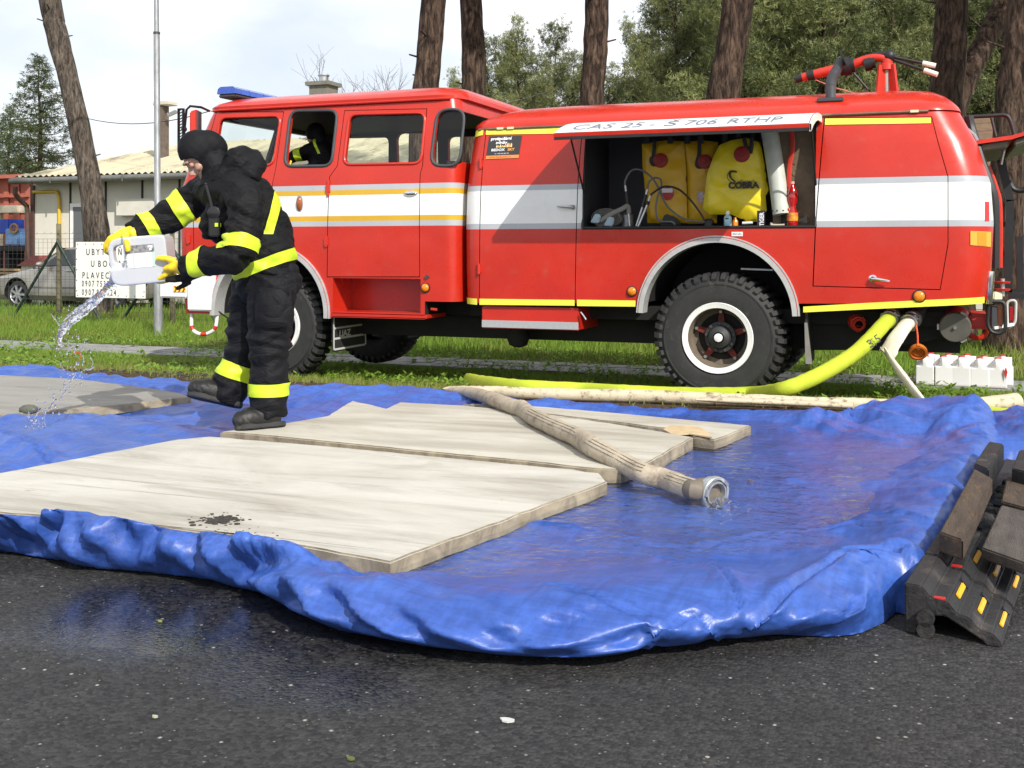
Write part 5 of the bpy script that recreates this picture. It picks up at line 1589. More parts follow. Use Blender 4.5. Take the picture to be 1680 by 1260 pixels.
text_obj('SKY', qa + ux * wd * .63 + uz * ht * .22 + n_, ux, uz, ht * .17, orv, st_o, depth=.0004, xscale=1.2, bold=.0008)
text_obj('tel. +420 604 205 762', qa + ux * wd * .25 + uz * ht * .06 + n_, ux, uz, ht * .075, wh, st_o, depth=.0004, xscale=1.1)
text_obj('www.bedoxsky.cz', zz + ux * wd * .10 + uz * ht * .04 + n_, ux, uz, ht * .14, mat('brown ink', (0.20, 0.05, 0.02), 0.5), st_o, depth=.0004, xscale=1.1)
rnd = random.Random(4)
for k in range(9):
  x = .26 + .055 * k; h = .10 + .16 * rnd.random(); b0 = qa + ux * wd * x + uz * ht * .40 + n_ * 1.2
  mb = MB(); mb.prism([b0, b0 + ux * wd * .05, b0 + ux * wd * (.045) + uz * ht * h * .6, b0 + ux * wd * .02 + uz * ht * h], nrm * .0003); mb.build('flame', orv if k % 2 else pale, st_o, smooth=0)
q = on_body(1210, 384); mb = MB(); mb.obox(q, (.044, 0, 0), (0, .001, 0), (0, 0, .017)); lab = mb.build('pressure_label', wh, truck)
text_obj('850 kPa', q + Vector((-.036, -.0012, -.009)), (1, 0, 0), (0, 0, 1), .026, M['black'], lab, depth=.0003, xscale=.85)
# round badge wrapped on the rear corner
q = S(1619, 345)
bd = strip_on(BOD, [(1617, 330, 362), (1624, 330, 362)], mat('red badge', (0.6, 0.03, 0.03), 0.4), truck, 'badge', n=5)

# ---------------------------------------------------------------- underside
mb = MB(); mb.box((-6.6, 9.35, .18), (.2, 9.50, .50)); mb.box((-6.6, 10.40, .18), (.2, 10.55, .50))
for x in (-6.2, -5.0, -4.2, -3.2, -2.2, -.9, .1): mb.box((x, 9.505, .24), (x + .12, 10.395, .44))
mb.build('chassis_frame', M['chassis'], truck)
mb = MB(); mb.box((-3.9, 9.1, .40), (.15, 10.8, .515)); mb.box((-6.5, 9.2, .40), (-3.9, 10.7, .62)); mb.build('underfloor_dark_fill', M['chassis'], truck)  # plain black boxes added to keep the truck's underside dark
for x in (ARX - .015, RAX):
  mb = MB(); mb.cyl((x, 8.95, .285), (x, 10.95, .285), .085, 16); mb.sphere((x, YC, .285), (.24, .22, .24), 16); mb.build('axle', M['chassis'], truck)
a = S(788, 500); b = S(948, 543)
mb = MB(); mb.box((a.x, Y0 + .03, b.z), (b.x, 9.45, a.z - .012)); bx_ = mb.build('drop_locker', M['red'], truck, bevel=.008)
mb = MB(); za = S(860, 527).z; mb.box((a.x + .004, Y0 + .0255, b.z + .008), (b.x - .004, Y0 + .029, za)); mb.build('reflective_strip', M['silver_tape'], bx_)
q = S(953, 512); mb = MB(); mb.tube([q, q + Vector((.03, -.01, -.03)), q + Vector((.05, -.01, -.06))], .008, 6); mb.build('latch', M['chrome'], bx_)
q = S(820, 546); mb = MB(); mb.lathe((q.x, 9.2, .20), (0, 0, -1), [(-.1, .09), (0, .10), (.06, .08), (.08, .03)], 16); mb.build('sump', M['chassis'], truck)
# black tank end hanging behind the rear axle
a = V(1325, 515, 9.2); b = V(1560, 512, 9.2)
zc = V(1400, 572, 9.2).z; zd = V(1558, 552, 9.2).z
mb = MB(); mb.prism([(a.x, 9.15, a.z + .1), (b.x, 9.15, b.z + .1), (b.x, 9.15, zd), (V(1440, 570, 9.2).x, 9.15, zc), (a.x, 9.15, zc - .02)], (0, 1.6, 0)); mb.build('pump_housing', M['chassis'], truck)
# small red lever under the cab edge
q = S(703, 507); mb = MB(); mb.bar(q + Vector((0, .05, 0)), q + Vector((.06, .05, -.005)), .015, .02); mb.build('lever', M['red_plain'], truck)
q = V(757, 516, 9.6); mb = MB(); mb.box((q.x - .05, 9.6, q.z - .02), (q.x + .09, 9.62, q.z + .015)); mb.build('type_plate', M['grey_metal'], truck)
# exhaust bar seen through the arch
a = V(1216, 441, 9.3); b = V(1268, 443, 9.3); mb = MB(); mb.bar(a, b, .02, .014); mb.build('brake_pipe', M['alu'], truck)
# mudflaps
def mudflap(u_, v0, v1, z0, z1, dim):
  mb = MB(); mb.box((u_, v0, z0), (u_ + .012, v1, z1)); fl = mb.build('mudflap', M['rubber'], truck, bevel=.004)
  w = mat('worn white paint', (0.55, 0.55, 0.53), 0.6, var=0.1) if not dim else mat('shaded white paint', (0.14, 0.14, 0.14), 0.7)  # far flap's white paint is darkened, its shade put into the colour
  mb = MB(); h = z1 - z0; x = u_ + .0125; t = .018
  for k in range(4):
    zz_ = [z0 + .012, z0 + h * .32, z0 + h * .60, z1 - .03][k]; mb.box((x, v0 + .03, zz_), (x + .003, v1 - .03, zz_ + t))
  mb.box((x, v0 + .01, z0 + .02), (x + .003, v0 + .01 + t, z1 - .02)); mb.box((x, v1 - .01 - t, z0 + .02), (x + .003, v1 - .01, z1 - .02))
  mb.build('border', w, fl)
  text_obj('LIAZ', (x + .001, v0 + (v1 - v0) * .18, z0 + h * .385), (0, 1, 0), (0, 0, 1), h * .24, w, fl, depth=.001, xscale=1.25, bold=.003)
mudflap(-5.15, 8.80, 9.44, .055, .40, False); mudflap(-5.15, 10.32, 11.02, .055, .40, True)
a = S(1316, 513); mb = MB(); mb.box((-.93, 8.80, a.z - .42), (-.915, 9.35, a.z - .002)); mb.build('mudflap', M['rubber'], truck)
a = S(1321, 530); b = S(1325, 598); mb = MB(); mb.prism([(a.x - .01, 8.79, a.z), (a.x + .012, 8.79, a.z), (b.x + .03, 8.79, b.z), (b.x - .02, 8.79, b.z)], (0, .01, 0)); mb.build('flap_edge', mat('grey rubber edge', (0.22, 0.21, 0.19), 0.8, var=0.2), truck)

# ---------------------------------------------------------------- wheels
TY = {}
def lug_ring(mb, c, s, N=42):
  cx, cy, cz = c
  for i in range(N):
    for side in (0, 1):
      t = 2 * PI * (i + .5 * side) / N
      er = Vector((math.cos(t), 0, math.sin(t))); et = Vector((-math.sin(t), 0, math.cos(t)))
      o = Vector((cx, cy, cz))
      def pt(r, h, w): return o + er * r + Vector((0, s * h, 0)) + et * w
      hs = [(.445, -.012), (.478, -.001), (.520, -.020), (.530, -.055), (.528, -.130)] if not side else [(.445, -.268), (.478, -.279), (.520, -.26), (.530, -.225), (.528, -.148)]
      wa = .0215; sk = .02
      base = [(.435, hs[0][1] * 1 - (.02 if not side else -.02))]
      rows = []
      for k, (r, h) in enumerate(hs):
        wv = wa * (.72 if k == 0 else 1.0); sh = sk * k / 4 * (1 if side else -1)
        rows.append([pt(r - .035 if k else r - .02, h + (-.02 if not side else .02) * (1 if k < 3 else 0), sh - wv), pt(r, h, sh - wv * .88), pt(r, h, sh + wv * .88), pt(r - .035 if k else r - .02, h + (-.02 if not side else .02) * (1 if k < 3 else 0), sh + wv)])
      mb.grid(rows)
      mb.f.append(tuple(len(mb.v) - 4 + q for q in range(4))); mb.m.append(0)
def wheel(x, z, yface, s, parent, dual=False):
  """yface: plane of the outer sidewall; s=-1 faces the road side"""
  mb = MB(); c = (x, yface, z)
  mb.lathe(c, (0, s, 0), [(-.03, .272), (-.004, .292), (0, .30), (.004, .33), (.006, .385), (.004, .425), (.008, .428), (.008, .436), (-.002, .44), (-.02, .475), (-.045, .502), (-.235, .502), (-.26, .475), (-.286, .425), (-.286, .33), (-.28, .30), (-.25, .272)], 72, closed=True)
  lug_ring(mb, c, s)
  ty = mb.build('wheel', M['rubber'], parent, smooth=40)
  mb = MB()
  mb.lathe(c, (0, s, 0), [(-.012, .286), (.006, .287), (.012, .282), (.008, .268), (.004, .243), (-.004, .2395)], 56); mb.build('rim_ring', M['white'], ty, smooth=50)
  dish = .20 if dual else .13
  mb = MB(); mb.lathe(c, (0, s, 0), [(-.004, .2395), (-.03, .236), (-dish, .225), (-dish - .004, .19)], 48); mb.build('rim_well', mat('dusty rim paint', (0.16, 0.13, 0.095), 0.8, var=0.25, vscale=9), ty, smooth=50)
  mb = MB(); mb.lathe(c, (0, s, 0), [(-dish - .004, .19), (-dish + .01, .15), (-dish - .01, .10), (-dish - .01, .02)], 40); mb.build('disc', M['chassis'], ty, smooth=40)
  mb = MB()
  for k in range(5):
    t = 2 * PI * k / 5 + .3; dd = Vector((math.cos(t), 0, math.sin(t))); o = Vector((x, yface - s * (dish - .02), z))
    w = Vector((-math.sin(t), 0, math.cos(t)))
    mb.prism([o + dd * .09 + w * .030, o + dd * .21 + w * .018, o + dd * .21 - w * .018, o + dd * .09 - w * .030], (0, s * .02, 0))
  mb.lathe((x, yface - s * (dish - .0), z), (0, s, 0), [(.0, .125), (.045, .12), (.05, .10)], 8)
  mb.build('spider', mat('grimy red hub paint', (0.22, 0.022, 0.014), .7, var=.35, vscale=14, dirt=((.02, .015, .012), 10, .45, .65)), ty, smooth=30)
  hub = MB(); hub.lathe((x, yface - s * (dish - .05), z), (0, s, 0), [(0, .128), (.025, .126), (.028, .098), (.075, .084), (.088, .062), (.10, .045)], 32); h = hub.build('hub', mat('dark hub steel', (0.045, 0.045, 0.047), 0.6, 0.3, var=0.2), ty, smooth=40)
  for k in range(9):
    mb = MB(); t = 2 * PI * k / 9 + .2; p = Vector((x + math.cos(t) * .112, yface - s * (dish - .07), z + math.sin(t) * .112)); mb.tube([p, p + Vector((0, s * .02, 0))], .0125, 6); mb.build('hub_bolt', M['grey_dark'], h, smooth=0)
  mb = MB(); mb.lathe((x, yface - s * (dish - .150), z), (0, s, 0), [(0, .034), (.012, .034), (.015, .028), (.015, .001)], 20); mb.build('hub_cap', M['white'], h, smooth=40)
  for k in range(5):
    mb = MB(); t = 2 * PI * k / 5 + .3; p = Vector((x + math.cos(t) * .205, yface - s * (dish - .045), z + math.sin(t) * .205)); mb.tube([p, p + Vector((0, s * .03, 0))], .014, 6); mb.build('rim_clamp', M['grey_metal'], ty, smooth=0)
  return ty
WZ = .288
wheel(RAX, WZ, 8.80, -1, truck, True); wheel(ARX - .015, WZ - .01, 8.84, -1, truck)
wheel(ARX - .015, WZ - .03, 11.06, 1, truck); wheel(RAX, WZ - .02, 11.10, 1, truck, True)
wheel(RAX, WZ - .005, 9.14, -1, truck); wheel(RAX, WZ - .015, 10.74, 1, truck)

# ---------------------------------------------------------------- outlets under the rear
def coupling(c, d, r, m, parent, name='coupling', L_=.10):
  d = Vector(d).normalized(); mb = MB()
  mb.lathe(c, d, [(-.02, r * .72), (-.02, r), (.015, r), (.02, r * .86), (.03, r * .86), (.034, r * .97), (L_ * .8, r * .97), (L_ * .82, r * .80), (L_, r * .76), (L_, r * .5)], 28)
  a_, b_, _ = frame_from(d)
  for k in range(3):
    t = k * 2 * PI / 3 + .4; e = a_ * math.cos(t) + b_ * math.sin(t); f_ = d.cross(e)
    mb.obox(Vector(c) + d * .05 + e * r * .98, e * r * .10, f_ * r * .28, d * .016)
  return mb.build(name, m, parent, smooth=35)
c1 = V(1463, 520, 8.95); c2 = V(1497, 524, 8.95); c0 = V(1404, 528, 9.1)
dn1 = (V(1449, 533, 8.72) - V(1463, 520, 8.95)).normalized(); dn2 = (V(1480, 540, 8.74) - V(1497, 524, 8.95)).normalized()
o = coupling(c1, dn1, .068, M['alu'], truck, 'outlet_coupling'); coupling(c2, dn2, .068, M['alu'], truck, 'outlet_coupling');
for c, d in ((c1, dn1), (c2, dn2)):
  mb = MB(); mb.tube([c - d * .02, c - d * .12, c - d * .2 + UP * .05, c - d * .22 + Vector((0, .2, .1))], .055, 14); mb.build('outlet_pipe', M['grey_dark'], truck)
dn0 = (V(1418, 541, 8.85) - c0).normalized()
mb = MB(); mb.tube([c0 - dn0 * .15, c0], .05, 16); rp = mb.build('outlet_pipe', M['red_plain'], truck); coupling(c0, dn0, .062, M['red_plain'], rp, 'coupling')
# suction inlet with its blank cap
q = V(1567, 537, 8.98); d_ = Vector((-.05, -1, -.12)).normalized()
mb = MB(); mb.tube([q - d_ * .26 + UP * .02, q - d_ * .02], .104, 24); sp_ = mb.build('suction_pipe', M['red_plain'], truck)
mb = MB(); mb.lathe(q, d_, [(-.03, .104), (-.03, .116), (.0, .116), (.012, .108), (.014, .0)], 32); mb.build('blank_cap', mat('grey cap', (0.12, 0.115, 0.10), 0.6, 0.3, var=0.2), sp_)
mb = MB(); mb.tube([q + d_ * .013, q + d_ * .03], .012, 8); a_, b_, _ = frame_from(d_)
for k in range(3):
  t = k * 2 * PI / 3; e = a_ * math.cos(t) + b_ * math.sin(t); mb.obox(q - d_ * .012 + e * .118, e * .010, d_.cross(e) * .022, d_ * .014)
mb.build('cap_lug', M['alu'], sp_)
a = V(1598, 520, 9.2); b = V(1618, 535, 9.2); mb = MB(); mb.box((a.x - .04, 9.1, b.z - .02), (b.x + .02, 9.6, a.z + .03)); mb.build('tow_beam', M['red_plain'], truck, bevel=.02)
q = V(1603, 540, 9.3); mb = MB(); mb.tube([q + Vector((math.cos(t) * .07, 0, math.sin(t) * .07)) for t in np.linspace(0, 2*PI, 20)[:-1]], .02, 8, closed=True); mb.build('tow_eye', M['red_plain'], truck)
# orange blank cap hanging on its cord
ct = V(1503, 533, 8.85); cbm = V(1506, 566, 8.80)
mb = MB(); mb.tube([ct, ct.lerp(cbm, .5) + RIGHT * .004, cbm], .007, 6); cord = mb.build('cap_cord', mat('orange cord', (0.75, 0.10, 0.03), 0.8, var=0.3, vscale=60), truck)
q = V(1506, 578, 8.80); d_ = Vector((.1, -.8, -.55)).normalized()
mb = MB(); mb.lathe(q, d_, [(-.03, .001), (-.03, .06), (-.01, .068), (.012, .068), (.014, .052), (-.006, .05), (-.006, .034), (.004, .032), (.004, .026), (-.012, .024), (-.012, .001)], 28); a_, b_, _ = frame_from(d_)
mb.obox(q + b_ * .055, a_ * .012, b_ * .02, d_ * .012); mb.build('blank_cap', mat('orange cap', (0.50, 0.13, 0.02), 0.5, var=0.15), cord)

# ---------------------------------------------------------------- rear: lamps, raised door, frames
vr0 = 8.95
def loop(px, v, r, m, name, par):
  mb = MB(); pts = [V(x, y, v) for x, y in px]; mb.tube(rounded([tuple(p) for p in pts], .03, 3), r, 8, closed=True); return mb.build(name, m, par)
lp = loop([(1627, 495), (1648, 495), (1650, 540), (1641, 548), (1626, 545), (1620, 532), (1622, 502)], vr0, .014, M['black'], 'lamp_guard', truck)
loop([(1652, 494), (1667, 492), (1666, 530), (1653, 540)], vr0 + .1, .010, mat('chalky grey bar', (0.5, 0.5, 0.47), 0.6), 'lamp_guard', truck)
a = V(1626, 502, vr0 + .03); b = V(1645, 538, vr0 + .03); mb = MB(); mb.box((a.x, vr0 + .02, b.z), (a.x + .045, vr0 + .14, a.z)); tl = mb.build('tail_lamp', M['grey_dark'], truck, bevel=.006)
mb = MB(); mb.box((a.x + .0455, vr0 + .022, b.z + .01), (b.x, vr0 + .13, a.z - .005)); mb.build('lens', M['brown_lens'], tl, bevel=.006)
a = V(1655, 503, vr0 + .2); b = V(1662, 527, vr0 + .2); mb = MB(); mb.box((a.x, vr0 + .18, b.z), (b.x, vr0 + .26, a.z)); mb.build('tail_lamp', M['red_lens'], truck, bevel=.006)
mb = MB(); mb.bar(V(1630, 538, vr0 + .02), V(1662, 532, vr0 + .1), .03, .02); mb.build('lamp_bracket', M['white'], truck)
q = V(1634, 485, 9.0); mb = MB(); mb.obox(q, RIGHT * .032, FWD * .04, UP * .03); mb.build('valve_block', mat('cream block', (0.7, 0.66, 0.45), 0.5), truck, bevel=.006)
for py in (463, 475):
  q = V(1645, py, 9.0); mb = MB(); mb.lathe(q, (0, 0, 1), [(-.008, .05), (.006, .056), (.008, .03), (.008, .001)], 18); mb.build('valve_handwheel', M['red_plain'], truck)
mb = MB(); mb.tube([V(1645, 457, 9.0), V(1645, 486, 9.0)], .016, 10); mb.build('valve_stem', M['alu'], truck)
mb = MB(); mb.tube([V(1625, 445, 8.93), V(1624, 460, 8.93), V(1622, 498, 8.95)], [.03, .034, .03], 14); mb.build('hand_lamp', M['chrome'], truck)
a = V(1655, 480, 9.3); b = V(1679, 490, 9.3); mb = MB(); mb.box((a.x, 9.25, b.z), (b.x + .2, 9.32, a.z)); mb.build('hinge_plate', M['black'], truck)
# rear opening rim: dark strip along the corner
rim = [V(1589, 190, 9.3), V(1594, 212, 9.3), V(1603, 240, 9.25), V(1612, 270, 9.22), V(1625, 305, 9.2), V(1632, 340, 9.2), V(1632, 440, 9.2)]
mb = MB(); mb.tube(catmull(rim, 4), .035, 8); mb.build('rear_door_frame', M['black'], truck)
mb = MB(); mb.tube([p + Vector((.05, .25, 0)) for p in catmull(rim[3:], 4)], .02, 8); mb.build('rear_grab_rail', M['red_plain'], truck)
# raised tail door
r0 = V(1596, 231, 9.2); r1 = V(1660, 222, 9.2); r2 = V(1690, 208, 9.2)
mb = MB(); prof = [(r0.x, r0.z), (r1.x, r1.z), (r2.x + .3, r2.z + .06)]
rows = [[(x, y, z) for x, z in prof] + [(x, y, z - .03) for x, z in reversed(prof)] for y in (9.2, 10.7)]
mb.grid(rows, wrap=True); mb.f.append(tuple(range(6))); mb.m.append(0); mb.f.append(tuple(range(6, 12))); mb.m.append(0)
td = mb.build('tail_door', M['red_plain'], truck, smooth=20)
lin = mat('olive door lining', (0.10, 0.105, 0.065), 0.5, var=0.15)
mb = MB()
for (p, q_) in ((prof[0], prof[1]), (prof[1], prof[2])):
  mb.prism([(p[0] + .02, 9.24, p[1] - .033), (q_[0] - .02, 9.24, q_[1] - .033), (q_[0] - .02, 10.66, q_[1] - .033), (p[0] + .02, 10.66, p[1] - .033)], (0, 0, -.05))
mb.build('lining', lin, td, bevel=.01)
mb = MB(); mb.tube([V(1650, 236, 9.6), V(1645, 255, 9.6), V(1642, 270, 9.6)], .013, 8); mb.build('gas_strut', M['alu'], td)
mb = MB(); mb.tube([V(1588, 214, 9.25), V(1597, 222, 9.2), V(1602, 231, 9.22)], .02, 8); mb.build('hinge', M['alu'], td)
# tubular rail on the roof and the black carrier behind
mb = MB(); mb.tube(catmull([V(1583, 192, 10.2), V(1625, 190, 10.2), V(1648, 189, 10.2), V(1657, 197, 10.2), V(1664, 222, 10.2)], 5), .018, 10); rr = mb.build('roof_rail', M['black'], truck)
mb = MB(); mb.tube([V(1626, 191, 10.2), V(1634, 224, 10.2)], .012, 8); mb.build('upright', M['black'], rr)
mb = MB(); mb.bar(V(1642, 262, 9.7), V(1657, 330, 9.7), .06, .06); mb.bar(V(1657, 328, 9.7), V(1653, 482, 9.7), .06, .06); cr_ = mb.build('rear_carrier', M['black'], truck)
mb = MB(); mb.bar(V(1672, 388, 9.7), V(1674, 482, 9.7), .055, .05); mb.build('upright', M['black'], cr_)
mb = MB(); mb.bar(V(1644, 368, 9.75), V(1666, 366, 9.75), .05, .04); mb.bar(V(1655, 480, 9.7), V(1690, 478, 9.7), .06, .05); mb.build('cross_bar', M['black'], cr_)
mb = MB(); mb.tube(catmull([V(1655, 296, 9.75), V(1663, 310, 9.75), V(1680, 312, 9.75), V(1700, 300, 9.75)], 5), .022, 8); mb.build('loop_handle', M['black'], cr_)
# roof exhaust and water cannon
q0 = V(1363, 166, 9.0)
mb = MB(); zr2 = 2.13; mb.box((q0.x - .10, 8.92, q0.z - .012), (q0.x + .10, 9.12, q0.z + .02)); ex = mb.build('roof_exhaust', M['grey_dark'], truck, bevel=.006)
mb = MB(); pts = catmull([V(1363, 163, 9.02), V(1363, 145, 9.02), V(1365, 130, 9.02), V(1374, 112, 9.02), V(1381, 98, 9.02)], 6)
mb.tube(pts, [.040 + (.003 if (k % 2 and 8 < k < 17) else 0) for k in range(len(pts))], 18); mb.build('pipe', mat('grey exhaust pipe', (0.075, 0.078, 0.085), 0.5, 0.3, var=0.1), ex)
d_ = (V(1381, 98, 9.02) - V(1374, 112, 9.02)).normalized()
mb = MB(); c = V(1382, 97, 9.02); mb.lathe(c, Vector((.9, 0, .35)), [(0, .001), (.004, .075), (.012, .078), (.016, .07)], 20); mb.build('rain_flap', M['black'], ex)
vc = 9.6; W = lambda x, y: V(x, y, vc)
b0 = W(1456, 160); b1 = W(1455, 108)
zroof = 2.27
mb = MB(); rows = []
can = MB(); can.lathe((b0.x, vc, b0.z - .05), (0, 0, 1), [(0, .10), (.06, .10), (.065, .085)], 20)
for k in range(4):
  t = PI / 4 + k * PI / 2; e = Vector((math.cos(t), math.sin(t), 0))
  can.bar(b0 + e * .085, Vector((b1.x, vc, b1.z)) + e * .050, .075, .02, hint=(-math.sin(t), math.cos(t), 0))
can.lathe((b1.x, vc, b1.z - .035), (0, 0, 1), [(0, .062), (.05, .058), (.055, .045), (.09, .045)], 20)
cannon = can.build('water_cannon', M['red_plain'], truck, smooth=35)
mb = MB(); mb.cyl((b0.x, vc, b0.z), (b1.x, vc, b1.z), .03, 12); mb.build('core_pipe', mat('pale core pipe', (0.4, 0.42, 0.36), 0.5), cannon)
mb = MB(); mb.lathe((b0.x, vc, b0.z - .008), (0, 0, 1), [(0, .088), (.02, .088)], 20); mb.build('collar', M['black'], cannon)
mb = MB(); mb.tube(catmull([W(1455, 98), W(1440, 94), W(1420, 98), W(1400, 106)], 6), .038, 12); mb.build('arm', M['red_plain'], cannon)
mb = MB(); mb.tube([W(1462, 88), W(1440, 90), W(1415, 97)], [.034, .030, .028], 10); mb.sphere(W(1459, 92), .052, 12); mb.build('joint', M['black'], cannon)
mb = MB(); mb.tube([W(1402, 106), W(1340, 121), W(1316, 127)], [.043, .039, .034], 14); mb.build('barrel', M['red_plain'], cannon)
for (x, y, r, w_) in ((1390, 109, .078, 12), (1383, 111, .066, 8), (1396, 107, .062, 8), (1424, 105, .058, 10), (1430, 103, .05, 10), (1330, 123.5, .044, 6)):
  e = (W(1340, 121) - W(1402, 106)).normalized(); c = W(x, y); mb = MB(); mb.tube([c - e * .028, c + e * .028], r, 18); mb.build('collar', M['black'], cannon)
mb = MB(); mb.tube([W(1318, 126.5), W(1305, 130)], [.033, .036], 14); mb.build('nozzle', M['black'], cannon)
for (x0, y0, x1, y1) in ((1464, 93, 1535, 108), (1466, 98, 1538, 124)):
  p, q = W(x0, y0), W(x1, y1); q = q + Vector((0, -.05, 0)) if y1 > 110 else q
  mb = MB(); mb.tube([p, p.lerp(q, .72)], .013, 8); h = mb.build('lever', M['black'], cannon)
  mb = MB(); mb.tube([p.lerp(q, .70), q], .021, 12); mb.build('grip', mat('cream grip', (0.75, 0.73, 0.62), 0.4), h)
mb = MB(); mb.tube([W(1400, 119), W(1436, 160)], .009, 8); mb.build('strut', M['black'], cannon)
mb = MB(); mb.tube([W(1338, 131), W(1370, 144), W(1430, 160)], .005, 6); mb.build('rope', mat('red white rope', (0.6, 0.2, 0.15), 0.8, var=0.5, vscale=90), cannon)
# ================================================================== TARP POOL
def px2(pts, z=0.0): return [tuple(P(x, y, z)[:2]) for x, y in pts]
near_edge = [(-8.4, 2.95), (-6.0, 2.88), (-4.4, 2.82)] + px2([(0, 917), (70, 928), (120, 942), (200, 948), (300, 958), (360, 972), (420, 990), (470, 1022), (520, 1046), (600, 1066), (700, 1085), (800, 1096), (900, 1101), (965, 1103), (1050, 1092), (1100, 1084), (1180, 1076), (1250, 1071), (1330, 1070), (1400, 1068), (1450, 1056), (1482, 1030), (1496, 1000)])
right_edge = px2([(1492, 965), (1540, 882), (1580, 812), (1612, 760), (1634, 722)], 0.10)
right_edge = [(u_ + .045, v_) for u_, v_ in right_edge] + [(0.34, 6.45), (0.28, 6.78)]
far_edge = [(u_, min(v_ + .10, 7.0)) for u_, v_ in px2([(1420, 676), (1360, 684), (1300, 677), (1150, 671), (1000, 667), (860, 658), (760, 646), (640, 641), (470, 636), (320, 629), (200, 619), (120, 612), (60, 597), (0, 602)], 0.085)]
outline = near_edge + right_edge + far_edge + [(-8.4, 6.95)]
def resample(poly, step):
  out = []
  for i in range(len(poly)):
    a = np.array(poly[i]); b = np.array(poly[(i + 1) % len(poly)]); L_ = np.linalg.norm(b - a); n = max(1, int(L_ / step))
    for k in range(n): out.append(a + (b - a) * k / n)
  return np.array(out)
OUT = resample(outline, 0.02)
# soften corners
for _ in range(3): OUT = (np.roll(OUT, 1, 0) + OUT * 2 + np.roll(OUT, -1, 0)) / 4
def in_poly(x, y, poly):
  poly = np.asarray(poly); c = np.zeros(x.shape, bool); j = len(poly) - 1
  for i in range(len(poly)):
    xi, yi = poly[i]; xj, yj = poly[j]
    if yi != yj:
      m = ((yi > y) != (yj > y)) & (x < (xj - xi) * (y - yi) / (yj - yi) + xi); c ^= m
    j = i
  return c
def seg_dist(x, y, poly, closed=True):
  d = np.full(x.shape, 1e9)
  n = len(poly)
  for i in range(n if closed else n - 1):
    ax, ay = poly[i]; bx, by = poly[(i + 1) % n]
    dx, dy = bx - ax, by - ay; L2 = dx * dx + dy * dy + 1e-12
    t = np.clip(((x - ax) * dx + (y - ay) * dy) / L2, 0, 1)
    d = np.minimum(d, np.hypot(x - ax - t * dx, y - ay - t * dy))
  return d
def sdf_poly(x, y, poly):
  d = seg_dist(x, y, poly); return np.where(in_poly(x, y, poly), -d, d)

BT = 0.10      # top of the foam sheets
B1 = px2([(996, 790), (640, 921), (560, 906), (480, 892), (380, 876), (250, 862), (120, 850), (-20, 838), (-260, 820), (-80, 783), (0, 776), (200, 738), (290, 721), (345, 716), (560, 734), (800, 757), (940, 770), (962, 774), (985, 776)], BT)
B2 = px2([(362, 708), (450, 697), (535, 683), (578, 657), (634, 670), (655, 660), (760, 665), (900, 680), (1000, 694), (1137, 717), (1100, 737), (1066, 757), (1030, 766), (1020, 770), (960, 767), (880, 757), (700, 740), (540, 724), (430, 713)], BT + .012)
B3 = px2([(760, 661), (870, 665), (1000, 676), (1120, 687), (1231, 697), (1200, 710), (1172, 720), (1135, 716), (1120, 705), (1000, 690), (880, 676)], BT)
B4 = px2([(312, 651), (200, 664), (100, 672), (0, 680), (-150, 692), (-500, 660), (-120, 610), (0, 615), (130, 622), (240, 636), (290, 644)], BT)
xs = np.concatenate([np.arange(-8.45, -4.2, 0.028), np.arange(-4.2, 0.45, 0.0125)])
ys = np.arange(2.40, 7.22, 0.0125)
GX, GY = np.meshgrid(xs, ys)
X = GX.ravel(); Y = GY.ravel()
ND = np.empty(len(X), np.float32); NI = np.empty(len(X), np.int32)
of = OUT.astype(np.float32)
for c in range(0, len(X), 20000):
  dx = X[c:c+20000, None].astype(np.float32) - of[None, :, 0]; dy = Y[c:c+20000, None].astype(np.float32) - of[None, :, 1]
  d2 = dx * dx + dy * dy
  k = d2.argmin(1); NI[c:c+20000] = k; ND[c:c+20000] = np.sqrt(d2[np.arange(len(k)), k])
inside = in_poly(X, Y, OUT)
s = np.where(inside, ND, -ND)
t = NI * 0.02
ex, ey = OUT[NI, 0], OUT[NI, 1]
# berm: how wide and how high round the rim
seg_far = (ey > 6.3)
seg_right = (ex > -0.25) & (ey > 3.0) & (ey <= 6.55)
crest = np.full(len(X), 0.155); cs = np.full(len(X), 0.30); wid = np.full(len(X), 0.90)
fl = np.clip((ex + 1.0) / -0.9, 0, 1)                      # left part of the front: a tight roll
crest = crest + 0.05 * fl + .035 * np.clip((-1.75 - ex) / .7, 0, 1); cs = cs * (1 - fl) + 0.12 * fl; wid = wid * (1 - fl) + 0.34 * fl
crest = np.where(seg_right, 0.125, crest); wid = np.where(seg_right, 0.46, wid); cs = np.where(seg_right, 0.11, cs)
crest = np.where(seg_far, 0.085 + 0.02 * np.clip(ex + 1.5, 0, 1.8), crest); wid = np.where(seg_far, 0.42, wid); cs = np.where(seg_far, 0.13, cs)
def blur_rim(a):
  b = np.zeros(len(OUT)); n = np.zeros(len(OUT)); np.add.at(b, NI, a); np.add.at(n, NI, 1); v_ = np.where(n > 0, b / np.maximum(n, 1), np.nan)
  ok = ~np.isnan(v_); v_ = np.interp(np.arange(len(v_)), np.arange(len(v_))[ok], v_[ok])
  kk = np.ones(41) / 41; v_ = np.convolve(np.concatenate([v_[-40:], v_, v_[:40]]), kk, 'same')[40:-40]
  return v_[NI]
crest, cs, wid = blur_rim(crest), blur_rim(cs), blur_rim(wid)
crest = crest * (1 + 0.16 * perlin(t * 1.4, t * 0 + .5, 3) + 0.10 * perlin(t * 4.0, t * 0 + .5, 4))
sp = np.clip(s, 0, None)
rise = np.sqrt(np.clip(1 - (1 - np.clip(sp / cs, 0, 1)) ** 2, 0, 1))
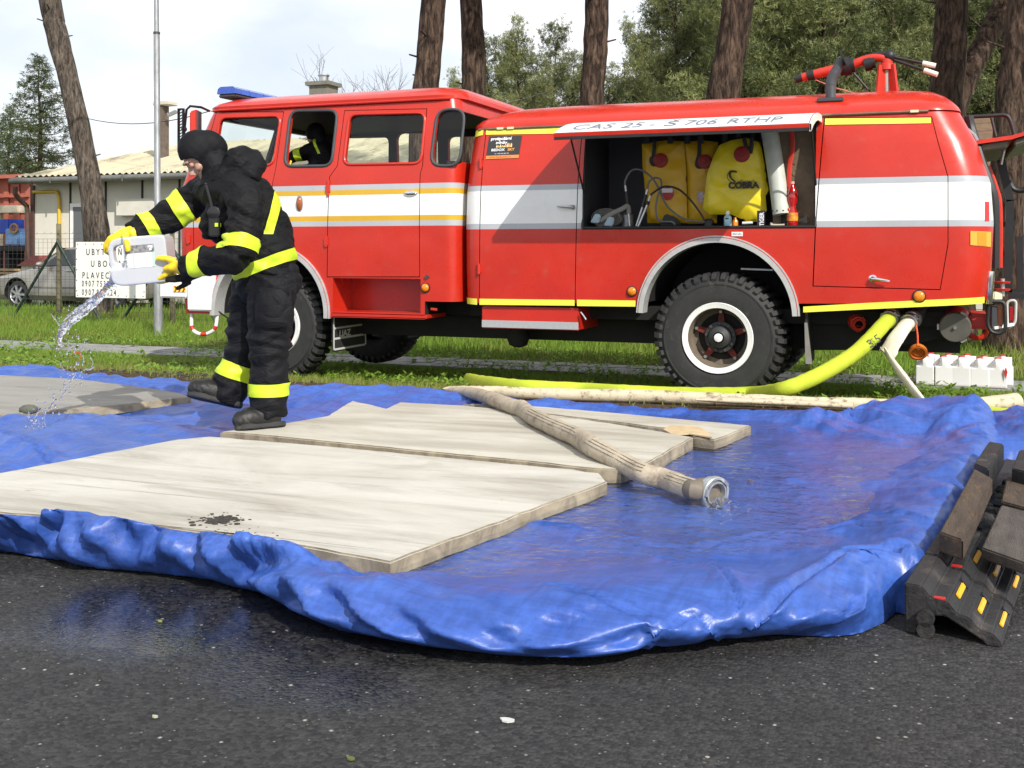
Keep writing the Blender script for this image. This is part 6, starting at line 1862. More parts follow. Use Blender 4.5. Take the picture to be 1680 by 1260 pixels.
q = np.clip((sp - cs) / np.maximum(wid - cs, 0.05), 0, 1); fall = 1 - q * q * (3 - 2 * q)
floor_h = 0.030 + 0.010 * fbm(X * 1.6, Y * 1.6, 3, 6)
Z = rise * (floor_h + (crest - floor_h) * fall)
# swelling folds between the sheets on the left
def hump(px, py, rx, ry, a, rot=0.0):
  c = P(px, py, 0.05); dx = X - c.x; dy = Y - c.y; cr, sr = math.cos(rot), math.sin(rot)
  return a * np.exp(-(((dx * cr + dy * sr) / rx) ** 2 + ((-dx * sr + dy * cr) / ry) ** 2))
Z += rise * (hump(210, 712, 0.95, 0.26, 0.062, -0.25) + hump(60, 735, 0.8, 0.22, 0.055, -0.2) + hump(330, 672, 0.55, 0.22, 0.045, 0.0) + hump(0, 700, 0.8, 0.25, 0.05) + hump(600, 655, 0.6, 0.2, 0.04))
# heaped far right corner
Z += rise * (hump(1470, 690, 0.30, 0.30, 0.085, .3) + hump(1590, 700, 0.24, 0.24, 0.06) + hump(1330, 700, 0.35, 0.2, 0.03))
# gathers running in from the rim
gath = ridge(t * 5.2 + 0.5 * perlin(t * 2, sp * 3, 8), sp * 1.6 - t * 0.7, 11)
g_amp = np.where(seg_far, 0.010, 0.026 + 0.014 * fl) * np.exp(-sp / (0.20 + 0.10 * (1 - fl)))
Z += rise * g_amp * (gath - 0.25) * (0.6 + 0.8 * perlin(t * 0.9, sp, 15))
gath2 = ridge(t * 11.0 + sp * 5.0, sp * 3.0 + t * 1.3, 19)
Z += rise * 0.012 * np.exp(-sp / 0.16) * (gath2 - 0.3)
gath3 = np.abs(perlin(t * 3.1 - sp * 6.0, sp * 4.0, 23))
Z += rise * 0.030 * np.exp(-((sp - 0.10) / 0.12) ** 2) * (0.35 - gath3) * (0.35 + fl)
# loose crumpling everywhere, sharper creases in places
wx = X + 0.10 * perlin(X * 2, Y * 2, 31); wy = Y + 0.10 * perlin(X * 2, Y * 2, 37)
Z += rise * (0.010 * fbm(wx * 3.2, wy * 3.2, 3, 41) + 0.0055 * (ridge(wx * 4.6, wy * 7.5, 43) - .4) * np.clip(perlin(X * .9, Y * .9, 47) + 0.45, 0, 1) + 0.0022 * ridge(wx * 14, wy * 9, 53))
corner = np.exp(-(((X - P(1500, 690, .1).x) / 0.55) ** 2 + ((Y - P(1500, 690, .1).y) / 0.45) ** 2))
Z += rise * corner * 0.05 * (ridge(wx * 3.0 + wy * 1.2, wy * 3.4 - wx, 59) - 0.35)
crumple = np.exp(-(((X - P(1340, 705, .08).x) / 0.5) ** 2 + ((Y - P(1340, 705, .08).y) / 0.3) ** 2))
Z += rise * crumple * 0.022 * (ridge(wx * 7, wy * 3, 61) - 0.4)
def crease(pts, amp, w, z=0.06):
  global Z
  pl = [tuple(P(x, y, z)[:2]) for x, y in pts]
  d = seg_dist(X, Y, pl, closed=False)
  return amp * (np.exp(-((d / (w * 1.1)) ** 2)) - 1.15 * np.exp(-(d / (w * .32)) ** 1.5))
Z += rise * (hump(1290, 790, .42, .10, .045, .1) + hump(1000, 872, .5, .06, .02, .3))
# pressed flat under the sheets
for B, zt in ((B1, 0.046), (B2, 0.046), (B3, 0.046), (B4, 0.046)):
  sd = sdf_poly(X, Y, B); lim = zt + np.clip(sd - 0.005, 0, 1) * 2.2
  Z = np.where(Z > lim, lim, Z)
pb_ = P(436, 698, BT)
Z = np.maximum(Z, np.where(inside, 0.006, 0.0))
# the roll overhangs the road a little
onx = ex - np.roll(OUT, -6, 0)[NI, 0];
tx = np.roll(OUT, -4, 0)[NI, 0] - np.roll(OUT, 4, 0)[NI, 0]; ty = np.roll(OUT, -4, 0)[NI, 1] - np.roll(OUT, 4, 0)[NI, 1]
tl_ = np.hypot(tx, ty) + 1e-9; nx, ny = ty / tl_, -tx / tl_
roll = np.where(seg_right, 0.0, 1.0) * np.where(seg_far, 0.35, 1.0); roll = blur_rim(roll)
s1 = 0.44 - 0.22 * fl; cc_l = 0.20 - .105 * fl; Rr = 0.235 - .125 * fl
th_ = np.radians(-74) + np.radians(164) * np.clip(sp / s1, 0, 1)
gs = np.where(sp < s1, cc_l - Rr * np.cos(th_), sp - (s1 - cc_l) * (1 - np.clip((sp - s1) / 0.7, 0, 1)))
zmn = math.sin(math.radians(-74)); zr_l = np.where(sp < s1, crest * (np.sin(th_) - zmn) / (1 - zmn), Z)
wfold = np.exp(-((sp - .12) / (.22 - .06 * fl)) ** 2)
Zroll = np.where(sp < s1, zr_l + (Z - rise * crest) * np.clip(np.sin(th_), 0, 1), Z)
Z = Z * (1 - roll) + Zroll * roll
bul = (sp - gs) * roll
# faceted crumples: triangle waves in scattered directions, each in its own patches
def tri(a): return np.abs((a % 1.0) - .5) * 2 - .5
rngc = np.random.default_rng(5)
fac = np.zeros(len(X))
for k in range(9):
  an = rngc.uniform(0, PI); fr = rngc.uniform(2.2, 6.0)
  mk = np.clip(perlin(X * 1.7 + k * 3.1, Y * 1.7 - k * 2.3, 200 + k) * 2.2 + .25, 0, 1)
  ph = (X * math.cos(an) + Y * math.sin(an)) * fr + .35 * perlin(X * 2.4, Y * 2.4, 220 + k)
  fac += mk * tri(ph) / fr
pc_ = P(1488, 1000, 0.0); cdamp = 1 - .9 * np.exp(-((np.hypot(X - pc_.x + .12, Y - pc_.y - .12) / .42) ** 2))
tfac = np.zeros(len(X))
for k in range(9):
  fr = rngc.uniform(2.6, 9.0); sk = rngc.choice([-1, 1]) * rngc.uniform(3, 9)
  mk = np.clip(perlin(t * 1.5 + k * 7, sp * 0 + k + .5, 240 + k) * 2.2 + .3, 0, 1)
  tfac += mk * tri(t * fr + sp * sk + .3 * perlin(t * 3, sp * 5, 260 + k)) / fr
def box_blur(a, r, it=2):
  a = a.reshape(GX.shape).astype(float)
  for _ in range(it):
    for ax in (0, 1):
      pad = [(0, 0), (0, 0)]; pad[ax] = (r + 1, r); c_ = np.cumsum(np.pad(a, pad, 'edge'), axis=ax)
      n_ = a.shape[ax]; hi = np.take(c_, np.arange(2 * r + 1, 2 * r + 1 + n_), axis=ax); lo = np.take(c_, np.arange(0, n_), axis=ax); a = (hi - lo) / (2 * r + 1)
  return a.ravel()
wb = np.clip((sp - .16) / .16, 0, 1); wb = wb * wb * (3 - 2 * wb) * inside
Zs = np.where(inside, Z, 0); Z = Z * (1 - wb) + box_blur(Zs, 7) * wb
DXb = nx * bul; DYb = ny * bul
DXs = DXb * (1 - wb) + box_blur(np.where(inside, DXb, 0), 9) * wb; DYs = DYb * (1 - wb) + box_blur(np.where(inside, DYb, 0), 9) * wb
Z = Z + rise * wb * (.0045 * ridge(wx * 4.6, wy * 7.5, 43) * np.clip(perlin(X * .9, Y * .9, 47) + .45, 0, 1) + .002 * ridge(wx * 14, wy * 9, 53))
cf = np.zeros(len(X))
for k in range(8):
  an = rngc.uniform(0, PI); fr = rngc.uniform(2.4, 5.5)
  mk = np.clip(perlin(X * 2.1 + k * 5.1, Y * 2.1 - k * 1.3, 300 + k) * 2.6 + .3, 0, 1)
  cf += mk * tri((X * math.cos(an) + Y * math.sin(an)) * fr + .5 * perlin(X * 2.4, Y * 2.4, 320 + k)) / fr
far_right = np.exp(-(((X - P(1510, 690, .1).x) / 0.45) ** 2 + ((Y - P(1510, 690, .1).y) / 0.50) ** 2)) + .6 * np.exp(-(((X - P(1340, 700, .08).x) / 0.5) ** 2 + ((Y - P(1340, 700, .08).y) / 0.22) ** 2))
Z = Z + rise * far_right * (cf * .17 + .02)
fold_amt = rise * (fac * (.034 + .03 * fl) + tfac * .20 * cdamp * wfold * (.55 + .85 * fl) * np.where(seg_far, .3, 1.0) * np.where(seg_right, .3, 1.0))
for pts, a_, w_ in (([(850, 853), (950, 862), (1060, 884), (1130, 892), (1290, 871), (1400, 871), (1470, 900)], .030, .045), ([(620, 868), (720, 881), (830, 902)], .020, .03), ([(700, 838), (800, 849), (930, 866)], .012, .03),
         ([(1190, 1000), (1290, 962), (1380, 940), (1480, 950)], .034, .05), ([(1060, 905), (1130, 930), (1160, 985)], .020, .03), ([(1420, 858), (1480, 880), (1530, 900)], .018, .03), ([(1380, 775), (1480, 770), (1580, 790)], .010, .03),
         ([(0, 720), (60, 742), (90, 765)], .03, .05), ([(120, 690), (250, 684), (340, 690)], .014, .03), ([(1000, 1010), (1080, 990), (1170, 1020)], .022, .03), ([(900, 965), (1000, 1000), (1060, 1040)], .016, .03)):
  Z += rise * crease(pts, a_, w_)
cth = np.clip(np.cos(th_), 0, 1) * np.where(sp < s1, 1, 0) * roll
Z = Z + fold_amt * (1 - .75 * cth)
DXs = DXs + nx * fold_amt * cth * 1.15; DYs = DYs + ny * fold_amt * cth * 1.15
for B, zt in ((B1, 0.046), (B2, 0.046), (B3, 0.046), (B4, 0.046)):
  sd = sdf_poly(X, Y, B); lim = zt + np.clip(sd - 0.005, 0, 1) * 2.2
  Z = np.where(Z > lim, lim, Z)
Z = np.maximum(Z, np.where(inside, 0.006, 0.0))
g0 = cc_l - Rr * math.cos(math.radians(-74))
PX = np.where(inside, X + DXs, ex - nx * g0 * roll); PY = np.where(inside, Y + DYs, ey - ny * g0 * roll)
PZ = np.where(inside, Z, 0.003) + 0.002
keepv = s > -0.03
R_, C_ = GX.shape
idx = np.arange(R_ * C_).reshape(R_, C_)
quads = np.stack([idx[:-1, :-1], idx[:-1, 1:], idx[1:, 1:], idx[1:, :-1]], -1).reshape(-1, 4)
okq = keepv[quads].all(1) & inside[quads].any(1)
quads = quads[okq]
used = np.unique(quads); remap = -np.ones(R_ * C_, int); remap[used] = np.arange(len(used))
verts = np.stack([PX, PY, PZ], 1)[used]
tme = np_mesh('tarp', verts, remap[quads])

def mat_tarp():
  m = bpy.data.materials.new('blue woven tarp'); m.use_nodes = True
  nt = m.node_tree; N = nt.nodes; L = nt.links
  b = N['Principled BSDF']
  tc = N.new('ShaderNodeTexCoord'); vec = tc.outputs['Object']
  def noise(scale, detail, st=(1, 1, 1), rough=0.6, rot=0.0):
    mp = N.new('ShaderNodeMapping'); mp.inputs['Scale'].default_value = st; mp.inputs['Rotation'].default_value = (0, 0, rot); L.new(vec, mp.inputs['Vector'])
    n = N.new('ShaderNodeTexNoise'); n.inputs['Scale'].default_value = scale; n.inputs['Detail'].default_value = detail; n.inputs['Roughness'].default_value = rough
    L.new(mp.outputs['Vector'], n.inputs['Vector']); return n.outputs['Fac']
  def ramp(x, p0, p1, c0, c1):
    r = N.new('ShaderNodeValToRGB'); r.color_ramp.elements[0].position = p0; r.color_ramp.elements[1].position = p1
    r.color_ramp.elements[0].color = (*c0, 1); r.color_ramp.elements[1].color = (*c1, 1); L.new(x, r.inputs['Fac']); return r.outputs['Color']
  base = ramp(noise(2.0, 8), .35, .65, (0.024, 0.070, 0.305), (0.042, 0.108, 0.40))
  # faint reddish streaks: the truck's red reflection painted into the colour
  st = ramp(noise(1.5, 9, (1, 2.6, 1), .68, .5), .56, .74, (0, 0, 0), (.24, .24, .24))
  mx = N.new('ShaderNodeMixRGB'); mx.inputs['Color2'].default_value = (0.13, 0.10, 0.26, 1); L.new(st, mx.inputs['Fac']); L.new(base, mx.inputs['Color1'])
  th = noise(55, 3, (0.06, 1, 1)); th2 = noise(55, 3, (1, 0.06, 1))
  ad = N.new('ShaderNodeMath'); ad.operation = 'ADD'; L.new(th, ad.inputs[0]); L.new(th2, ad.inputs[1])
  tone = N.new('ShaderNodeMapRange'); tone.inputs['From Min'].default_value = .8; tone.inputs['From Max'].default_value = 1.25; tone.inputs['To Min'].default_value = .84; tone.inputs['To Max'].default_value = 1.2
  L.new(ad.outputs['Value'], tone.inputs['Value'])
  sc = N.new('ShaderNodeVectorMath'); sc.operation = 'SCALE'; L.new(mx.outputs['Color'], sc.inputs[0]); L.new(tone.outputs['Result'], sc.inputs['Scale'])
  # mud spatter
  mud = ramp(noise(16, 9, (1, 1, 1), .75), .70, .80, (0, 0, 0), (.6, .6, .6))
  m2 = N.new('ShaderNodeMixRGB'); m2.inputs['Color2'].default_value = (0.05, 0.045, 0.05, 1); L.new(mud, m2.inputs['Fac']); L.new(sc.outputs['Vector'], m2.inputs['Color1'])
  L.new(m2.outputs['Color'], b.inputs['Base Color'])
  rr = N.new('ShaderNodeMapRange'); rr.inputs['From Min'].default_value = .35; rr.inputs['From Max'].default_value = .65; rr.inputs['To Min'].default_value = .30; rr.inputs['To Max'].default_value = .50
  L.new(noise(2.6, 7), rr.inputs['Value']); L.new(rr.outputs['Result'], b.inputs['Roughness'])
  b.inputs['Specular IOR Level'].default_value = 0.5
  fine = noise(26, 5, (1, 1, 1), .6)
  h = N.new('ShaderNodeMath'); h.operation = 'MULTIPLY_ADD'; h.inputs[1].default_value = 0.35; L.new(ad.outputs['Value'], h.inputs[0]); L.new(fine, h.inputs[2])
  def absn(x):
    a_ = N.new('ShaderNodeMath'); a_.operation = 'SUBTRACT'; a_.inputs[1].default_value = .5; L.new(x, a_.inputs[0])
    b_ = N.new('ShaderNodeMath'); b_.operation = 'ABSOLUTE'; L.new(a_.outputs['Value'], b_.inputs[0]); return b_.outputs['Value']
  r1 = absn(noise(3.2, 2, (.8, 1.7, 1), .45)); r2 = absn(noise(5.5, 2, (1.8, .7, 1), .45, .6))
  cr_ = N.new('ShaderNodeMath'); cr_.operation = 'ADD'; L.new(r1, cr_.inputs[0]); L.new(r2, cr_.inputs[1])
  bq = N.new('ShaderNodeBump'); bq.inputs['Strength'].default_value = 0.40; bq.inputs['Distance'].default_value = 0.03
  L.new(cr_.outputs['Value'], bq.inputs['Height'])
  bp = N.new('ShaderNodeBump'); bp.inputs['Strength'].default_value = 0.30; bp.inputs['Distance'].default_value = 0.006
  L.new(bq.outputs['Normal'], bp.inputs['Normal'])
  L.new(h.outputs['Value'], bp.inputs['Height']); L.new(bp.outputs['Normal'], b.inputs['Normal'])
  return m
M['tarp'] = mat_tarp()
tarp = mesh_obj('tarp', tme, M['tarp'], smooth=180)
tag(tarp, 'large wrinkled blue tarpaulin with a rolled rim laid out as a shallow pool', 'tarp')
# second tarp bundled beyond the right corner
tb = MB(); rnd = random.Random(9)
c0 = P(1668, 735, 0.02)
rows = []
for i in range(60):
  a_ = i / 59; row = []
  for j in range(60):
    b_ = j / 59
    u_ = c0.x - .22 + a_ * 1.5; v_ = c0.y - .28 + b_ * .9
    r_ = min(a_ / .2, (1 - a_) / .2, b_ / .2, (1 - b_) / .2, 1)
    h_ = max(0.0, (0.11 + 0.05 * float(ridge(u_ * 5, v_ * 3.2, 77)) + .03 * float(ridge(u_ * 9 + v_ * 4, v_ * 8, 79))) * (r_ ** .5))
    row.append((u_ + .05 * float(perlin(u_ * 4, v_ * 4, 81)), v_ + .05 * float(perlin(u_ * 4, v_ * 4, 83)), h_ + .003 + 0.0))
  rows.append(row)
tb.grid(rows)
tag(tb.build('tarp', M['tarp'], smooth=180), 'crumpled end of blue tarp on the road beyond the ramps at the right edge', 'tarp')

# ------------------------------------------------------------------ water in the pool
def mat_water(name, bump, scale, tint):
  return mat_thin_glass(name, tint, 1.33, 0.03, bump, scale)
M['water'] = mat_water('pool water', 0.62, 26, (0.95, 0.97, 0.98))
WLV = 0.067
pool = px2([(470, 950), (560, 985), (700, 975), (900, 945), (1100, 920), (1300, 905), (1440, 890), (1500, 830), (1560, 750), (1570, 700), (1440, 684), (1300, 682), (1130, 680), (900, 690), (700, 800)], WLV)
wx_ = np.arange(-2.2, 0.4, 0.02); wy_ = np.arange(2.9, 6.9, 0.02)
WX, WY = np.meshgrid(wx_, wy_); jet = P(1185, 835, WLV)
rr_ = np.hypot(WX - jet.x, WY - jet.y)
WZ_ = WLV + 0.0022 * np.sin(rr_ * 60) * np.exp(-rr_ / .35) + 0.0016 * fbm(WX * 9, WY * 13, 3, 91) + 0.006 * ridge(WX * 12, WY * 12, 93) * np.exp(-rr_ / .14)
ii = in_poly(WX.ravel(), WY.ravel(), pool).reshape(WX.shape)
n2 = np.arange(WX.size).reshape(WX.shape)
qd = np.stack([n2[:-1, :-1], n2[:-1, 1:], n2[1:, 1:], n2[1:, :-1]], -1).reshape(-1, 4)
kq = ii.ravel()[qd].all(1)
qd = qd[kq]; us_ = np.unique(qd); rm = -np.ones(WX.size, int); rm[us_] = np.arange(len(us_))
wme = np_mesh('water', np.stack([WX.ravel(), WY.ravel(), WZ_.ravel()], 1)[us_], rm[qd])
water = mesh_obj('water', wme, M['water'], smooth=180, kind='structure')

# ------------------------------------------------------------------ foam sheets
def mat_foam(name, c1, c2, dirt, seed):
  m = bpy.data.materials.new(name); m.use_nodes = True
  nt = m.node_tree; N = nt.nodes; L = nt.links
  b = N['Principled BSDF']; b.inputs['Roughness'].default_value = 0.72; b.inputs['Specular IOR Level'].default_value = 0.3
  tc = N.new('ShaderNodeTexCoord')
  def noise(scale, detail, st, rough=.62, off=0.0):
    mp = N.new('ShaderNodeMapping'); mp.inputs['Scale'].default_value = st; mp.inputs['Location'].default_value = (seed + off, seed * .7, 0); L.new(tc.outputs['Object'], mp.inputs['Vector'])
    n = N.new('ShaderNodeTexNoise'); n.inputs['Scale'].default_value = scale; n.inputs['Detail'].default_value = detail; n.inputs['Roughness'].default_value = rough
    n.inputs['Distortion'].default_value = 0.9
    L.new(mp.outputs['Vector'], n.inputs['Vector']); return n.outputs['Fac']
  def ramp(x, p0, p1, c0_, c1_):
    r = N.new('ShaderNodeValToRGB'); r.color_ramp.elements[0].position = p0; r.color_ramp.elements[1].position = p1
    r.color_ramp.elements[0].color = (*c0_, 1); r.color_ramp.elements[1].color = (*c1_, 1); L.new(x, r.inputs['Fac']); return r.outputs['Color']
  def mix(f, a, c):
    n = N.new('ShaderNodeMixRGB'); L.new(f, n.inputs['Fac'])
    for s_, x in (('Color1', a), ('Color2', c)):
      if isinstance(x, tuple): n.inputs[s_].default_value = (*x, 1)
      else: L.new(x, n.inputs[s_])
    return n.outputs['Color']
  k = lambda v: (v, v, v)
  col = ramp(noise(1.4, 8, (1, 1.4, 1)), .35, .65, c1, c2)
  col = mix(ramp(noise(2.2, 9, (0.30, 1.9, 1), .7, 3), .46, .64, k(0), k(.62)), col, dirt)             # smears drawn along the sheet
  col = mix(ramp(noise(3.2, 9, (0.12, 4.0, 1), .72, 8), .575, .68, k(0), k(.50)), col, (0.10, 0.085, 0.07))
  col = mix(ramp(noise(7, 9, (.6, 1.6, 1), .78, 5), .62, .70, k(0), k(.75)), col, (0.075, 0.062, 0.05))   # dark scuffs
  g = N.new('ShaderNodeNewGeometry'); sp_ = N.new('ShaderNodeSeparateXYZ'); L.new(g.outputs['Normal'], sp_.inputs['Vector'])
  side = N.new('ShaderNodeMapRange'); side.inputs['From Min'].default_value = .85; side.inputs['From Max'].default_value = .3; L.new(sp_.outputs['Z'], side.inputs['Value'])
  col = mix(side.outputs['Result'], col, mix(ramp(noise(9, 8, (1, 1, 1)), .35, .65, k(0), k(1)), (0.38, 0.32, 0.22), (0.17, 0.14, 0.10)))  # open-cell cut edges, yellowed and soiled
  L.new(col, b.inputs['Base Color'])
  h = noise(60, 6, (1, 1, 1)); bp = N.new('ShaderNodeBump'); bp.inputs['Strength'].default_value = .35; bp.inputs['Distance'].default_value = .006; L.new(h, bp.inputs['Height']); L.new(bp.outputs['Normal'], b.inputs['Normal'])
  return m
M['foam1'] = mat_foam('soiled white foam', (0.44, 0.42, 0.365), (0.55, 0.53, 0.475), (0.25, 0.225, 0.185), 3.0)
M['foam2'] = mat_foam('soiled cream foam', (0.43, 0.405, 0.34), (0.53, 0.505, 0.435), (0.27, 0.24, 0.19), 17.0)
M['foam3'] = mat_foam('grey foam', (0.25, 0.245, 0.225), (0.31, 0.30, 0.275), (0.18, 0.17, 0.15), 31.0)
def foam(name, poly, top, th, m, label, seed, ragged=0.006):
  pl = resample(poly, 0.05)
  rg = np.random.default_rng(seed)
  j = np.stack([perlin(np.arange(len(pl)) * .37, np.zeros(len(pl)) + .5, seed), perlin(np.arange(len(pl)) * .41, np.zeros(len(pl)) + 7.5, seed + 1)], 1) * ragged * 2 + rg.normal(0, ragged * .25, pl.shape)
  pl = pl + j
  mb = MB(); mb.prism([(x, y, top - th) for x, y in pl], (0, 0, th))
  me = mb.mesh(name); bm = bmesh.new(); bm.from_mesh(me)
  bmesh.ops.recalc_face_normals(bm, faces=bm.faces)
  es = [e for e in bm.edges if len(e.link_faces) == 2 and e.calc_face_angle(0) > 1.2 and min(v.co.z for v in e.verts) > top - .003]
  bmesh.ops.bevel(bm, geom=es, offset=.006, segments=2, affect='EDGES')
  bm.to_mesh(me); bm.free()
  o = mesh_obj(name, me, m, smooth=50)
  return tag(o, label, 'foam sheet', 'foam sheets lying in the pool')
foam('foam_sheet', B1, BT, .050, M['foam1'], 'largest soiled white foam sheet, lying nearest with dark smears and a clot of mud', 1)
foam('foam_sheet', B2, BT + .012, .058, M['foam2'], 'cream foam sheet under the boot and the canvas hose', 2)
foam('foam_sheet', B3, BT - .002, .048, M['foam2'], 'thin pointed foam sheet behind the canvas hose, its tip reaching the water', 3)
foam('foam_sheet', B4, BT, .050, M['foam3'], 'grey foam sheet at the far left under the falling water', 4)
# torn piece of tan cardboard on the pointed sheet
cp = [P(x, y, BT + .004) for x, y in ((1088, 706), (1100, 700), (1125, 699), (1150, 703), (1165, 714), (1168, 719), (1130, 713), (1104, 715))]
mb = MB(); mb.prism(cp, (0, 0, .006)); tag(mb.build('cardboard_scrap', mat('tan cardboard', (0.50, 0.38, 0.22), 0.85, var=.15, vscale=12, bump=.4, bscale=25), smooth=30), 'torn tan scrap of cardboard near the tip of the pointed foam sheet', 'cardboard')
# mud on the near sheet
def crumbs(name, px, py, z, rx, ry, n, smax, label, m):
  mb = MB(); c = P(px, py, z); rd = random.Random(px)
  for _ in range(n):
    a_ = rd.gauss(0, .45); b_ = rd.gauss(0, .45); sz = smax * (.25 + .75 * rd.random() ** 2)
    mb.sphere((c.x + a_ * rx, c.y + b_ * ry, z + sz * .1), (sz, sz * rd.uniform(.6, 1), sz * .32), 6)
  o = mb.build(name, m, smooth=60); tag(o, label, None, None, 'stuff')
M['mud'] = mat('wet dark mud', (0.035, 0.03, 0.024), 0.7, var=.4, vscale=30, bump=.5, bscale=80)
crumbs('mud_clot', 362, 853, BT, .09, .07, 150, .015, 'clot of dark mud on the near edge of the largest foam sheet', M['mud'])
crumbs('mud_crumbs', 395, 872, BT, .12, .05, 40, .006, 'dark mud crumbs beside the clot on the largest foam sheet', M['mud'])
crumbs('soil_spill', 260, 613, 0.0, 1.2, .14, 260, .03, 'dark wet soil spilt along the far rim of the tarp on the left', M['mud'])
st = MB(); q = P(47, 672, BT + .01); st.sphere(q, (.055, .05, .03), 10); me = st.mesh('stone')
tag(mesh_obj('stone', me, mat('grey green stone', (0.10, 0.105, 0.08), .85, var=.3, vscale=20, bump=.4), smooth=60), 'grey stone on the edge of the grey foam sheet at the far left', 'stone')

# ------------------------------------------------------------------ hoses
def mat_hose(name, c1, c2, dirt, dp=(.55, .72)):
  return mat(name, c1, 0.8, col2=c2, vscale=7, bump=.35, bscale=120, dirt=(dirt, 16, dp[0], dp[1]))
M['hose_tan'] = mat_hose('dirty canvas hose', (0.36, 0.30, 0.225), (0.46, 0.395, 0.30), (0.15, 0.115, 0.08), (.50, .76))
M['hose_cream'] = mat_hose('muddy cream hose', (0.50, 0.43, 0.30), (0.58, 0.50, 0.36), (0.13, 0.095, 0.06), (.52, .66))
M['hose_yellow'] = mat_hose('lime yellow hose', (0.38, 0.46, 0.022), (0.46, 0.53, 0.03), (0.25, 0.27, 0.05), (.62, .8))
M['hose_white'] = mat_hose('white hose', (0.62, 0.58, 0.46), (0.68, 0.64, 0.52), (0.40, 0.35, 0.26), (.6, .8))
def hose(name, pts, flats, m, label, grp=None, n=16, sub=8):
  root = None
  c = catmull(pts, sub)
  fx = np.interp(np.linspace(0, 1, len(c)), np.linspace(0, 1, len(flats)), [f[0] for f in flats])
  fy = np.interp(np.linspace(0, 1, len(c)), np.linspace(0, 1, len(flats)), [f[1] for f in flats])
  rd = random.Random(len(c))
  mb = MB(); mb.tube(c, 1, n, flat=[(a_ * (1 + .05 * rd.uniform(-1, 1)), b_ * (1 + .05 * rd.uniform(-1, 1))) for a_, b_ in zip(fx, fy)])
  o = mb.build(name, m, smooth=70)
  return tag(o, label, 'hose', grp), c
G = lambda px, py, z=0.0, h=0.04: P(px, py, z + h)
def GV(px, py, h=0.04):
  """on the sloping verge: a few steps of refinement"""
  z = 0.0
  for _ in range(12):
    p = P(px, py, z + h); z = ground_z(p.x, p.y)
  return P(px, py, z + h)
# canvas hose running over the sheets into the water
hz = BT + .05
hp = [G(742, 641, .02, .05), G(775, 645, .06, .05), G(806, 654, BT, .05), G(842, 667, BT, .05), G(858, 672, BT, .052), G(875, 684, BT, .052), G(912, 702, BT, .052), G(945, 716, BT, .055), G(962, 727, BT, .055), G(985, 740, BT, .052), G(1030, 764, BT - .03, .052), G(1058, 778, .06, .052), G(1088, 786, .05, .05), G(1118, 797, .045, .05), G(1140, 804, .045, .052)]
fl_ = [(.050, .022), (.050, .036), (.046, .040), (.046, .040), (.034, .050), (.046, .042), (.047, .042), (.048, .042), (.037, .052), (.047, .042), (.047, .042), (.046, .040), (.036, .046), (.043, .041), (.041, .041)]
h1, c1_ = hose('fire_hose', hp, fl_, M['hose_tan'], 'tan canvas hose lying over the foam sheets with its coupling in the water', 'fire hoses', 18)
stripe_m = mat('dark hose thread', (0.09, 0.07, 0.05), .8)
for k in (-.35, 0, .35):
  for a_, b_ in ((5 * 8, 8 * 8 - 3), (8 * 8 + 4, 12 * 8 - 6), (12 * 8 + 4, 14 * 8 - 1)):
    mb = MB(); pts = []
    for i in range(a_, b_):
      d = (c1_[min(i+1, len(c1_)-1)] - c1_[i-1]).normalized(); sd = d.cross(UP).normalized()
      an = .9 - k; pts.append(c1_[i] + sd * (.0475 * math.cos(an) * (1 if sd.dot(FWD) < 0 else -1)) + UP * (.0425 * math.sin(an)))
    mb.tube(pts, .0011, 5); mb.build('stripe', stripe_m, h1)
# its coupling
cc = P(1171, 808, .085); ax_ = (RIGHT * .50 - FWD * .84 - UP * .10).normalized()
p0 = c1_[-1]
mb = MB(); mb.tube(catmull([p0 - (c1_[-1] - c1_[-4]), p0, cc - ax_ * .055, cc - ax_ * .01], 5), .0405, 18); mb.build('sleeve', mat('wet canvas', (0.15, 0.125, 0.095), .6, var=.2), h1)
mb = MB(); mb.lathe(cc, ax_, [(-.035, .042), (-.03, .055), (-.008, .060), (-.006, .0635), (.014, .0635), (.016, .061), (.016, .053), (.002, .051), (.002, .047), (.020, .0465), (.020, .0405), (-.02, .039), (-.06, .037)], 40); cpl = mb.build('coupling', mat('worn aluminium', (0.42, 0.43, 0.43), .42, .5, var=.15, vscale=30), h1, smooth=35)
a_, b_, _ = frame_from(ax_)
for ang in (.2, 2.3, 4.4):
  e = a_ * math.cos(ang) + b_ * math.sin(ang); mb = MB(); mb.obox(cc + ax_ * .019 + e * .0535, e * .006, ax_.cross(e) * .013, ax_ * .009); mb.build('lug', M['alu'], cpl)
mb = MB(); mb.lathe(cc, ax_, [(-.062, .001), (-.061, .0368), (-.02, .0385)], 24); mb.build('bore', mat('rusty bore', (0.10, 0.06, 0.02), .35, .3, var=.4, vscale=25), cpl)
# cream hose along the road edge, folded end by the yellow hose
hp = [G(735, 637), G(760, 640), G(800, 642), (G(818, 643)), G(850, 645), G(930, 648), G(1050, 650), G(1150, 654), G(1250, 658), G(1340, 662), G(1420, 664), G(1500, 668), G(1600, 664, 0.02), G(1668, 660, .03)]
hose('fire_hose', hp, [(.05, .012), (.055, .03), (.048, .036), (.036, .040), (.048, .042), (.050, .044), (.050, .044), (.050, .043), (.050, .042), (.050, .042), (.05, .042), (.05, .042), (.06, .045), (.075, .058)], M['hose_cream'], 'muddy cream hose lying along the road edge with an open end at the right', 'fire hoses')
hp = [G(1145, 655, 0, .055), G(1200, 657, 0, .06), G(1300, 661, 0, .06), G(1400, 666, 0, .06)]
hose('fire_hose', hp, [(.045, .008), (.045, .02), (.045, .02), (.045, .02)], M['hose_cream'], 'short flat cream hose length lying on top of the muddy cream hose', 'fire hoses')
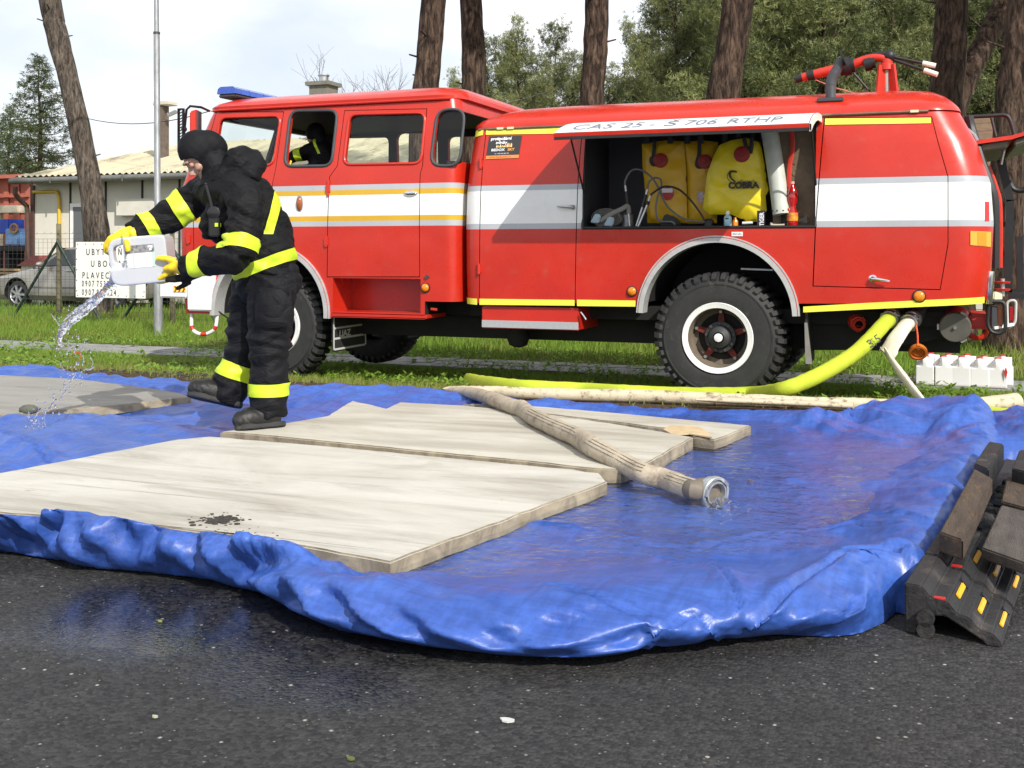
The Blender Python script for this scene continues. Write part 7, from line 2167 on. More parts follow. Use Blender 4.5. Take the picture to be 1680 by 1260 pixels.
# yellow hose from the truck
e1 = c1 + dn1 * .09
hp = [e1, e1 + dn1 * .12, V(1412, 572, 8.45), V(1375, 598, 8.25), V(1330, 622, 8.0), V(1280, 640, 7.80), GV(1230, 646, .06), GV(1150, 646, .05), GV(1050, 643, .05), GV(950, 638, .05), GV(860, 635, .05), GV(795, 630, .05), GV(765, 624, .05)]
yh, cy_ = hose('fire_hose', hp, [(.056, .056)] * 5 + [(.058, .05), (.06, .045), (.05, .035), (.045, .03), (.045, .03), (.05, .035), (.06, .04), (.065, .03)], M['hose_yellow'], 'lime yellow hose curving from the truck outlet to the verge', 'fire hoses')
mid = cy_[14]; dd = (cy_[16] - cy_[12]).normalized()
fr_ = (-FWD).normalized(); up_ = (fr_.cross(dd)).normalized()
if up_.z < 0: up_ = -up_
text_obj('8,5', mid + fr_ * .059 + dd * .03 - up_ * .03, dd.cross(fr_) if False else up_.cross(fr_), up_, .09, M['grey_dark'], yh, depth=.0005)
# second yellow hose seen behind the heap on the right
hp = [G(1380, 660, 0, .03), G(1500, 664, 0, .03), G(1600, 672, 0, .03), G(1700, 684, 0, .03)]
hose('fire_hose', hp, [(.05, .03)] * 4, M['hose_yellow'], 'lime yellow hose running off to the right behind the heaped tarp corner', 'fire hoses')
# white hose, flat, kinked under the outlet
e2 = c2 + dn2 * .09
hp = [e2, e2 + dn2 * .08, V(1470, 555, 8.66), V(1457, 578, 8.60), V(1458, 584, 8.58), V(1476, 610, 8.3), V(1500, 642, 8.0), V(1518, 664, 7.8), V(1524, 672, 7.7)]
hose('fire_hose', hp, [(.05, .05), (.055, .045), (.068, .022), (.072, .012), (.072, .014), (.066, .026), (.064, .026), (.064, .02), (.06, .02)], M['hose_white'], 'white flat hose kinked under the second outlet of the truck', 'fire hoses')

# ------------------------------------------------------------------ rubber ramps and timber on the right
M['ramp'] = mat('black ramp rubber', (0.016, 0.015, 0.015), .62, var=.3, vscale=8, bump=.5, bscale=70, dirt=((0.085, 0.07, 0.062), 9, .54, .74), rvar=.12)
M['ramp_red'] = mat('worn red paint', (0.45, 0.02, 0.02), .5, var=.3, vscale=30)
M['cats_eye'] = mat('yellow reflector', (0.80, 0.42, 0.01), .35, var=.1)
ry0 = P(1485, 1030, 0)
def ramp_block(px, label, k):
  """stepped kerb ramp; runs along the tarp's right edge"""
  a_ = P(px[0], px[1], .13); b_ = P(px[2], px[3], .13)
  d = Vector((b_.x - a_.x, b_.y - a_.y, 0)); L_ = d.length; d.normalize(); sd = Vector((d.y, -d.x, 0))
  root = thing('kerb_ramp', (a_.x, a_.y, 0), label, 'kerb ramp', 'rubber kerb ramps')
  O = Vector((a_.x, a_.y, 0))
  prof = [(0, 0), (0, .132), (.042, .130), (.066, .102), (.106, .098), (.130, .070), (.160, .066), (.182, .038), (.214, .034), (.236, .012), (.236, 0), (.200, 0), (.19, .012), (.10, .060), (.05, .05), (.03, 0)]
  mb = MB(); mb.prism([O + sd * x + UP * z for x, z in prof], d * (L_ - .006)); mb.build('body', M['ramp'], root, smooth=20, bevel=.004)
  for (x0, z0, x1, z1) in ((.109, .0965, .127, .0745), (.1625, .0645, .180, .0425), (.216, .033, .232, .0185)):
    for q in (.30,):
      p0 = O + sd * x0 + UP * z0 + d * (L_ * q); p1 = O + sd * x1 + UP * z1 + d * (L_ * q)
      nn_ = (p1 - p0).cross(d).normalized(); nn_ = nn_ if nn_.z > 0 else -nn_
      mb = MB(); mb.obox((p0 + p1) / 2 + d * .06 + nn_ * .002, (p1 - p0) * .27, d * .058, nn_ * .003); mb.build('reflector', M['cats_eye'], root, bevel=.002)
      mb = MB(); mb.obox((p0 + p1) / 2 + d * .136 + nn_ * .001, (p1 - p0) / 2, d * .012, nn_ * .004); mb.build('reflector_end', M['black'], root)
  mb = MB(); mb.obox(O + sd * .086 + UP * .1012 + d * .012, sd * .014, d * .008, UP * .002); mb.build('red_mark', M['ramp_red'], root)
  mb = MB()
  for z in (0.02, .05):
    mb.cyl(O + sd * .055 + UP * z - d * .002, O + sd * .055 + UP * z - d * .02, .022, 12);
  mb.build('bolt_end', M['ramp'], root)
  return O, d, sd, L_
ramp_block((1484, 957, 1516, 909), 'nearest stepped black rubber kerb ramp with yellow reflectors, by the front corner of the tarp', 0)
O2, d2, s2, L2 = ramp_block((1517, 907, 1556, 850), 'second stepped rubber kerb ramp with yellow reflectors, half under the brown beam', 1)
def worn(name, c1, c2, dirt): return mat(name, c1, .78, col2=c2, vscale=5, bump=.5, bscale=40, stretch=(7, 1.2, 7), dirt=(dirt, 6, .55, .72))
M['timber_brown'] = worn('wet brown timber', (0.036, 0.024, 0.017), (0.085, 0.058, 0.038), (0.18, 0.10, 0.045))
M['timber_grey'] = worn('wet grey board', (0.045, 0.037, 0.032), (0.10, 0.082, 0.07), (0.045, 0.035, 0.03))
def beam(name, px, z0, z1, label, m, cat='timber beam', grp='timbers on the ramps', lift=0.0):
  """px: four top corners"""
  tp_ = [P(x, y, z1) for x, y in px]; mb = MB(); mb.prism(tp_, (0, 0, z0 - z1)); return tag(mb.build(name, m, bevel=.005), label, cat, grp)
beam('timber_beam', [(1541, 872), (1580, 886), (1628, 784), (1598, 768)], .135, .195, 'long brown timber beam along the tarp edge, splashed with white paint at its near end', M['timber_brown'])
pq = [P(x, y, .1975) for x, y in ((1570, 882), (1579, 885), (1584, 873), (1576, 868))]
mb = MB(); mb.prism(pq, (0, 0, .001));
beam('rubber_block', [(1598, 760), (1622, 770), (1647, 728), (1622, 724)], .11, .20, 'black ridged rubber block beyond the brown beam', M['ramp'], 'rubber block')
a_ = P(1598, 760, .20); b_ = P(1622, 724, .20)
beam('timber_board', [(1610, 898), (1700, 930), (1730, 850), (1642, 828)], .10, .135, 'wide grey board lying across the ramps at the right edge', M['timber_grey'], 'board')
beam('timber_board', [(1642, 822), (1730, 845), (1720, 790), (1652, 781)], .10, .13, 'brown board behind the wide grey board at the right edge', M['timber_brown'], 'board')
beam('rubber_block', [(1660, 768), (1730, 785), (1740, 735), (1672, 738)], .10, .18, 'black rubber block behind the brown board at the right edge', M['ramp'], 'rubber block')
beam('rubber_mat', [(1590, 880), (1625, 890), (1700, 760), (1648, 752)], .0, .05, 'flat black rubber mat lying in the gap between beam and boards', M['ramp'], 'rubber mat')
rb = random.Random(3)
mb = MB()
for k in range(26):
  t_ = k / 25; p = P(1598 + 48 * t_ + rb.uniform(-8, 8), 905 - 100 * t_ + rb.uniform(-4, 4), .05); mb.sphere(p + UP * .012, (rb.uniform(.015, .035), rb.uniform(.015, .035), rb.uniform(.012, .025)), 8)
o = mb.build('rubble', M['ramp'], kind='stuff'); o['label'] = 'dark wet lumps of dirt between the beam and the boards'

# scraps on the road: pale leaf, green leaves
for (px, py, sz, col, lab) in ((832, 1183, .016, (0.5, 0.5, 0.48), 'small pale stone chip lying on the asphalt near the bottom centre'), (262, 1020, .007, (0.22, 0.25, 0.05), 'small yellow green leaf floating in the puddle'), (254, 1177, .007, (0.36, 0.36, 0.26), 'tiny beige leaf on the asphalt before the puddle'), (575, 1246, .009, (0.10, 0.12, 0.03), 'dark green leaf scrap at the bottom of the view'), (1232, 790, .012, (0.12, 0.08, 0.05), 'brown leaf floating beyond the hose coupling')):
  z = .002 if py > 900 else WLV
  q = P(px, py, z); mb = MB(); mb.prism([q + Vector((math.cos(t_) * sz * (1 + .25 * math.sin(3 * t_)), math.sin(t_) * sz * .6, 0)) for t_ in np.linspace(0, 2 * PI, 10)[:-1]], (0, 0, .004)); tag(mb.build('leaf' if 'leaf' in lab else 'stone_chip', mat('scrap', col, .7, var=.2), smooth=0), lab, 'leaf' if 'leaf' in lab else 'stone')

# ------------------------------------------------------------------ canisters
def can_mesh(vox=.007):
  """ten litre canister standing on z=0: 0.23 wide (x), 0.18 deep (y), 0.30 tall, spout at +x"""
  out = [(-.112, 0), (.112, 0), (.115, .22), (.098, .262), (.060, .268), (.055, .268), (.02, .285), (-.07, .288), (-.105, .27), (-.115, .235)]
  mb = MB(); mb.prism([(x, -.085, z) for x, z in rounded(out, .03, 4)], (0, .17, 0)); a = cutter(mb, M['white'])
  hole = rounded([(-.085, .205), (.012, .215), (.0, .262), (-.075, .265)], .02, 4)
  mb = MB(); mb.prism([(x, -.2, z) for x, z in hole], (0, .4, 0)); a = bool_mesh(a, cutter(mb, M['white']), 'DIFFERENCE')
  # waist the handle down to a grip
  for sy in (-1, 1):
    mb = MB(); mb.box((-.2, .026 if sy > 0 else -.2, .200), (.030, .2 if sy > 0 else -.026, .4)); a = bool_mesh(a, cutter(mb, M['white']), 'DIFFERENCE')
  me = eval_mods(a, [('REMESH', dict(mode='VOXEL', voxel_size=vox)), ('SMOOTH', dict(factor=.6, iterations=5))])
  return me
M['pe'] = bpy.data.materials.new('cloudy polyethylene'); M['pe'].use_nodes = True
_b = M['pe'].node_tree.nodes['Principled BSDF']; _b.inputs['Base Color'].default_value = (0.58, 0.60, 0.64, 1); _b.inputs['Roughness'].default_value = .38; _b.inputs['Transmission Weight'].default_value = .25; _b.inputs['Subsurface Weight'].default_value = .25; _b.inputs['Subsurface Radius'].default_value = (.05, .05, .05); _b.inputs['Subsurface Scale'].default_value = .3
CAN = can_mesh()
CAN.materials.clear(); CAN.materials.append(M['pe']); CAN.polygons.foreach_set('use_smooth', [True] * len(CAN.polygons))
CANW = CAN.copy(); CANW.materials.clear(); CANW.materials.append(mat('white polyethylene', (0.80, 0.80, 0.79), .4))
M['cap_red'] = mat('red cap', (0.55, 0.03, 0.03), .4)
cb = MB(); cb.lathe((0, 0, 0), (0, 0, 1), [(0, .026), (.004, .030), (.024, .030), (.027, .026), (.027, .001)], 20); CAPM = cb.mesh('cap'); CAPM.materials.append(M['cap_red'])
lb_ = MB(); lb_.box((-.085, -.0895, .06), (.085, -.086, .16)); LABM = lb_.mesh('label'); LABM.materials.append(mat('grey label', (0.35, 0.33, 0.31), .5, var=.4, vscale=40))
vr_ = 11.45
names = ['first', 'second', 'third', 'fourth', 'fifth']
for row in range(2):
  for k in range(5):
    px = 1518 + 29.7 * k + (9 if row else 0); p = V(px, 600, vr_ + row * .25); gz = ground_z(p.x, p.y) - .0 + .02
    r = thing('canister', (p.x, p.y, gz), (names[k] + ' white canister from the left in the ' + ('front' if not row else 'back') + ' row standing by the footpath'), 'canister', 'white canisters by the footpath')
    r.rotation_euler = (0, 0, PI / 2 + random.uniform(-.05, .05)); r.scale = (.97, .97, .97 + random.uniform(-.02, .02))
    o = link('body', CANW, r); c = link('cap', CAPM, r); c.location = (.074, 0, .266)
# red flame mark on the last one, dark label between the first two
p = V(1650, 610, vr_ - .10); mb = MB(); mb.prism([(p.x - .016, p.y - .03, p.z), (p.x, p.y - .03, p.z + .055), (p.x + .014, p.y - .03, p.z), (p.x, p.y - .03, p.z - .075)], (0, -.002, 0))
last = [o for o in COL.objects if o.name.startswith('canister')][4]
o = mb.build('red_mark', M['cap_red'], None, smooth=0); o.parent = last; bpy.context.view_layer.update(); o.matrix_parent_inverse = last.matrix_world.inverted()
# ================================================================== FIREFIGHTER
DP = 5.65
J = lambda px, py, dd=0.0: D(px, py, DP + dd)
def noise3(co, f, seed):
  return perlin(co[:, 0] * f + co[:, 2] * f * .7, co[:, 1] * f + co[:, 2] * f, seed)
def blob_mesh(parts, vox, smooth=6, folds=None, seed=0):
  """union of closed tubes and balls, remeshed into one skin"""
  mb = MB()
  for p in parts:
    if p[0] == 't': mb.tube(p[1], p[2], 18)
    elif p[0] == 'f': mb.tube(p[1], 1, 18, flat=p[2], hint=p[3])
    elif p[0] == 's': mb.sphere(p[1], p[2], 18, M=p[3] if len(p) > 3 else None)
  me = mb.mesh('skin')
  bm = bmesh.new(); bm.from_mesh(me); bmesh.ops.recalc_face_normals(bm, faces=bm.faces); bm.to_mesh(me); bm.free()
  me = eval_mods(me, [('REMESH', dict(mode='VOXEL', voxel_size=vox)), ('SMOOTH', dict(factor=.5, iterations=smooth))])
  if folds:
    n = len(me.vertices); co = np.empty(n * 3, np.float32); me.vertices.foreach_get('co', co); co = co.reshape(-1, 3).astype(float)
    nr = np.empty(n * 3, np.float32); me.vertex_normals.foreach_get('vector', nr); nr = nr.reshape(-1, 3)
    d = folds(co)
    me.vertices.foreach_set('co', (co + nr * d[:, None]).astype(np.float32).ravel()); me.update()
  me.materials.clear()
  return me
def cloth_folds(amp, f=7.0, seed=0, lean=1.0):
  rt = np.array(RIGHT); fw = np.array(FWD)
  def fn(co):
    x = co @ rt; y = co @ fw; z = co[:, 2]
    w = perlin(x * 3 + y, z * 3, seed + 5) * .8
    a = ridge(x * f * .55 + y * f * .4 + w, z * f * 1.6 + x * f * .6 * lean + w * 1.5, seed)
    b = ridge(x * f * 1.3 - z * f * .8, z * f * 1.9 + y * f, seed + 9)
    c = fbm(x * 4 + y * 3, z * 4, 3, seed + 13)
    e_ = np.abs(((x * 9 - z * 13 + 1.2 * w + y * 5) % 1.0) - .5) * 2 - .5; m_ = np.clip(perlin(x * 4.2 + y, z * 4.2, seed + 21) * 2.4, 0, 1); f2 = np.abs(((x * 6 + z * 17 + 1.5 * w) % 1.0) - .5) * 2 - .5; m2 = np.clip(perlin(x * 3.6 + 9, z * 4.6 + y, seed + 27) * 2.4, 0, 1)
    return amp * (0.8 * (a - .45) + .45 * (b - .45) + .8 * c + .9 * m_ * e_ + .9 * m2 * f2)
  return fn
def band_from(me, p, q, c0, c1, rad, grow, name, m, parent):
  """strip of tape lying on the cloth between two planes across the limb p-q (fractions c0..c1)"""
  p = Vector(p); q = Vector(q); d = (q - p); L_ = d.length; d.normalize()
  bm = bmesh.new(); bm.from_mesh(me)
  kill = []
  for v in bm.verts:
    w = v.co - p; a = w.dot(d); r = (w - d * a).length
    if r > rad or a < L_ * c0 - .04 or a > L_ * c1 + .04: kill.append(v)
  bmesh.ops.delete(bm, geom=kill, context='VERTS')
  for a, s in ((c0, 1), (c1, -1)):
    geom = list(bm.verts) + list(bm.edges) + list(bm.faces)
    bmesh.ops.bisect_plane(bm, geom=geom, plane_co=p + d * (L_ * a), plane_no=d * -s, clear_outer=True, clear_inner=False)
  bm.normal_update()
  ns = {v: v.normal.copy() for v in bm.verts}
  for v in bm.verts: v.co += ns[v] * grow
  bmesh.ops.solidify(bm, geom=bm.faces, thickness=-.003) if False else None
  r = bpy.data.meshes.new(name); bm.to_mesh(r); bm.free()
  r.materials.clear()
  return mesh_obj(name, r, m, parent, smooth=80)

def cloth_mat(name, col, rough=.85, fold=.55):
  m = mat(name, col, rough, var=.35, vscale=14, bump=.25, bscale=180)
  nt = m.node_tree; N = nt.nodes; L = nt.links; b = N['Principled BSDF']; b.inputs['Specular IOR Level'].default_value = .22; b.inputs['Roughness'].default_value = .68
  tc = N.new('ShaderNodeTexCoord'); mp = N.new('ShaderNodeMapping'); mp.inputs['Scale'].default_value = (1, 1, 1.7); mp.inputs['Rotation'].default_value = (.4, .5, 0)
  nz = N.new('ShaderNodeTexNoise'); nz.inputs['Scale'].default_value = 6.5; nz.inputs['Detail'].default_value = 3; nz.inputs['Distortion'].default_value = .7
  s_ = N.new('ShaderNodeMath'); s_.operation = 'SUBTRACT'; s_.inputs[1].default_value = .5; a_ = N.new('ShaderNodeMath'); a_.operation = 'ABSOLUTE'
  L.new(tc.outputs['Object'], mp.inputs['Vector']); L.new(mp.outputs['Vector'], nz.inputs['Vector']); L.new(nz.outputs['Fac'], s_.inputs[0]); L.new(s_.outputs['Value'], a_.inputs[0])
  bq = N.new('ShaderNodeBump'); bq.inputs['Strength'].default_value = fold; bq.inputs['Distance'].default_value = .06; L.new(a_.outputs['Value'], bq.inputs['Height'])
  for n_ in N:
    if n_.type == 'BUMP' and n_.name != bq.name: L.new(bq.outputs['Normal'], n_.inputs['Normal'])
  return m
M['jacket'] = cloth_mat('black turnout cloth', (0.0042, 0.0042, 0.0052))
M['trouser'] = cloth_mat('dark navy turnout cloth', (0.0058, 0.0062, 0.0084))
M['hood'] = cloth_mat('black knitted hood', (0.0045, 0.0048, 0.0065), fold=.10)
M['hi_vis'] = mat('fluorescent yellow band', (0.54, 0.70, 0.025), .5, var=.06, vscale=20)
M['glove'] = mat('yellow rubber glove', (0.74, 0.54, 0.015), .45, var=.12, vscale=25, bump=.2, bscale=60)
M['boot'] = mat('black boot leather', (0.008, 0.008, 0.008), .55, var=.3, vscale=20, bump=.3, bscale=60, dirt=((0.06, 0.055, 0.05), 12, .56, .72))
M['skin'] = mat('skin', (0.43, 0.255, 0.195), .5, var=.08, vscale=22)
_b = M['skin'].node_tree.nodes['Principled BSDF']; _b.inputs['Subsurface Weight'].default_value = .12; _b.inputs['Subsurface Radius'].default_value = (.02, .008, .005); _b.inputs['Subsurface Scale'].default_value = .3

base = J(432, 700);
man = thing('person', (base.x, base.y, BT), 'person in black firefighting suit with yellow bands and balaclava pouring out a canister', 'person')
# ---- jacket
SPB = [J(437, 452), J(434, 425), J(426, 395, -.005), J(413, 358, -.01), J(396, 322), J(380, 298), J(370, 285)]
SH_N, SH_F = J(406, 324, -.20), J(335, 314, .17)
EL_N, WR_N = J(393, 420, -.33), J(312, 436, -.235)
EL_F, WR_F = J(277, 353, .10), J(214, 388, .0)
jk = [('f', SPB, [(.158, .165), (.155, .160), (.152, .162), (.155, .170), (.142, .175), (.108, .145), (.080, .095)], -FWD),
   ('t', [SH_F, J(370, 308, 0), SH_N], [.080, .118, .090]),
   ('t', [J(402, 322, -.17), J(404, 360, -.27), J(398, 398, -.32), EL_N], [.092, .086, .080, .074]),
   ('t', [EL_N + RIGHT * .012, J(372, 424, -.315), J(342, 430, -.275), J(318, 435, -.245), J(303, 438, -.225)], [.073, .071, .067, .063, .056]),
   ('t', [J(338, 318, .15), J(310, 334, .14), EL_F], [.092, .085, .080]),
   ('t', [EL_F + RIGHT * .01, J(255, 364, .07), J(234, 374, .04), J(219, 384, .015)], [.078, .074, .066, .058]),
   ('s', J(362, 365, -.02), (.085, .11, .12)), ('s', J(460, 385, 0), (.05, .12, .12))]
jme = blob_mesh(jk, .0085, 6, cloth_folds(.021, 6.5, 3), 3)
jacket = mesh_obj('jacket', jme.copy(), M['jacket'], man, smooth=90)
HV = M['hi_vis']
band_from(jme, SPB[0], SPB[3], .02, .02, .5, .004, 'x', HV, man) if False else None
# hem band slopes up towards the back
hb0 = J(431, 447) ; tilt = (UP * .955 + RIGHT * .0 ).normalized()
hd = (UP * .93 + -RIGHT * -.0 + RIGHT * -.38).normalized()
hem_c = J(432, 437)
def band_plane(me, c, nrm, half, rad, grow, name, parent, keep=None):
  bm = bmesh.new(); bm.from_mesh(me); c = Vector(c); nrm = Vector(nrm).normalized()
  kill = [v for v in bm.verts if (v.co - c).length > rad or abs((v.co - c).dot(nrm)) > half + .04 or (keep and not keep(v.co))]
  bmesh.ops.delete(bm, geom=kill, context='VERTS')
  for s in (1, -1):
    bmesh.ops.bisect_plane(bm, geom=list(bm.verts) + list(bm.edges) + list(bm.faces), plane_co=c + nrm * half * s, plane_no=nrm * s, clear_outer=True, clear_inner=False)
  bm.normal_update(); ns = {v: v.normal.copy() for v in bm.verts}
  for v in bm.verts: v.co += ns[v] * grow
  r = bpy.data.meshes.new(name); bm.to_mesh(r); bm.free(); r.materials.clear()
  return mesh_obj(name, r, HV, parent, smooth=80)
arm_ax = (J(303, 438, -.225) - EL_N)
def not_arm(v):
  # keep torso faces only: those near the spine line
  w = v - J(436, 437); h = w - UP * w.z
  return h.length < .215 and v.z > 0
band_plane(jme, hem_c, UP * .90 - RIGHT * .36, .028, .34, .004, 'reflective_band', jacket, not_arm)
band_from(jme, J(404, 350, -.25), EL_N, .62, .92, .115, .004, 'reflective_band', HV, jacket)
band_from(jme, EL_N, J(303, 438, -.225), .58, .80, .10, .004, 'reflective_band', HV, jacket)
band_from(jme, J(338, 318, .15), EL_F, .52, .86, .115, .004, 'reflective_band', HV, jacket)
band_from(jme, EL_F, J(219, 384, .015), .42, .70, .10, .004, 'reflective_band', HV, jacket)
# band across the back running down from the shoulder blade
bc = J(452, 350, -.02)
band_plane(jme, J(446, 352, .0), RIGHT * .80 - UP * .25 + FWD * .25, .024, .30, .004, 'reflective_band', jacket, lambda v: (v - J(470, 345, 0)).dot(RIGHT) > -.16 and v.z > J(0, 386).z and v.z < J(0, 300).z and (v - J(404, 365, -.29)).length > .125)
# small tab of tape on the chest and belly
for (x0, y0, x1, y1, dd) in ((355, 366, 360, 372, -.19),):
  a_ = J(x0, y0, dd); b_ = J(x1, y1, dd); mb = MB(); mb.obox((a_ + b_) / 2, RIGHT * abs((b_ - a_).dot(RIGHT)) / 2, FWD * .03, UP * abs((b_ - a_).z) / 2); mb.build('reflective_tab', HV, jacket)
# loose collar and the thrown back hood
hd_parts = [('s', J(397, 272, .0), (.088, .12, .105), Matrix.Rotation(.5, 3, FWD)), ('t', [J(352, 292, -.09), J(378, 300, -.13), J(408, 288, -.12), J(422, 268, -.03), J(414, 256, .08), J(385, 250, .11)], [.030, .042, .050, .050, .045, .035]),
      ('t', [J(356, 300, -.02), J(372, 296, -.05), J(400, 292, -.02)], [.07, .085, .07])]
hme = blob_mesh(hd_parts, .009, 4, cloth_folds(.010, 8, 31), 5)
collar = mesh_obj('collar_hood', hme, M['jacket'], man, smooth=90)
# radio
rb_ = J(352, 352, -.20)
mb = MB(); mb.obox(rb_ - UP * .055, RIGHT * .026, FWD * .018, UP * .055); radio = mb.build('radio', M['black'], man, bevel=.006)
mb = MB();
for k in range(6):
  t_ = 2 * PI * k / 6; q = rb_ + RIGHT * math.cos(t_) * .022 + UP * (math.sin(t_) * .014 + .008) - FWD * .012; mb.sphere(q, .007, 8)
mb.lathe(rb_ + UP * .008 - FWD * .006, -FWD, [(0, .034), (.012, .032), (.016, .022), (.016, .001)], 20); mb.build('knob', mat('glossy black', (0.015, .015, .016), .2), radio, smooth=40)
mb = MB(); mb.tube([rb_ + UP * .01 - RIGHT * .006, J(345, 328, -.20), J(338, 303, -.19)], [.008, .007, .006], 8); mb.sphere(J(338, 302, -.19), .008, 8); mb.build('antenna', M['black'], radio)
# ---- trousers
KN_N = J(441, 575, -.11)
tr = [('s', J(441, 462, 0), (.165, .17, .13)),
   ('f', [J(449, 455, -.085), J(446, 500, -.095), J(443, 545, -.105), KN_N, J(440, 620, -.10), J(440, 660, -.10), J(440, 682, -.10)], [(.112, .115), (.112, .115), (.108, .11), (.102, .105), (.094, .100), (.090, .096), (.086, .094)], -FWD),
   ('f', [J(424, 458, .085), J(412, 500, .09), J(406, 540, .09), J(402, 572, .085), J(390, 605, .08), J(379, 632, .07), J(369, 655, .065)], [(.115, .12), (.108, .115), (.102, .112), (.096, .108), (.094, .104), (.092, .10), (.088, .096)], -FWD)]
tme = blob_mesh(tr, .0085, 6, cloth_folds(.0195, 6.0, 57, .4), 7)
trousers = mesh_obj('trousers', tme.copy(), M['trouser'], man, smooth=90)
band_from(tme, J(440, 620, -.10), J(440, 660, -.10), .18, .70, .16, .004, 'reflective_band', HV, trousers)
band_from(tme, J(402, 572, .085), J(379, 632, .07), .40, .78, .16, .004, 'reflective_band', HV, trousers)
# cargo pocket on the near thigh with flap
pc = J(449, 505, -.215)
mb = MB()
rows = []
for i in range(7):
  r_ = []
  for j in range(7):
    u_ = (i / 6 - .5) * .135; w_ = (j / 6 - .5) * .16; bulge = .018 * (1 - (2 * abs(i/6 - .5)) ** 4) * (1 - (2 * abs(j/6 - .5)) ** 4)
    r_.append(pc + RIGHT * u_ + UP * w_ - FWD * (bulge - .35 * u_ * u_ / .135 * 1.2) + RIGHT * 0)
  rows.append(r_)
mb.grid(rows); me = mb.mesh('pocket'); bm = bmesh.new(); bm.from_mesh(me); bmesh.ops.solidify(bm, geom=bm.faces, thickness=.035); bmesh.ops.recalc_face_normals(bm, faces=bm.faces); bm.to_mesh(me); bm.free()
pocket = mesh_obj('pocket', me, M['trouser'], trousers, smooth=50)
mb = MB(); q = J(449, 481, -.245)
mb.prism([q - RIGHT * .078 + UP * .028, q + RIGHT * .078 + UP * .020, q + RIGHT * .074 - UP * .022, q + RIGHT * .03 - UP * .034, q - RIGHT * .072 - UP * .026], FWD * .05); mb.build('pocket_flap', M['trouser'], trousers, bevel=.006)
mb = MB(); q = J(461, 497, -.25); mb.obox(q, RIGHT * .010, FWD * .006, UP * .030); mb.build('pull_tab', M['jacket'], trousers, bevel=.003)
# ---- boots
def boot(heel, toe, ankle, name_label):
  d = (toe - heel); L_ = d.length; d.normalize(); u_ = (ankle - heel); u_ = (u_ - d * u_.dot(d)).normalized(); s_ = d.cross(u_).normalized()
  P_ = lambda a, h: heel + d * (L_ * a) + u_ * h
  parts = [('f', [P_(.06, .055), P_(.30, .060), P_(.58, .050), P_(.80, .050), P_(.95, .042)], [(.046, .062), (.050, .068), (.056, .060), (.060, .054), (.050, .040)], u_),
       ('t', [P_(.16, .05), P_(.20, .12), P_(.24, .20)], [.052, .054, .056]), ('s', P_(.94, .046), .044)]
  bme = blob_mesh(parts, .006, 5, lambda co: .0025 * fbm(co[:, 0] * 30 + co[:, 2] * 20, co[:, 1] * 30 + co[:, 2] * 20, 2, 77))
  b = mesh_obj('boot', bme, M['boot'], man, smooth=80)
  mb = MB(); pl = []
  for a, w in ((-.06, .024), (.05, .043), (.2, .047), (.4, .043), (.62, .050), (.8, .054), (.96, .044), (1.08, .018)): pl.append((a, w))
  poly = [P_(a, -.004) + s_ * w for a, w in pl] + [P_(a, -.004) - s_ * w for a, w in reversed(pl)]
  mb.prism(poly, u_ * .026); mb.build('sole', M['rubber'], b, bevel=.004)
  mb = MB()
  for k in range(4):
    a = .42 + .07 * k; h = .115 - .016 * k; mb.tube([P_(a, h) - s_ * .035, P_(a + .02, h + .006), P_(a, h) + s_ * .035], .0035, 6)
  mb.build('laces', M['grey_dark'], b)
  return b
hN = J(463, 699, -.10); hN.z = BT + .016; tN = J(392, 703, -.22); tN.z = BT + .016
boot(hN, tN, J(447, 655, -.10), '')
boot(J(392, 668, .04), J(313, 650, -.04), J(372, 612, .06), '')
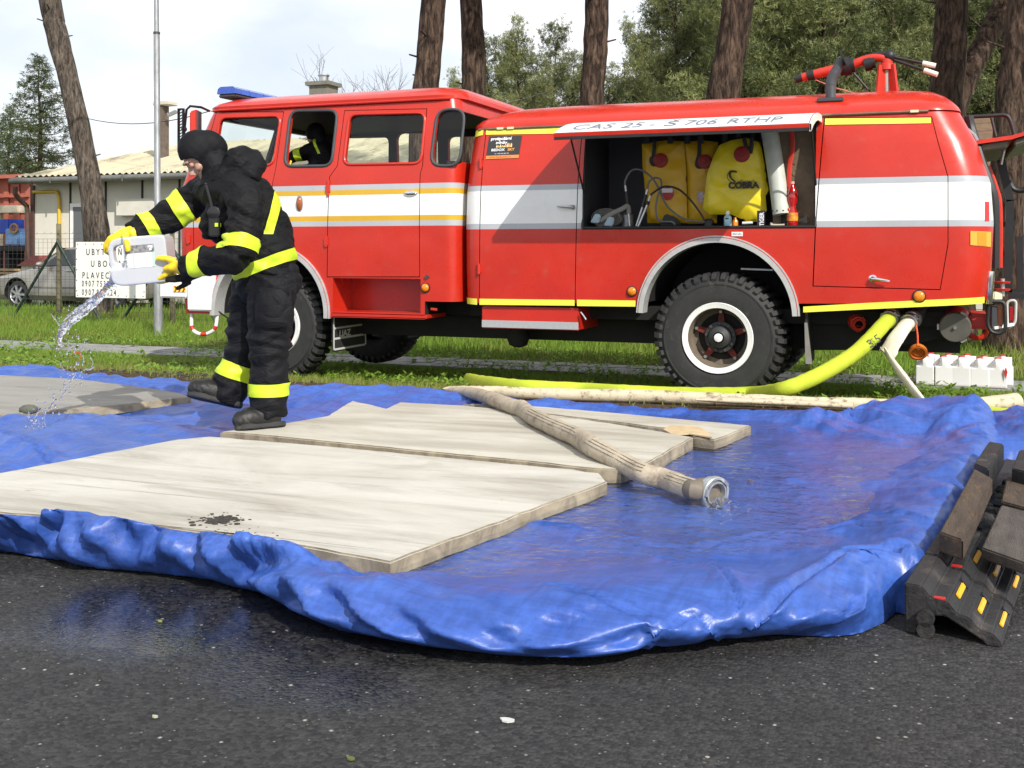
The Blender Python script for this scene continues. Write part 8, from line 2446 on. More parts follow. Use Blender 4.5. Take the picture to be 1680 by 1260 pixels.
# ---- head: body with neck and face; balaclava over it
HC = J(331, 255, -.01)
yw = math.radians(24)
f0 = (-RIGHT * math.cos(yw) - FWD * math.sin(yw)).normalized()       # level facing direction
lat = f0.cross(UP).normalized()
pt = math.radians(52)
hf = (f0 * math.cos(pt) - UP * math.sin(pt)).normalized(); hu = (UP * math.cos(pt) + f0 * math.sin(pt)).normalized()
HP = lambda f, u_, l: HC + hf * f + hu * u_ + lat * l
R3 = Matrix((hf, lat, hu)).transposed()
bparts = [('s', HP(-.01, .028, 0), (.094, .070, .093), R3), ('s', HP(.028, -.035, 0), (.066, .058, .085), R3), ('s', HP(.055, -.085, 0), (.034, .036, .028), R3),
     ('t', [HP(.078, .022, 0), HP(.098, -.012, 0), HP(.112, -.030, 0)], [.011, .013, .0155]), ('s', HP(.100, -.034, .012), .010), ('s', HP(.100, -.034, -.012), .010),
     ('t', [HP(.079, .034, -.050), HP(.091, .038, -.022), HP(.091, .036, 0), HP(.091, .038, .022), HP(.079, .034, .050)], [.007, .009, .008, .009, .007]),
     ('s', HP(.056, -.022, .038), (.028, .024, .022), R3), ('s', HP(.056, -.022, -.038), (.028, .024, .022), R3),
     ('t', [HP(.080, -.068, -.022), HP(.091, -.067, 0), HP(.080, -.068, .022)], [.008, .011, .008]), ('t', [HP(.078, -.080, -.018), HP(.088, -.079, 0), HP(.078, -.080, .018)], [.008, .011, .008]),
     ('s', HP(-.02, 0, .060), (.016, .010, .026), R3), ('s', HP(-.02, 0, -.060), (.016, .010, .026), R3),
     ('t', [HP(-.02, -.06, 0), J(372, 300, .0), J(395, 330, .0)], [.058, .062, .09]),
     ('t', [J(395, 330, 0), J(420, 400, 0), J(438, 455, 0)], [.12, .12, .12]),
     ('t', [J(340, 318, .15), EL_F, J(222, 384, .02)], [.05, .036, .03]), ('t', [J(402, 322, -.17), J(404, 360, -.27), J(396, 408, -.32), J(372, 424, -.315), J(308, 437, -.235)], [.05, .045, .034, .034, .03]),
     ('t', [J(448, 460, -.085), KN_N, J(440, 675, -.10)], [.08, .058, .045]), ('t', [J(424, 460, .085), J(402, 572, .085), J(372, 650, .065)], [.08, .058, .045]), ('t', [J(448, 460, -.085), J(438, 450, 0), J(424, 460, .085)], [.09, .1, .09])]
bme = blob_mesh(bparts, .0055, 3)
# hollow the eye sockets a little
n = len(bme.vertices); co = np.empty(n * 3, np.float32); bme.vertices.foreach_get('co', co); co = co.reshape(-1, 3)
for l in (-.032, .032):
  c = np.array(HP(.088, .010, l)); dd = np.linalg.norm((co - c) / 1.0, axis=1); co -= (np.array(hf)[None] * (.010 * np.exp(-(dd / .016) ** 2))[:, None]).astype(np.float32)
bme.vertices.foreach_set('co', co.ravel()); bme.update()
bodyo = mesh_obj('body', bme, M['skin'], man, smooth=90)
for l in (-.032, .032):
  mb = MB(); mb.sphere(HP(.074, .010, l), .0125, 12); e = mb.build('eye', mat('eye white', (.6, .58, .55), .2), bodyo)
  mb = MB(); mb.sphere(HP(.0752, .0105, l), .0138, 12); mb.build('eyelid', M['skin'], bodyo)
  mb = MB(); mb.tube([HP(.089, .030, l - .02), HP(.0935, .035, l), HP(.086, .031, l + .022)], [.003, .0042, .003], 6); mb.build('eyebrow', mat('brown hair', (.05, .03, .02), .8), bodyo)
mb = MB(); mb.tube([HP(.0845, -.074, -.02), HP(.0965, -.0735, 0), HP(.0845, -.074, .02)], .0028, 6); mb.build('mouth', mat('lips', (.35, .12, .10), .5), bodyo)
# balaclava: knitted shell with an opening from brow to mouth
bl = [('s', HP(-.012, .030, 0), (.108, .083, .106), R3), ('s', HP(.012, -.035, 0), (.076, .070, .090), R3), ('s', HP(.052, -.088, 0), (.046, .048, .036), R3),
   ('t', [HP(-.02, -.05, 0), J(364, 292, .0), J(380, 318, .0)], [.080, .088, .10]), ('s', HP(-.075, -.005, 0), (.07, .07, .09), R3), ('t', [HP(.060, -.082, 0), HP(.01, -.10, 0), J(352, 312, -.02)], [.044, .072, .085])]
blm = blob_mesh(bl, .006, 6, lambda co: .0022 * fbm(co[:, 0] * 14 + co[:, 2] * 10, co[:, 1] * 14, 2, 91))
bm = bmesh.new(); bm.from_mesh(blm)
def face_open(p):
  w = p - HC; f = w.dot(hf); u_ = w.dot(hu); l = w.dot(lat)
  return f > .018 and ((u_ - .013) / .053) ** 2 + (l / .068) ** 2 < 1
bmesh.ops.delete(bm, geom=[f for f in bm.faces if face_open(f.calc_center_median())], context='FACES')
be = [e for e in bm.edges if e.is_boundary]
bm.to_mesh(blm); bm.free()
blm = eval_mods(blm, [('SMOOTH', dict(factor=.5, iterations=2)), ('SOLIDIFY', dict(thickness=.005, offset=-1.0))])
blm.materials.clear()
mesh_obj('balaclava', blm, M['hood'], man, smooth=90)

# ---- gloves
def glove(palm, fingers, cuff, label=None):
  parts = palm + [('t', p, r) for p, r in fingers] + cuff
  gm = blob_mesh(parts, .0042, 3, lambda co: .0012 * fbm(co[:, 0] * 60 + co[:, 2] * 40, co[:, 1] * 60 + co[:, 2] * 30, 2, 99))
  g = mesh_obj('glove', gm, M['glove'], man, smooth=80);
  if label: g['label'] = label
  return g
# right hand (far): palm over the top of the canister, fingers hooked round the handle, thumb down the face
g = .0125
glove([('f', [J(212, 384, -.02), J(203, 386, -.035), J(193, 390, -.05)], [(.036, .026), (.042, .024), (.044, .022)], UP), ('t', [J(207, 380, -.02), J(196, 385, -.03)], [.026, .024]), ('t', [J(208, 383, -.03), J(205, 386, -.09)], [.026, .020])],
   [([J(203, 388, -.09), J(206, 391, -.15), J(208.5, 400, -.190), J(209.5, 407, -.197), J(210, 413, -.196)], [.016, .016, .0150, .0140, .0115]),
    ([J(196, 386, -.075), J(183, 394, -.080), J(177, 404, -.072), J(177, 414, -.060)], [.0140, .0135, .0125, .010]),
    ([J(194, 384, -.045), J(180, 391, -.048), J(173, 402, -.042), J(173.5, 415, -.034)], [.0145, .0135, .0125, .010]),
    ([J(194, 385, -.015), J(181, 392, -.016), J(175, 404, -.012), J(176, 417, -.006)], [.0140, .0130, .012, .010]),
    ([J(197, 387, .012), J(186, 394, .014), J(180, 404, .016), J(181, 414, .020)], [.0125, .0115, .0105, .009])],
   [('t', [J(222, 380, .01), J(216, 382, -.005), J(209, 384, -.02)], [.044, .040, .034])], 'yellow glove gripping the canister handle')
# left hand (near): heel of the palm against the base corner, thumb along the face, fingers under the base
glove([('f', [J(297, 438, -.20), J(288, 439, -.185), J(278, 441, -.165)], [(.036, .028), (.046, .026), (.046, .022)], UP)],
   [([J(288, 428, -.195), J(274, 424, -.205), J(264, 423.5, -.200), J(257, 424.5, -.192)], [.0160, .0150, .0135, .0115]),
    ([J(280, 446, -.180), J(270, 452, -.178), J(262, 457, -.165), J(256, 460.5, -.15)], [.0145, .0140, .0125, .010]),
    ([J(282, 448, -.155), J(273, 456, -.148), J(264, 461, -.13), J(258, 463, -.11)], [.0145, .0140, .0125, .010]),
    ([J(284, 449, -.130), J(276, 457, -.118), J(268, 462, -.10), J(262, 463, -.08)], [.0140, .0130, .012, .010]),
    ([J(287, 449, -.105), J(281, 457, -.09), J(275, 461, -.075), J(270, 462, -.06)], [.0120, .0110, .0105, .009])],
   [('t', [J(307, 437, -.225), J(301, 438, -.212), J(294, 438.5, -.195)], [.046, .042, .036])], 'yellow glove pressed under the canister base')
# black work glove dangling below the near sleeve
bg = [('f', [J(330, 448, -.20), J(312, 455, -.20), J(298, 459, -.20)], [(.034, .018), (.040, .018), (.034, .014)], UP), ('t', [J(306, 452, -.20), J(290, 455, -.20), J(272, 457, -.20)], [.014, .013, .009]), ('t', [J(304, 457, -.21), J(286, 460, -.21), J(271, 460, -.21)], [.014, .012, .009]), ('t', [J(312, 462, -.20), J(302, 468, -.20), J(289, 474, -.20)], [.014, .013, .010])]
mesh_obj('spare_glove', blob_mesh(bg, .005, 3), M['jacket'], man, smooth=80)

# ------------------------------------------------------------------ the canister in his hands
cc_ = J(232, 427, -.09)
ang = math.radians(5)
ux_ = (-RIGHT * math.cos(ang) - UP * math.sin(ang) - FWD * .06).normalized()     # can's up: to the left, tipped down
wy_v = (-UP + ux_ * ux_.z).normalized()                                         # can's spout side: downwards
dz_ = wy_v.cross(ux_).normalized()
HCAN = thing('canister', tuple(cc_), 'cloudy white canister held on its side, water running from its mouth', 'canister')
hm = can_mesh(.0048)
hm.materials.clear(); hm.materials.append(M['pe']); hm.polygons.foreach_set('use_smooth', [True] * len(hm.polygons))
# local (x spout side, y depth, z up)
RM = Matrix((wy_v, dz_, ux_)).transposed().to_4x4()
sc_ = 1.06
hm.transform(RM @ Matrix.Scale(sc_, 4) @ Matrix.Translation((0, 0, -.142)))
o = link('body', hm, HCAN)
CL = lambda x, y, z: HCAN.location + (RM.to_3x3() @ Vector((x, y, z - .142))) * sc_
mb = MB(); mb.lathe(CL(.080, 0, .262), ux_, [(-.01, .024), (.022, .024), (.024, .027), (.030, .027), (.032, .021), (.01, .0205)], 24); mb.build('mouth', M['pe'], HCAN, smooth=40)
face_s = -1 if (CL(0, -.09, .1) - CL(0, .09, .1)).dot(FWD) < 0 else 1
yl = .0862 * face_s
def lab_quad(name, x0, x1, z0, z1, m, par, lift=0.0):
  y = yl + face_s * lift; mb = MB(); mb.prism([CL(x0, y, z0), CL(x1, y, z0), CL(x1, y, z1), CL(x0, y, z1)], dz_ * face_s * .0008); return mb.build(name, m, par, smooth=0)
lw = lab_quad('label', -.072, .034, .055, .188, mat('white paper label', (.78, .80, .78), .5), HCAN)
lab_quad('photo_strip', -.072, -.034, .055, .188, mat('grey printed photo', (.22, .22, .23), .5, var=.7, vscale=60), lw, .0009)
for z0, z1 in ((.055, .068), (.150, .158)): lab_quad('green_stripe', -.033, .034, z0, z1, mat('mint print', (.42, .72, .52), .5), lw, .0009)
for k, (x, z) in enumerate(((-.062, .078), (-.048, .072), (-.060, .068))):
  mb = MB(); q = CL(x, yl + face_s * .0018, z); mb.cyl(q, q + dz_ * face_s * .0005, .006, 12); mb.build('white_dot', mat('white print', (.8, .8, .8), .5), lw)
ln = -ux_; upv = -wy_v
text_obj('profi clean', CL(.030, yl + face_s * .0018, .182), wy_v * -1 if False else upv * -1 if False else wy_v * -1, ln * -1 if False else ux_, .020, mat('dark print', (.1, .12, .12), .5), lw, depth=.0003)

# ------------------------------------------------------------------ poured water
M['splash'] = bpy.data.materials.new('flying water'); M['splash'].use_nodes = True
nt = M['splash'].node_tree; b_ = nt.nodes['Principled BSDF']
b_.inputs['Base Color'].default_value = (1, 1, 1, 1); b_.inputs['Roughness'].default_value = 0.0; b_.inputs['Transmission Weight'].default_value = 1.0; b_.inputs['IOR'].default_value = 1.33
mouth = CL(.080, 0, .300)
rd = random.Random(12)
wp = [J(191, 459, -.09), J(180, 468, -.09), J(164, 484, -.10), J(146, 500, -.10), J(128, 514, -.11), J(113, 527, -.11), J(104, 540, -.12), J(99, 553, -.12), J(98, 566, -.12)]
wp[0] = mouth - ux_ * .02
parts = []
cpt = catmull(wp, 8)
for k in range(13):
  ph = rd.uniform(0, 6.28); off = rd.uniform(.1, 1.0); n_ = len(cpt)
  end = n_ if k < 4 else int(n_ * rd.uniform(.4, .98))
  pts = []; rr2 = []
  ft = rd.uniform(-3, 3)
  for i in range(end):
    p = cpt[i]; f_ = i / (n_ - 1); w_ = (.006 + .034 * math.sin(PI * min(1, f_ * 1.05)) ** 1.0) * off
    d = (cpt[min(i+1, n_-1)] - cpt[max(i-1, 0)]).normalized(); a_, b2, _ = frame_from(d)
    pts.append(p + a_ * math.cos(ph + f_ * ft) * w_ + b2 * math.sin(ph + f_ * ft) * w_ * .7 + Vector((rd.gauss(0, 1), rd.gauss(0, 1), rd.gauss(0, 1))) * .0035 * f_ ** .5)
    rr2.append(max(.0024, (.0085 - .0045 * f_) * (1 + .7 * rd.uniform(-1, 1)) * (1.5 if k < 2 else .85)))
  parts.append(('t', pts, rr2))
bits = []
for pl_, r0 in (([(104, 545), (97, 534), (90, 523), (83, 515)], .006), ([(100, 540), (92, 526), (85, 519)], .004), ([(106, 536), (100, 525), (92, 519)], .004), ([(99, 553), (97, 566), (100, 578), (103, 586)], .004), ([(103, 552), (110, 560), (117, 559)], .003)):
  pts = catmull([J(x, y, -.11) for x, y in pl_], 6)
  parts.append(('t', pts, [max(.002, r0 * rd.uniform(.4, 1.3) * (1 - .5 * i / len(pts))) for i in range(len(pts))]))
for pl_, r0 in (([(135, 600), (137, 590), (136, 583)], .0032), ([(150, 602), (152, 594), (148, 586)], .0032), ([(140, 606), (147, 606), (153, 602)], .0045), ([(98, 594), (101, 602), (105, 606)], .003), ([(124, 612), (119, 620), (114, 630)], .0035), ([(108, 640), (104, 648), (98, 655)], .0032), ([(92, 655), (86, 663), (80, 670)], .003), ([(78, 634), (82, 640)], .0026), ([(66, 670), (60, 679), (55, 690)], .0032), ([(72, 690), (75, 698)], .003)):
  bits.append(('t', catmull([J(x, y, -.11 + rd.uniform(-.03, .03)) for x, y in pl_], 4), [r0 * rd.uniform(.5, 1.3) for _ in range(4 * (len(pl_) - 1) + 1)]))
wme = blob_mesh(parts, .0034, 3, lambda co: .0030 * fbm(co[:, 0] * 26 + co[:, 2] * 22, co[:, 1] * 26 + co[:, 2] * 18, 2, 111))
sp_root = mesh_obj('water_splash', wme, M['splash'], None, smooth=180)
tag(sp_root, 'clear stream of water pouring from the held canister and breaking into drops', 'water')
mb = MB()
for _, pts, rr2 in bits: mb.tube(pts, rr2, 8)
for _ in range(420):
  t_ = rd.random()
  if t_ < .2:
    q = rd.random(); c_ = cpt[int(q * (len(cpt) - 1))]; r0 = .0012 + .003 * rd.random() ** 2; mb.sphere(c_ + Vector((rd.gauss(0, 1), rd.gauss(0, 1), rd.gauss(0, 1))) * (.012 + .03 * q), r0, 8); continue
  if t_ < .45: x = 98 + rd.gauss(0, 9) + rd.random() * 40; y = 575 + rd.gauss(0, 18)
  elif t_ < .8:
    q = rd.random(); x = 128 - 75 * q + rd.gauss(0, 11); y = 608 + 95 * q + rd.gauss(0, 8)
  else: x = 45 + rd.random() * 30; y = 690 + rd.gauss(0, 12)
  r0 = .0014 + .0046 * rd.random() ** 3
  mb.sphere(J(x, y, -.11 + rd.gauss(0, .05)), (r0, r0, r0 * rd.uniform(.8, 2.2)), 8)
dr = mb.build('droplets', M['splash'], sp_root, smooth=180, kind='stuff')
# red ring lying in the grass
rc = GV(125, 590, .02) if True else None
mb = MB(); mb.tube([rc + RIGHT * math.cos(t_) * .052 + UP * (.03 + .05 * math.sin(t_)) + FWD * .03 * math.sin(t_) for t_ in np.linspace(0, 2 * PI, 28)[:-1]], .005, 6, closed=True)
tag(mb.build('red_ring', M['red_plain']), 'thin red plastic ring standing in the short grass behind the falling water', 'ring')
# water tumbling out of the hose coupling
parts = []
for k in range(9):
  s0 = cc + ax_ * .012 - UP * .028 + RIGHT * rd.uniform(-.02, .030); e0 = P(1171 + rd.uniform(-4, 32), 826 + rd.uniform(-2, 9), WLV)
  m0 = (s0 + e0) / 2 + UP * rd.uniform(.004, .016) + RIGHT * .006
  parts.append(('t', catmull([s0, m0, e0], 5), [.0055 * rd.uniform(.5, 1.4) for _ in range(11)]))
cm_ = blob_mesh(parts, .0034, 2, lambda co: .0018 * fbm(co[:, 0] * 60 + co[:, 2] * 50, co[:, 1] * 60, 2, 121))
for k_ in range(1): pass
sp2_ = mesh_obj('water_splash', cm_, M['splash'], None, smooth=180)
mb = MB()
for _ in range(26):
  r0 = .0015 + .004 * rd.random() ** 2; mb.sphere(P(1196 + rd.gauss(0, 22), 838 + rd.gauss(0, 13), WLV + r0), r0, 8)
mb.build('droplets', M['splash'], sp2_, smooth=180, kind='stuff')
tag(sp2_, 'small splash of water tumbling out of the hose coupling into the pool', 'water')

# ================================================================== CREW MEMBER IN THE CAB
CV = 9.28
K = lambda px, py, dv=0.0: V(px, py, CV + dv)
mate = thing('person', tuple(K(525, 300)), 'person in black firefighting jacket bending forward behind the second cab window', 'person')
mate.location.z = 1.43; ORG[mate.name] = Vector(mate.location)
pl_ = [('t', [K(540, 300, .1), K(534, 262, .05), K(520, 238, 0)], [.17, .16, .11]), ('t', [K(524, 240, -.02), K(512, 247, -.04), K(497, 252, -.05)], [.085, .075, .068]), ('t', [K(497, 252, -.05), K(484, 255, -.06), K(474, 262, -.06)], [.066, .058, .045]), ('t', [K(540, 290, .05), K(520, 285, 0), K(480, 285, -.02)], [.1, .1, .08])]
mme = blob_mesh(pl_, .012, 5, cloth_folds(.010, 8, 131), 3)
mj = mesh_obj('jacket', mme.copy(), M['jacket'], mate, smooth=90)
band_from(mme, K(512, 247, -.04), K(484, 255, -.06), .55, .95, .10, .003, 'reflective_band', HV, mj)
band_from(mme, K(524, 240, -.02), K(510, 247, -.04), .0, .25, .13, .003, 'reflective_band', HV, mj)
hp_ = [('s', K(517, 222, .03), (.085, .085, .105)), ('t', [K(517, 226, .03), K(524, 245, .03)], [.06, .08]), ('t', [K(540, 300, .1), K(528, 250, .04)], [.1, .07]), ('s', K(508, 224, .01), (.02, .02, .02))]
mesh_obj('body', blob_mesh(hp_, .009, 4), M['skin'], mate, smooth=90)
hp2 = [('s', K(518, 219, .03), (.097, .097, .108)), ('s', K(524, 232, .04), (.085, .085, .09))]
mesh_obj('balaclava', blob_mesh(hp2, .009, 4), M['hood'], mate, smooth=90)
gp_ = [('s', K(472, 266, -.06), (.035, .04, .03)), ('t', [K(474, 264, -.08), K(468, 270, -.09), K(466, 276, -.08)], [.012, .011, .009]), ('t', [K(472, 264, -.06), K(465, 270, -.06), K(463, 277, -.05)], [.012, .011, .009]), ('t', [K(472, 264, -.04), K(465, 269, -.03), K(463, 276, -.02)], [.012, .011, .009]), ('t', [K(474, 263, -.02), K(468, 268, 0), K(466, 274, .01)], [.011, .010, .008]), ('t', [K(478, 262, -.09), K(476, 270, -.11), K(474, 275, -.11)], [.012, .011, .009])]
mesh_obj('glove', blob_mesh(gp_, .005, 3), M['glove'], mate, smooth=80)
# ================================================================== LOCKER CONTENTS
VB0 = 8.98
Q = lambda px, py, v=VB0: V(px, py, v)
FZ = CZ0 + .004
M['bag_shaded'] = mat('shaded yellow coated fabric', (0.66, 0.39, 0.012), .38, var=.14, vscale=5)  # yellow bag fabric darkened, the locker's shadow put into its colour
M['bag'] = mat('lemon yellow coated fabric', (0.78, 0.62, 0.02), .34, var=.10, vscale=5)
def bag(px, v, m, label, disc, logo=None, patch=None, straps=()):
  """a limp coated water backpack hanging from the rail: outline in photo pixels at depth v"""
  pts = [V(x, y, v) for x, y in px]; c = sum(pts, Vector()) / len(pts)
  root = thing('water_backpack', (c.x, v, min(p.z for p in pts)), label, 'backpack', 'yellow water backpacks')
  # pillow: front and back skins inflated from the outline
  n = len(pts); rd = random.Random(int(px[0][0]))
  pl2 = resample([(p.x, p.z) for p in pts], .03)
  x0, x1 = pl2[:, 0].min(), pl2[:, 0].max(); z0, z1 = pl2[:, 1].min(), pl2[:, 1].max()
  gx = np.linspace(x0, x1, 46); gz = np.linspace(z0, z1, 54)
  GX_, GZ_ = np.meshgrid(gx, gz); ins = in_poly(GX_.ravel(), GZ_.ravel(), pl2); sd = seg_dist(GX_.ravel(), GZ_.ravel(), pl2)
  near = pl2[((GX_.ravel()[:, None] - pl2[None, :, 0]) ** 2 + (GZ_.ravel()[:, None] - pl2[None, :, 1]) ** 2).argmin(1)]
  th = .045 * (1 - np.exp(-sd / .07))
  fold = .016 * (ridge(GX_.ravel() * 4.5 + GZ_.ravel() * 2, GZ_.ravel() * 3.2, int(px[0][0])) - .3) + .010 * (ridge(GX_.ravel() * 3 - GZ_.ravel() * 6, GZ_.ravel() * 2, int(px[0][0]) + 5) - .3)
  yy = v - np.where(ins, th + fold * np.clip(sd / .04, 0, 1), 0)
  X_ = np.where(ins, GX_.ravel(), near[:, 0]); Z_ = np.where(ins, GZ_.ravel(), near[:, 1])
  vs = np.stack([X_, yy, Z_], 1); idx = np.arange(len(vs)).reshape(GX_.shape)
  qd = np.stack([idx[:-1, :-1], idx[:-1, 1:], idx[1:, 1:], idx[1:, :-1]], -1).reshape(-1, 4); keep = ins[qd].any(1); qd = qd[keep]
  back = vs.copy(); back[:, 1] = v + np.where(ins, .03 * (1 - np.exp(-sd / .07)), 0)
  vv = np.concatenate([vs, back]); ff = np.concatenate([qd, qd[:, ::-1] + len(vs)])
  us_ = np.unique(ff); rm = -np.ones(len(vv), int); rm[us_] = np.arange(len(us_))
  me = np_mesh('bag', vv[us_], rm[ff]); bm = bmesh.new(); bm.from_mesh(me); bmesh.ops.remove_doubles(bm, verts=bm.verts, dist=.0005); bmesh.ops.recalc_face_normals(bm, faces=bm.faces); bm.to_mesh(me); bm.free()
  body = mesh_obj('bag', me, m, root, smooth=70)
  q = V(*disc[:2], v); mb = MB(); mb.lathe((q.x, v - .052, q.z), (0, -1, 0), [(-.02, disc[2]), (.006, disc[2]), (.010, disc[2] * .9), (.010, disc[2] * .3), (.016, disc[2] * .25), (.016, .001)], 28); mb.build('filler_cap', mat('dark red cap', (0.30, 0.015, 0.012), .5), root, smooth=40)
  for sx in straps:
    mb = MB(); pp = [V(x, y, v - .055) for x, y in sx]; mb.tube(catmull(pp, 4), 1, 8, flat=(.016, .006), hint=(0, 1, 0)); mb.build('strap', M['black'], root)
  return root
b1_ = bag([(1053, 236), (1092, 230), (1122, 232), (1126, 280), (1128, 366), (1062, 366), (1060, 330), (1054, 270)], 9.06, M['bag_shaded'], 'amber backpack hanging leftmost in the locker with a red and white badge', (1086, 264, .062), straps=([(1074, 232), (1072, 255), (1068, 262), (1072, 270), (1082, 266)],))
b2_ = bag([(1120, 234), (1150, 230), (1178, 233), (1178, 300), (1176, 366), (1128, 367), (1127, 290)], 9.08, M['bag_shaded'], 'amber backpack hanging in the middle, half hidden by the lemon one', (1158, 266, .060), straps=([(1147, 228), (1147, 252), (1143, 270), (1150, 274), (1160, 268)],))
b3_ = bag([(1180, 238), (1200, 230), (1225, 226), (1248, 234), (1256, 280), (1261, 312), (1256, 322), (1258, 345), (1246, 362), (1231, 366), (1200, 352), (1164, 352), (1153, 342), (1160, 285), (1170, 258)], 8.93, M['bag'], 'lemon yellow backpack hanging in front with black snake emblem and lettering', (1219, 254, .065), straps=([(1221, 226), (1224, 240), (1233, 250)], [(1233, 226), (1233, 240), (1231, 252)]))
# lettering and a plain serpent mark on the front backpack
yk = 8.93 - .072
inkk = mat('black print on yellow', (0.015, .013, .01), .5)
q = V(1195, 309, yk); text_obj('COBRA', (q.x, yk, q.z), (1, 0, 0), (0, 0, 1), .068, inkk, b3_, depth=.004, xscale=1.05, bold=.0035)
q = V(1211, 300, yk); text_obj('ťEcoteĉh'.replace('ĉ', 'c').replace('ť', 'e'), (q.x, yk, q.z), (1, 0, 0), (0, 0, 1), .036, mat('brown print', (.12, .09, .02), .5), b3_, depth=.004)
cq = [V(x, y, yk) for x, y in ((1209, 282), (1200, 281), (1197, 286), (1200, 293), (1207, 299))]
mb = MB(); mb.tube(catmull(cq, 6), 1, 8, flat=[(.010 * (1 - abs(i / 24 - .4) * .8), .004) for i in range(25)], hint=(0, 1, 0)); mb.build('emblem', inkk, b3_)
mb = MB(); mb.tube(catmull([V(x, y, yk) for x, y in ((1206, 281), (1196, 283), (1193, 290), (1197, 297), (1202, 300))], 6), .0028, 6); mb.build('emblem_outline', inkk, b3_)
# badge on the left bag
q = V(1095, 318, 9.06 - .06); mb = MB(); mb.lathe((q.x, q.y, q.z), (0, -1, 0), [(0, .055), (.004, .055), (.0045, .001)], 24); bdg = mb.build('badge', mat('red badge print', (.45, .03, .03), .5), b1_)
mb = MB(); mb.box((q.x - .045, q.y - .006, q.z + .01), (q.x + .045, q.y - .0047, q.z + .045)); mb.build('white_field', wh, bdg)
mb = MB(); q = V(1150, 320, 9.08 - .055); mb.box((q.x - .03, q.y - .004, q.z - .06), (q.x + .03, q.y, q.z + .03)); mb.build('badge', mat('white red print', (.5, .4, .4), .5, var=.5, vscale=40), b2_)
# hooks of the hanging rail
for px in (1062, 1100, 1128, 1150, 1190, 1212, 1236, 1252):
  q = V(px, 232, 9.0); mb = MB(); mb.box((q.x - .022, 8.985, q.z - .02), (q.x + .022, 8.998, CZ1 - .051)); mb.build('hook', M['black'], truck)
# grey-green rolled suction pipe leaning in the corner
p0 = Q(1262, 212, 8.92); p1 = Q(1282, 352, 8.84)
mb = MB(); d = (p1 - p0).normalized(); mb.tube([p0.lerp(p1, t_) + RIGHT * .006 * math.sin(t_ * 3) for t_ in np.linspace(0, 1, 10)], .068, 20)
pipe = tag(mb.build('suction_pipe', mat('pale grey green pipe', (0.52, 0.545, 0.48), .45, var=.12, vscale=9, dirt=((.12, .12, .1), 30, .68, .76)), None), 'pale grey green pipe leaning beside the lemon backpack', 'pipe')
mb = MB()
for t_ in (.2, .9, 1.6, 2.4):
  q = p1 - d * .03 + RIGHT * .068 * math.cos(PI + t_) - FWD * .066 * abs(math.sin(t_)); mb.sphere(q, .008, 8)
mb.build('hole', M['black'], pipe)
# red strap hanging at the treadplate
sp2 = [Q(1298, 212, 8.90), Q(1301, 240, 8.90), Q(1296, 270, 8.90), Q(1294, 312, 8.90)]
mb = MB(); mb.tube(catmull(sp2, 5), 1, 8, flat=(.018, .004), hint=(0, 1, 0)); tag(mb.build('red_strap', M['red_plain']), 'red webbing strap hanging before the brown treadplate', 'strap')
# red drink bottle with label
bq = V(1301, 373, 8.84); bz = FZ
def bottle(px, v, prof, m, label, cat, capm, capprof):
  q = V(px, 373, v); r = thing('bottle', (q.x, v, FZ), label, cat)
  mb = MB(); mb.lathe((q.x, v, FZ), (0, 0, 1), prof, 24); mb.build('body', m, r, smooth=50)
  mb = MB(); mb.lathe((q.x, v, FZ), (0, 0, 1), capprof, 16); mb.build('cap', capm, r, smooth=40)
  return r, q
redpl = mat('translucent red drink', (0.42, 0.008, 0.006), .08, coat=.6, spec=.6)
r_, q = bottle(1300, 8.84, [(0, .001), (0, .036), (.015, .043), (.05, .043), (.10, .043), (.135, .030), (.16, .026), (.21, .041), (.25, .041), (.30, .028), (.325, .015), (.335, .014)], redpl, 'red plastic drink bottle with yellow label standing at the right of the locker', 'bottle', mat('pink cap', (.7, .35, .33), .4), [(.335, .017), (.355, .017), (.357, .001)])
mb = MB(); mb.lathe((q.x, 8.84, FZ), (0, 0, 1), [(.045, .0435), (.0452, .0440), (.108, .0440), (.1082, .0435)], 24); mb.build('label', mat('yellow red label', (.75, .45, .03), .4, col2=(.6, .05, .03), vscale=25), r_, smooth=40)
# clear tumbler beside it
M['clear'] = mat_thin_glass('clear plastic', (.93, .94, .94), 1.45, .03)
r_ = thing('plastic_cup', tuple(V(1318, 373, 8.85)), 'clear plastic jar tipped beside the red bottle', 'jar'); q = V(1318, 362, 8.85)
mb = MB(); mb.lathe((q.x, 8.87, q.z - .005), (0.1, -1, .1), [(-.05, .001), (-.05, .045), (.03, .050), (.034, .046), (.034, .001)], 24); mb.build('body', M['clear'], r_, smooth=50)
mb = MB(); q2 = V(1313, 345, 8.85); mb.tube([q2 + Vector((math.cos(t_) * .016, 0, math.sin(t_) * .024)) for t_ in np.linspace(0, 2 * PI, 18)[:-1]], .006, 6, closed=True); mb.build('handle', M['clear'], r_)
# red nozzle with black holes behind the bottle
q = V(1289, 345, 8.80); r_ = thing('nozzle', (q.x, 8.88, FZ), 'red orange nozzle head with black holes leaning at the foot of the pipe', 'nozzle')
mb = MB(); mb.lathe((q.x, 8.88, FZ), (0, 0, 1), [(0, .001), (0, .045), (.11, .045), (.12, .03), (.12, .001)], 20); mb.build('barrel', M['chassis'], r_)
mb = MB(); mb.sphere((q.x + .005, 8.84, q.z), (.045, .035, .03), 14); hd_ = mb.build('head', mat('orange red plastic', (.65, .07, .03), .4), r_)
for dx in (-.025, .018):
  mb = MB(); mb.sphere((q.x + dx, 8.81, q.z + .006), .009, 8); mb.build('hole', M['black'], hd_)
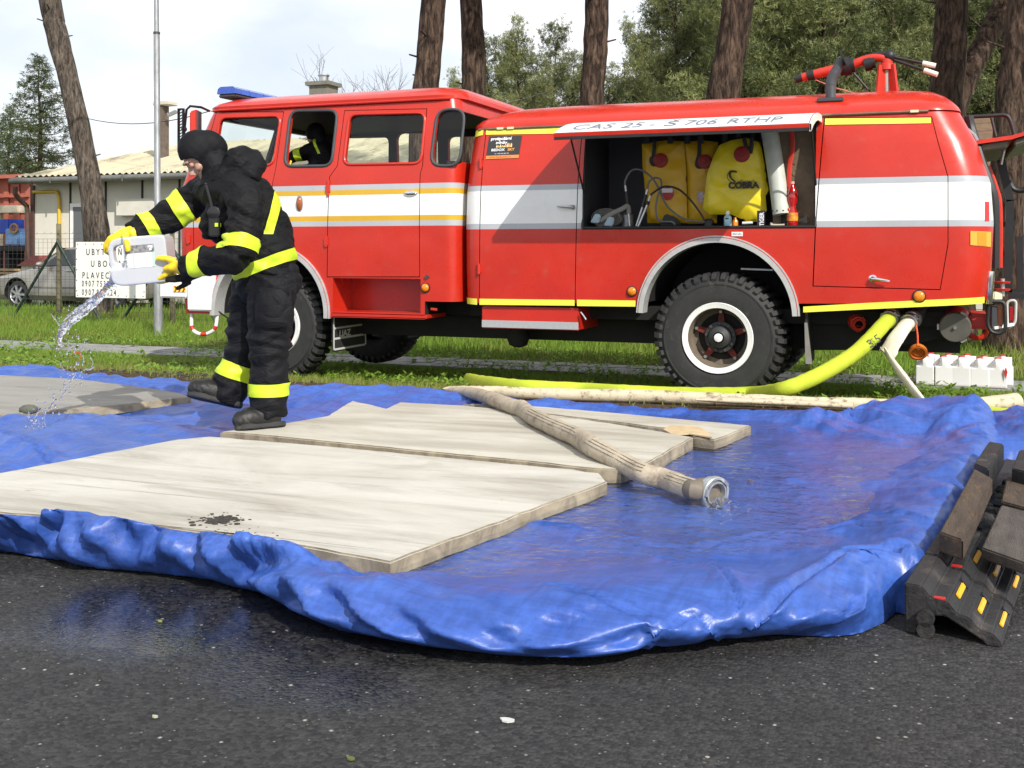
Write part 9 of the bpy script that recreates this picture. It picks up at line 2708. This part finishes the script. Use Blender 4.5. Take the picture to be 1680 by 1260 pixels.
# hand gel bottle
r_, q = bottle(1194, 8.82, [(0, .001), (0, .028), (.004, .031), (.075, .031), (.09, .024), (.096, .013), (.10, .012)], mat('pale blue gel', (.36, .58, .68), .15, coat=.4), 'small pale blue hand gel bottle with white cap on the locker floor', 'bottle', wh, [(.10, .013), (.104, .016), (.128, .014), (.13, .001)])
mb = MB(); mb.box((q.x - .014, 8.787, FZ + .062), (q.x + .012, 8.7885, FZ + .072)); mb.build('print', M['black'], r_)
# black and white TIGER carton
q = V(1248, 373, 8.81); r_ = thing('carton', (q.x, 8.81, FZ), 'small dark carton with white TIGER lettering set upright on the locker floor', 'carton')
mb = MB(); mb.box((q.x - .028, 8.80, FZ), (q.x + .028, 8.86, FZ + .128)); mb.build('box', mat('dark blue carton', (.02, .022, .04), .45), r_, bevel=.002)
text_obj('TIGER', (q.x + .025, 8.7985, FZ + .006), (0, 0, 1), (-1, 0, 0), .046, wh, r_, depth=.001, bold=.0015, xscale=.86)
# white handle and cups on the floor
mb = MB(); a_ = V(1218, 366, 8.83); mb.tube([a_, a_ + Vector((.08, 0, .003))], .011, 10); tag(mb.build('white_tube', wh), 'short white plastic tube beside the gel bottle', 'tube')
r_ = thing('orange_tube', tuple(V(1206, 373, 8.88)), 'orange yellow squeeze bottle behind the pale blue gel bottle', 'bottle'); q = V(1206, 373, 8.88); mb = MB(); mb.lathe((q.x, 8.88, FZ), (0, 0, 1), [(0, .001), (0, .024), (.05, .024), (.065, .012), (.08, .01), (.08, .001)], 16); mb.build('body', M['orange'], r_)
mb = MB(); a_ = V(1266, 368, 8.83); mb.tube(catmull([a_ + UP * .012, a_ - UP * .004, a_ + Vector((.05, 0, -.008)), a_ + Vector((.10, 0, -.006))], 4), .010, 8); tag(mb.build('bone_handle', mat('cream plastic', (.5, .45, .35), .5)), 'cream plastic tool handle lying at the foot of the pipe', 'tool handle')
# coil of flat grey hose
cq_ = V(996, 360, 8.86); r_ = thing('hose_coil', (cq_.x, 8.86, FZ), 'coil of flat grey hose lying at the left end of the locker', 'hose coil')
mb = MB()
pts = []
for i in range(150):
  t_ = i / 149; a_ = t_ * 2 * PI * 6; rad = .03 + .075 * t_
  pts.append(Vector((cq_.x + math.cos(a_) * rad * 1.25, 8.86, FZ + .085 + math.sin(a_) * rad * .78)))
mb.tube(pts, 1, 6, flat=(.004, .045), hint=(0, 1, 0)); mb.build('coil', mat('grey hose canvas', (.20, .19, .17), .8, var=.2, vscale=30), r_)
mb = MB(); mb.tube(catmull([V(985, 362, 8.82), V(1005, 350, 8.82), V(1020, 343, 8.83), V(1030, 338, 8.85), V(1032, 350, 8.86)], 5), 1, 8, flat=(.012, .02)); mb.build('loose_end', mat('grey hose end', (.22, .21, .19), .8), r_)
for k, (px, py) in enumerate(((977, 360), (999, 365))):
  q = V(px, py, 8.80); mb = MB(); mb.prism([q + Vector((-.05, 0, -.03)), q + Vector((.03, 0, -.035)), q + Vector((.05, -.01, .03)), q + Vector((-.005, -.01, .045))], (0, .03, .01)); tag(mb.build('blue_rag', mat('pale blue wipe', (.40, .52, .58), .9, var=.15), bevel=.008), ('pale blue rag at the left end of the locker floor', 'pale blue rag lying on the grey hose coil')[k], 'rag')
# pump canister behind the coil
q = V(1028, 372, 8.98); mb = MB(); mb.lathe((q.x, 8.98, FZ), (0, 0, 1), [(0, .001), (0, .06), (.11, .06), (.13, .03), (.14, .001)], 20); tag(mb.build('metal_can', M['grey_metal'], smooth=50), 'grey metal can behind the hose coil', 'can')
# two spray lances with hoses
def lance(label, top, bot, joint, hs, m_hose=None):
  t0 = V(*top); b0 = V(*bot); j0 = V(*joint)
  r = thing('spray_lance', tuple(b0), label, 'spray lance', 'spray lances of the backpacks')
  mb = MB(); mb.tube([j0, b0], .010, 10); mb.build('tube', M['alu'], r)
  mb = MB(); mb.tube([j0 - (b0 - j0).normalized() * .0, t0], .016, 10); mb.build('grip', M['black'], r)
  mb = MB(); e = (t0 - j0).normalized(); mb.tube([t0, t0 + e * .05], .009, 8); mb.build('ferrule', M['alu'], r)
  mb = MB(); mb.tube(catmull([t0 + e * .04] + [V(*p) for p in hs], 6), .0085, 8); mb.build('hose', mat('grey rubber hose', (.13, .135, .135), .6) if m_hose is None else m_hose, r)
lance('spray lance standing upright with a looped grey hose', (1027, 314, 8.86), (1033, 371, 8.86), (1030, 338, 8.86), [(1026, 296, 8.86), (1036, 280, 8.86), (1052, 279, 8.87), (1070, 292, 8.88), (1082, 312, 8.88), (1096, 340, 8.88), (1125, 360, 8.86), (1158, 364, 8.86)])
lance('spray lance leaning to the right with a grey hose bent over', (1060, 319, 8.88), (1044, 371, 8.86), (1054, 340, 8.87), [(1064, 300, 8.88), (1072, 292, 8.88), (1083, 294, 8.88), (1085, 306, 8.87), (1079, 322, 8.86), (1076, 345, 8.86), (1082, 362, 8.86), (1102, 364, 8.86), (1108, 369, 8.85)])
lance('chrome spray lance with a thick black hose arching to the right', (1064, 330, 8.84), (1047, 372, 8.82), (1062, 336, 8.84), [(1072, 316, 8.85), (1090, 306, 8.86), (1112, 310, 8.86), (1130, 325, 8.86), (1148, 348, 8.85), (1156, 362, 8.85)], M['black'])
q = V(1163, 362, 8.88); mb = MB(); mb.lathe((q.x, 8.88, FZ), (0, 0, 1), [(0, .001), (0, .04), (.05, .04), (.07, .025), (.07, .001)], 16); tag(mb.build('hose_fitting', M['black'], smooth=50), 'black rubber hose fitting in front of the amber backpacks', 'fitting')
q = V(1098, 370, 8.9); mb = MB(); mb.prism([q + Vector((-.08, 0, -.0)), q + Vector((.10, 0, 0)), q + Vector((.05, 0, .07)), q + Vector((-.04, 0, .10))], (0, .06, 0)); tag(mb.build('black_pouch', M['black'], bevel=.012), 'black harness pouch lying before the leftmost backpack', 'pouch')
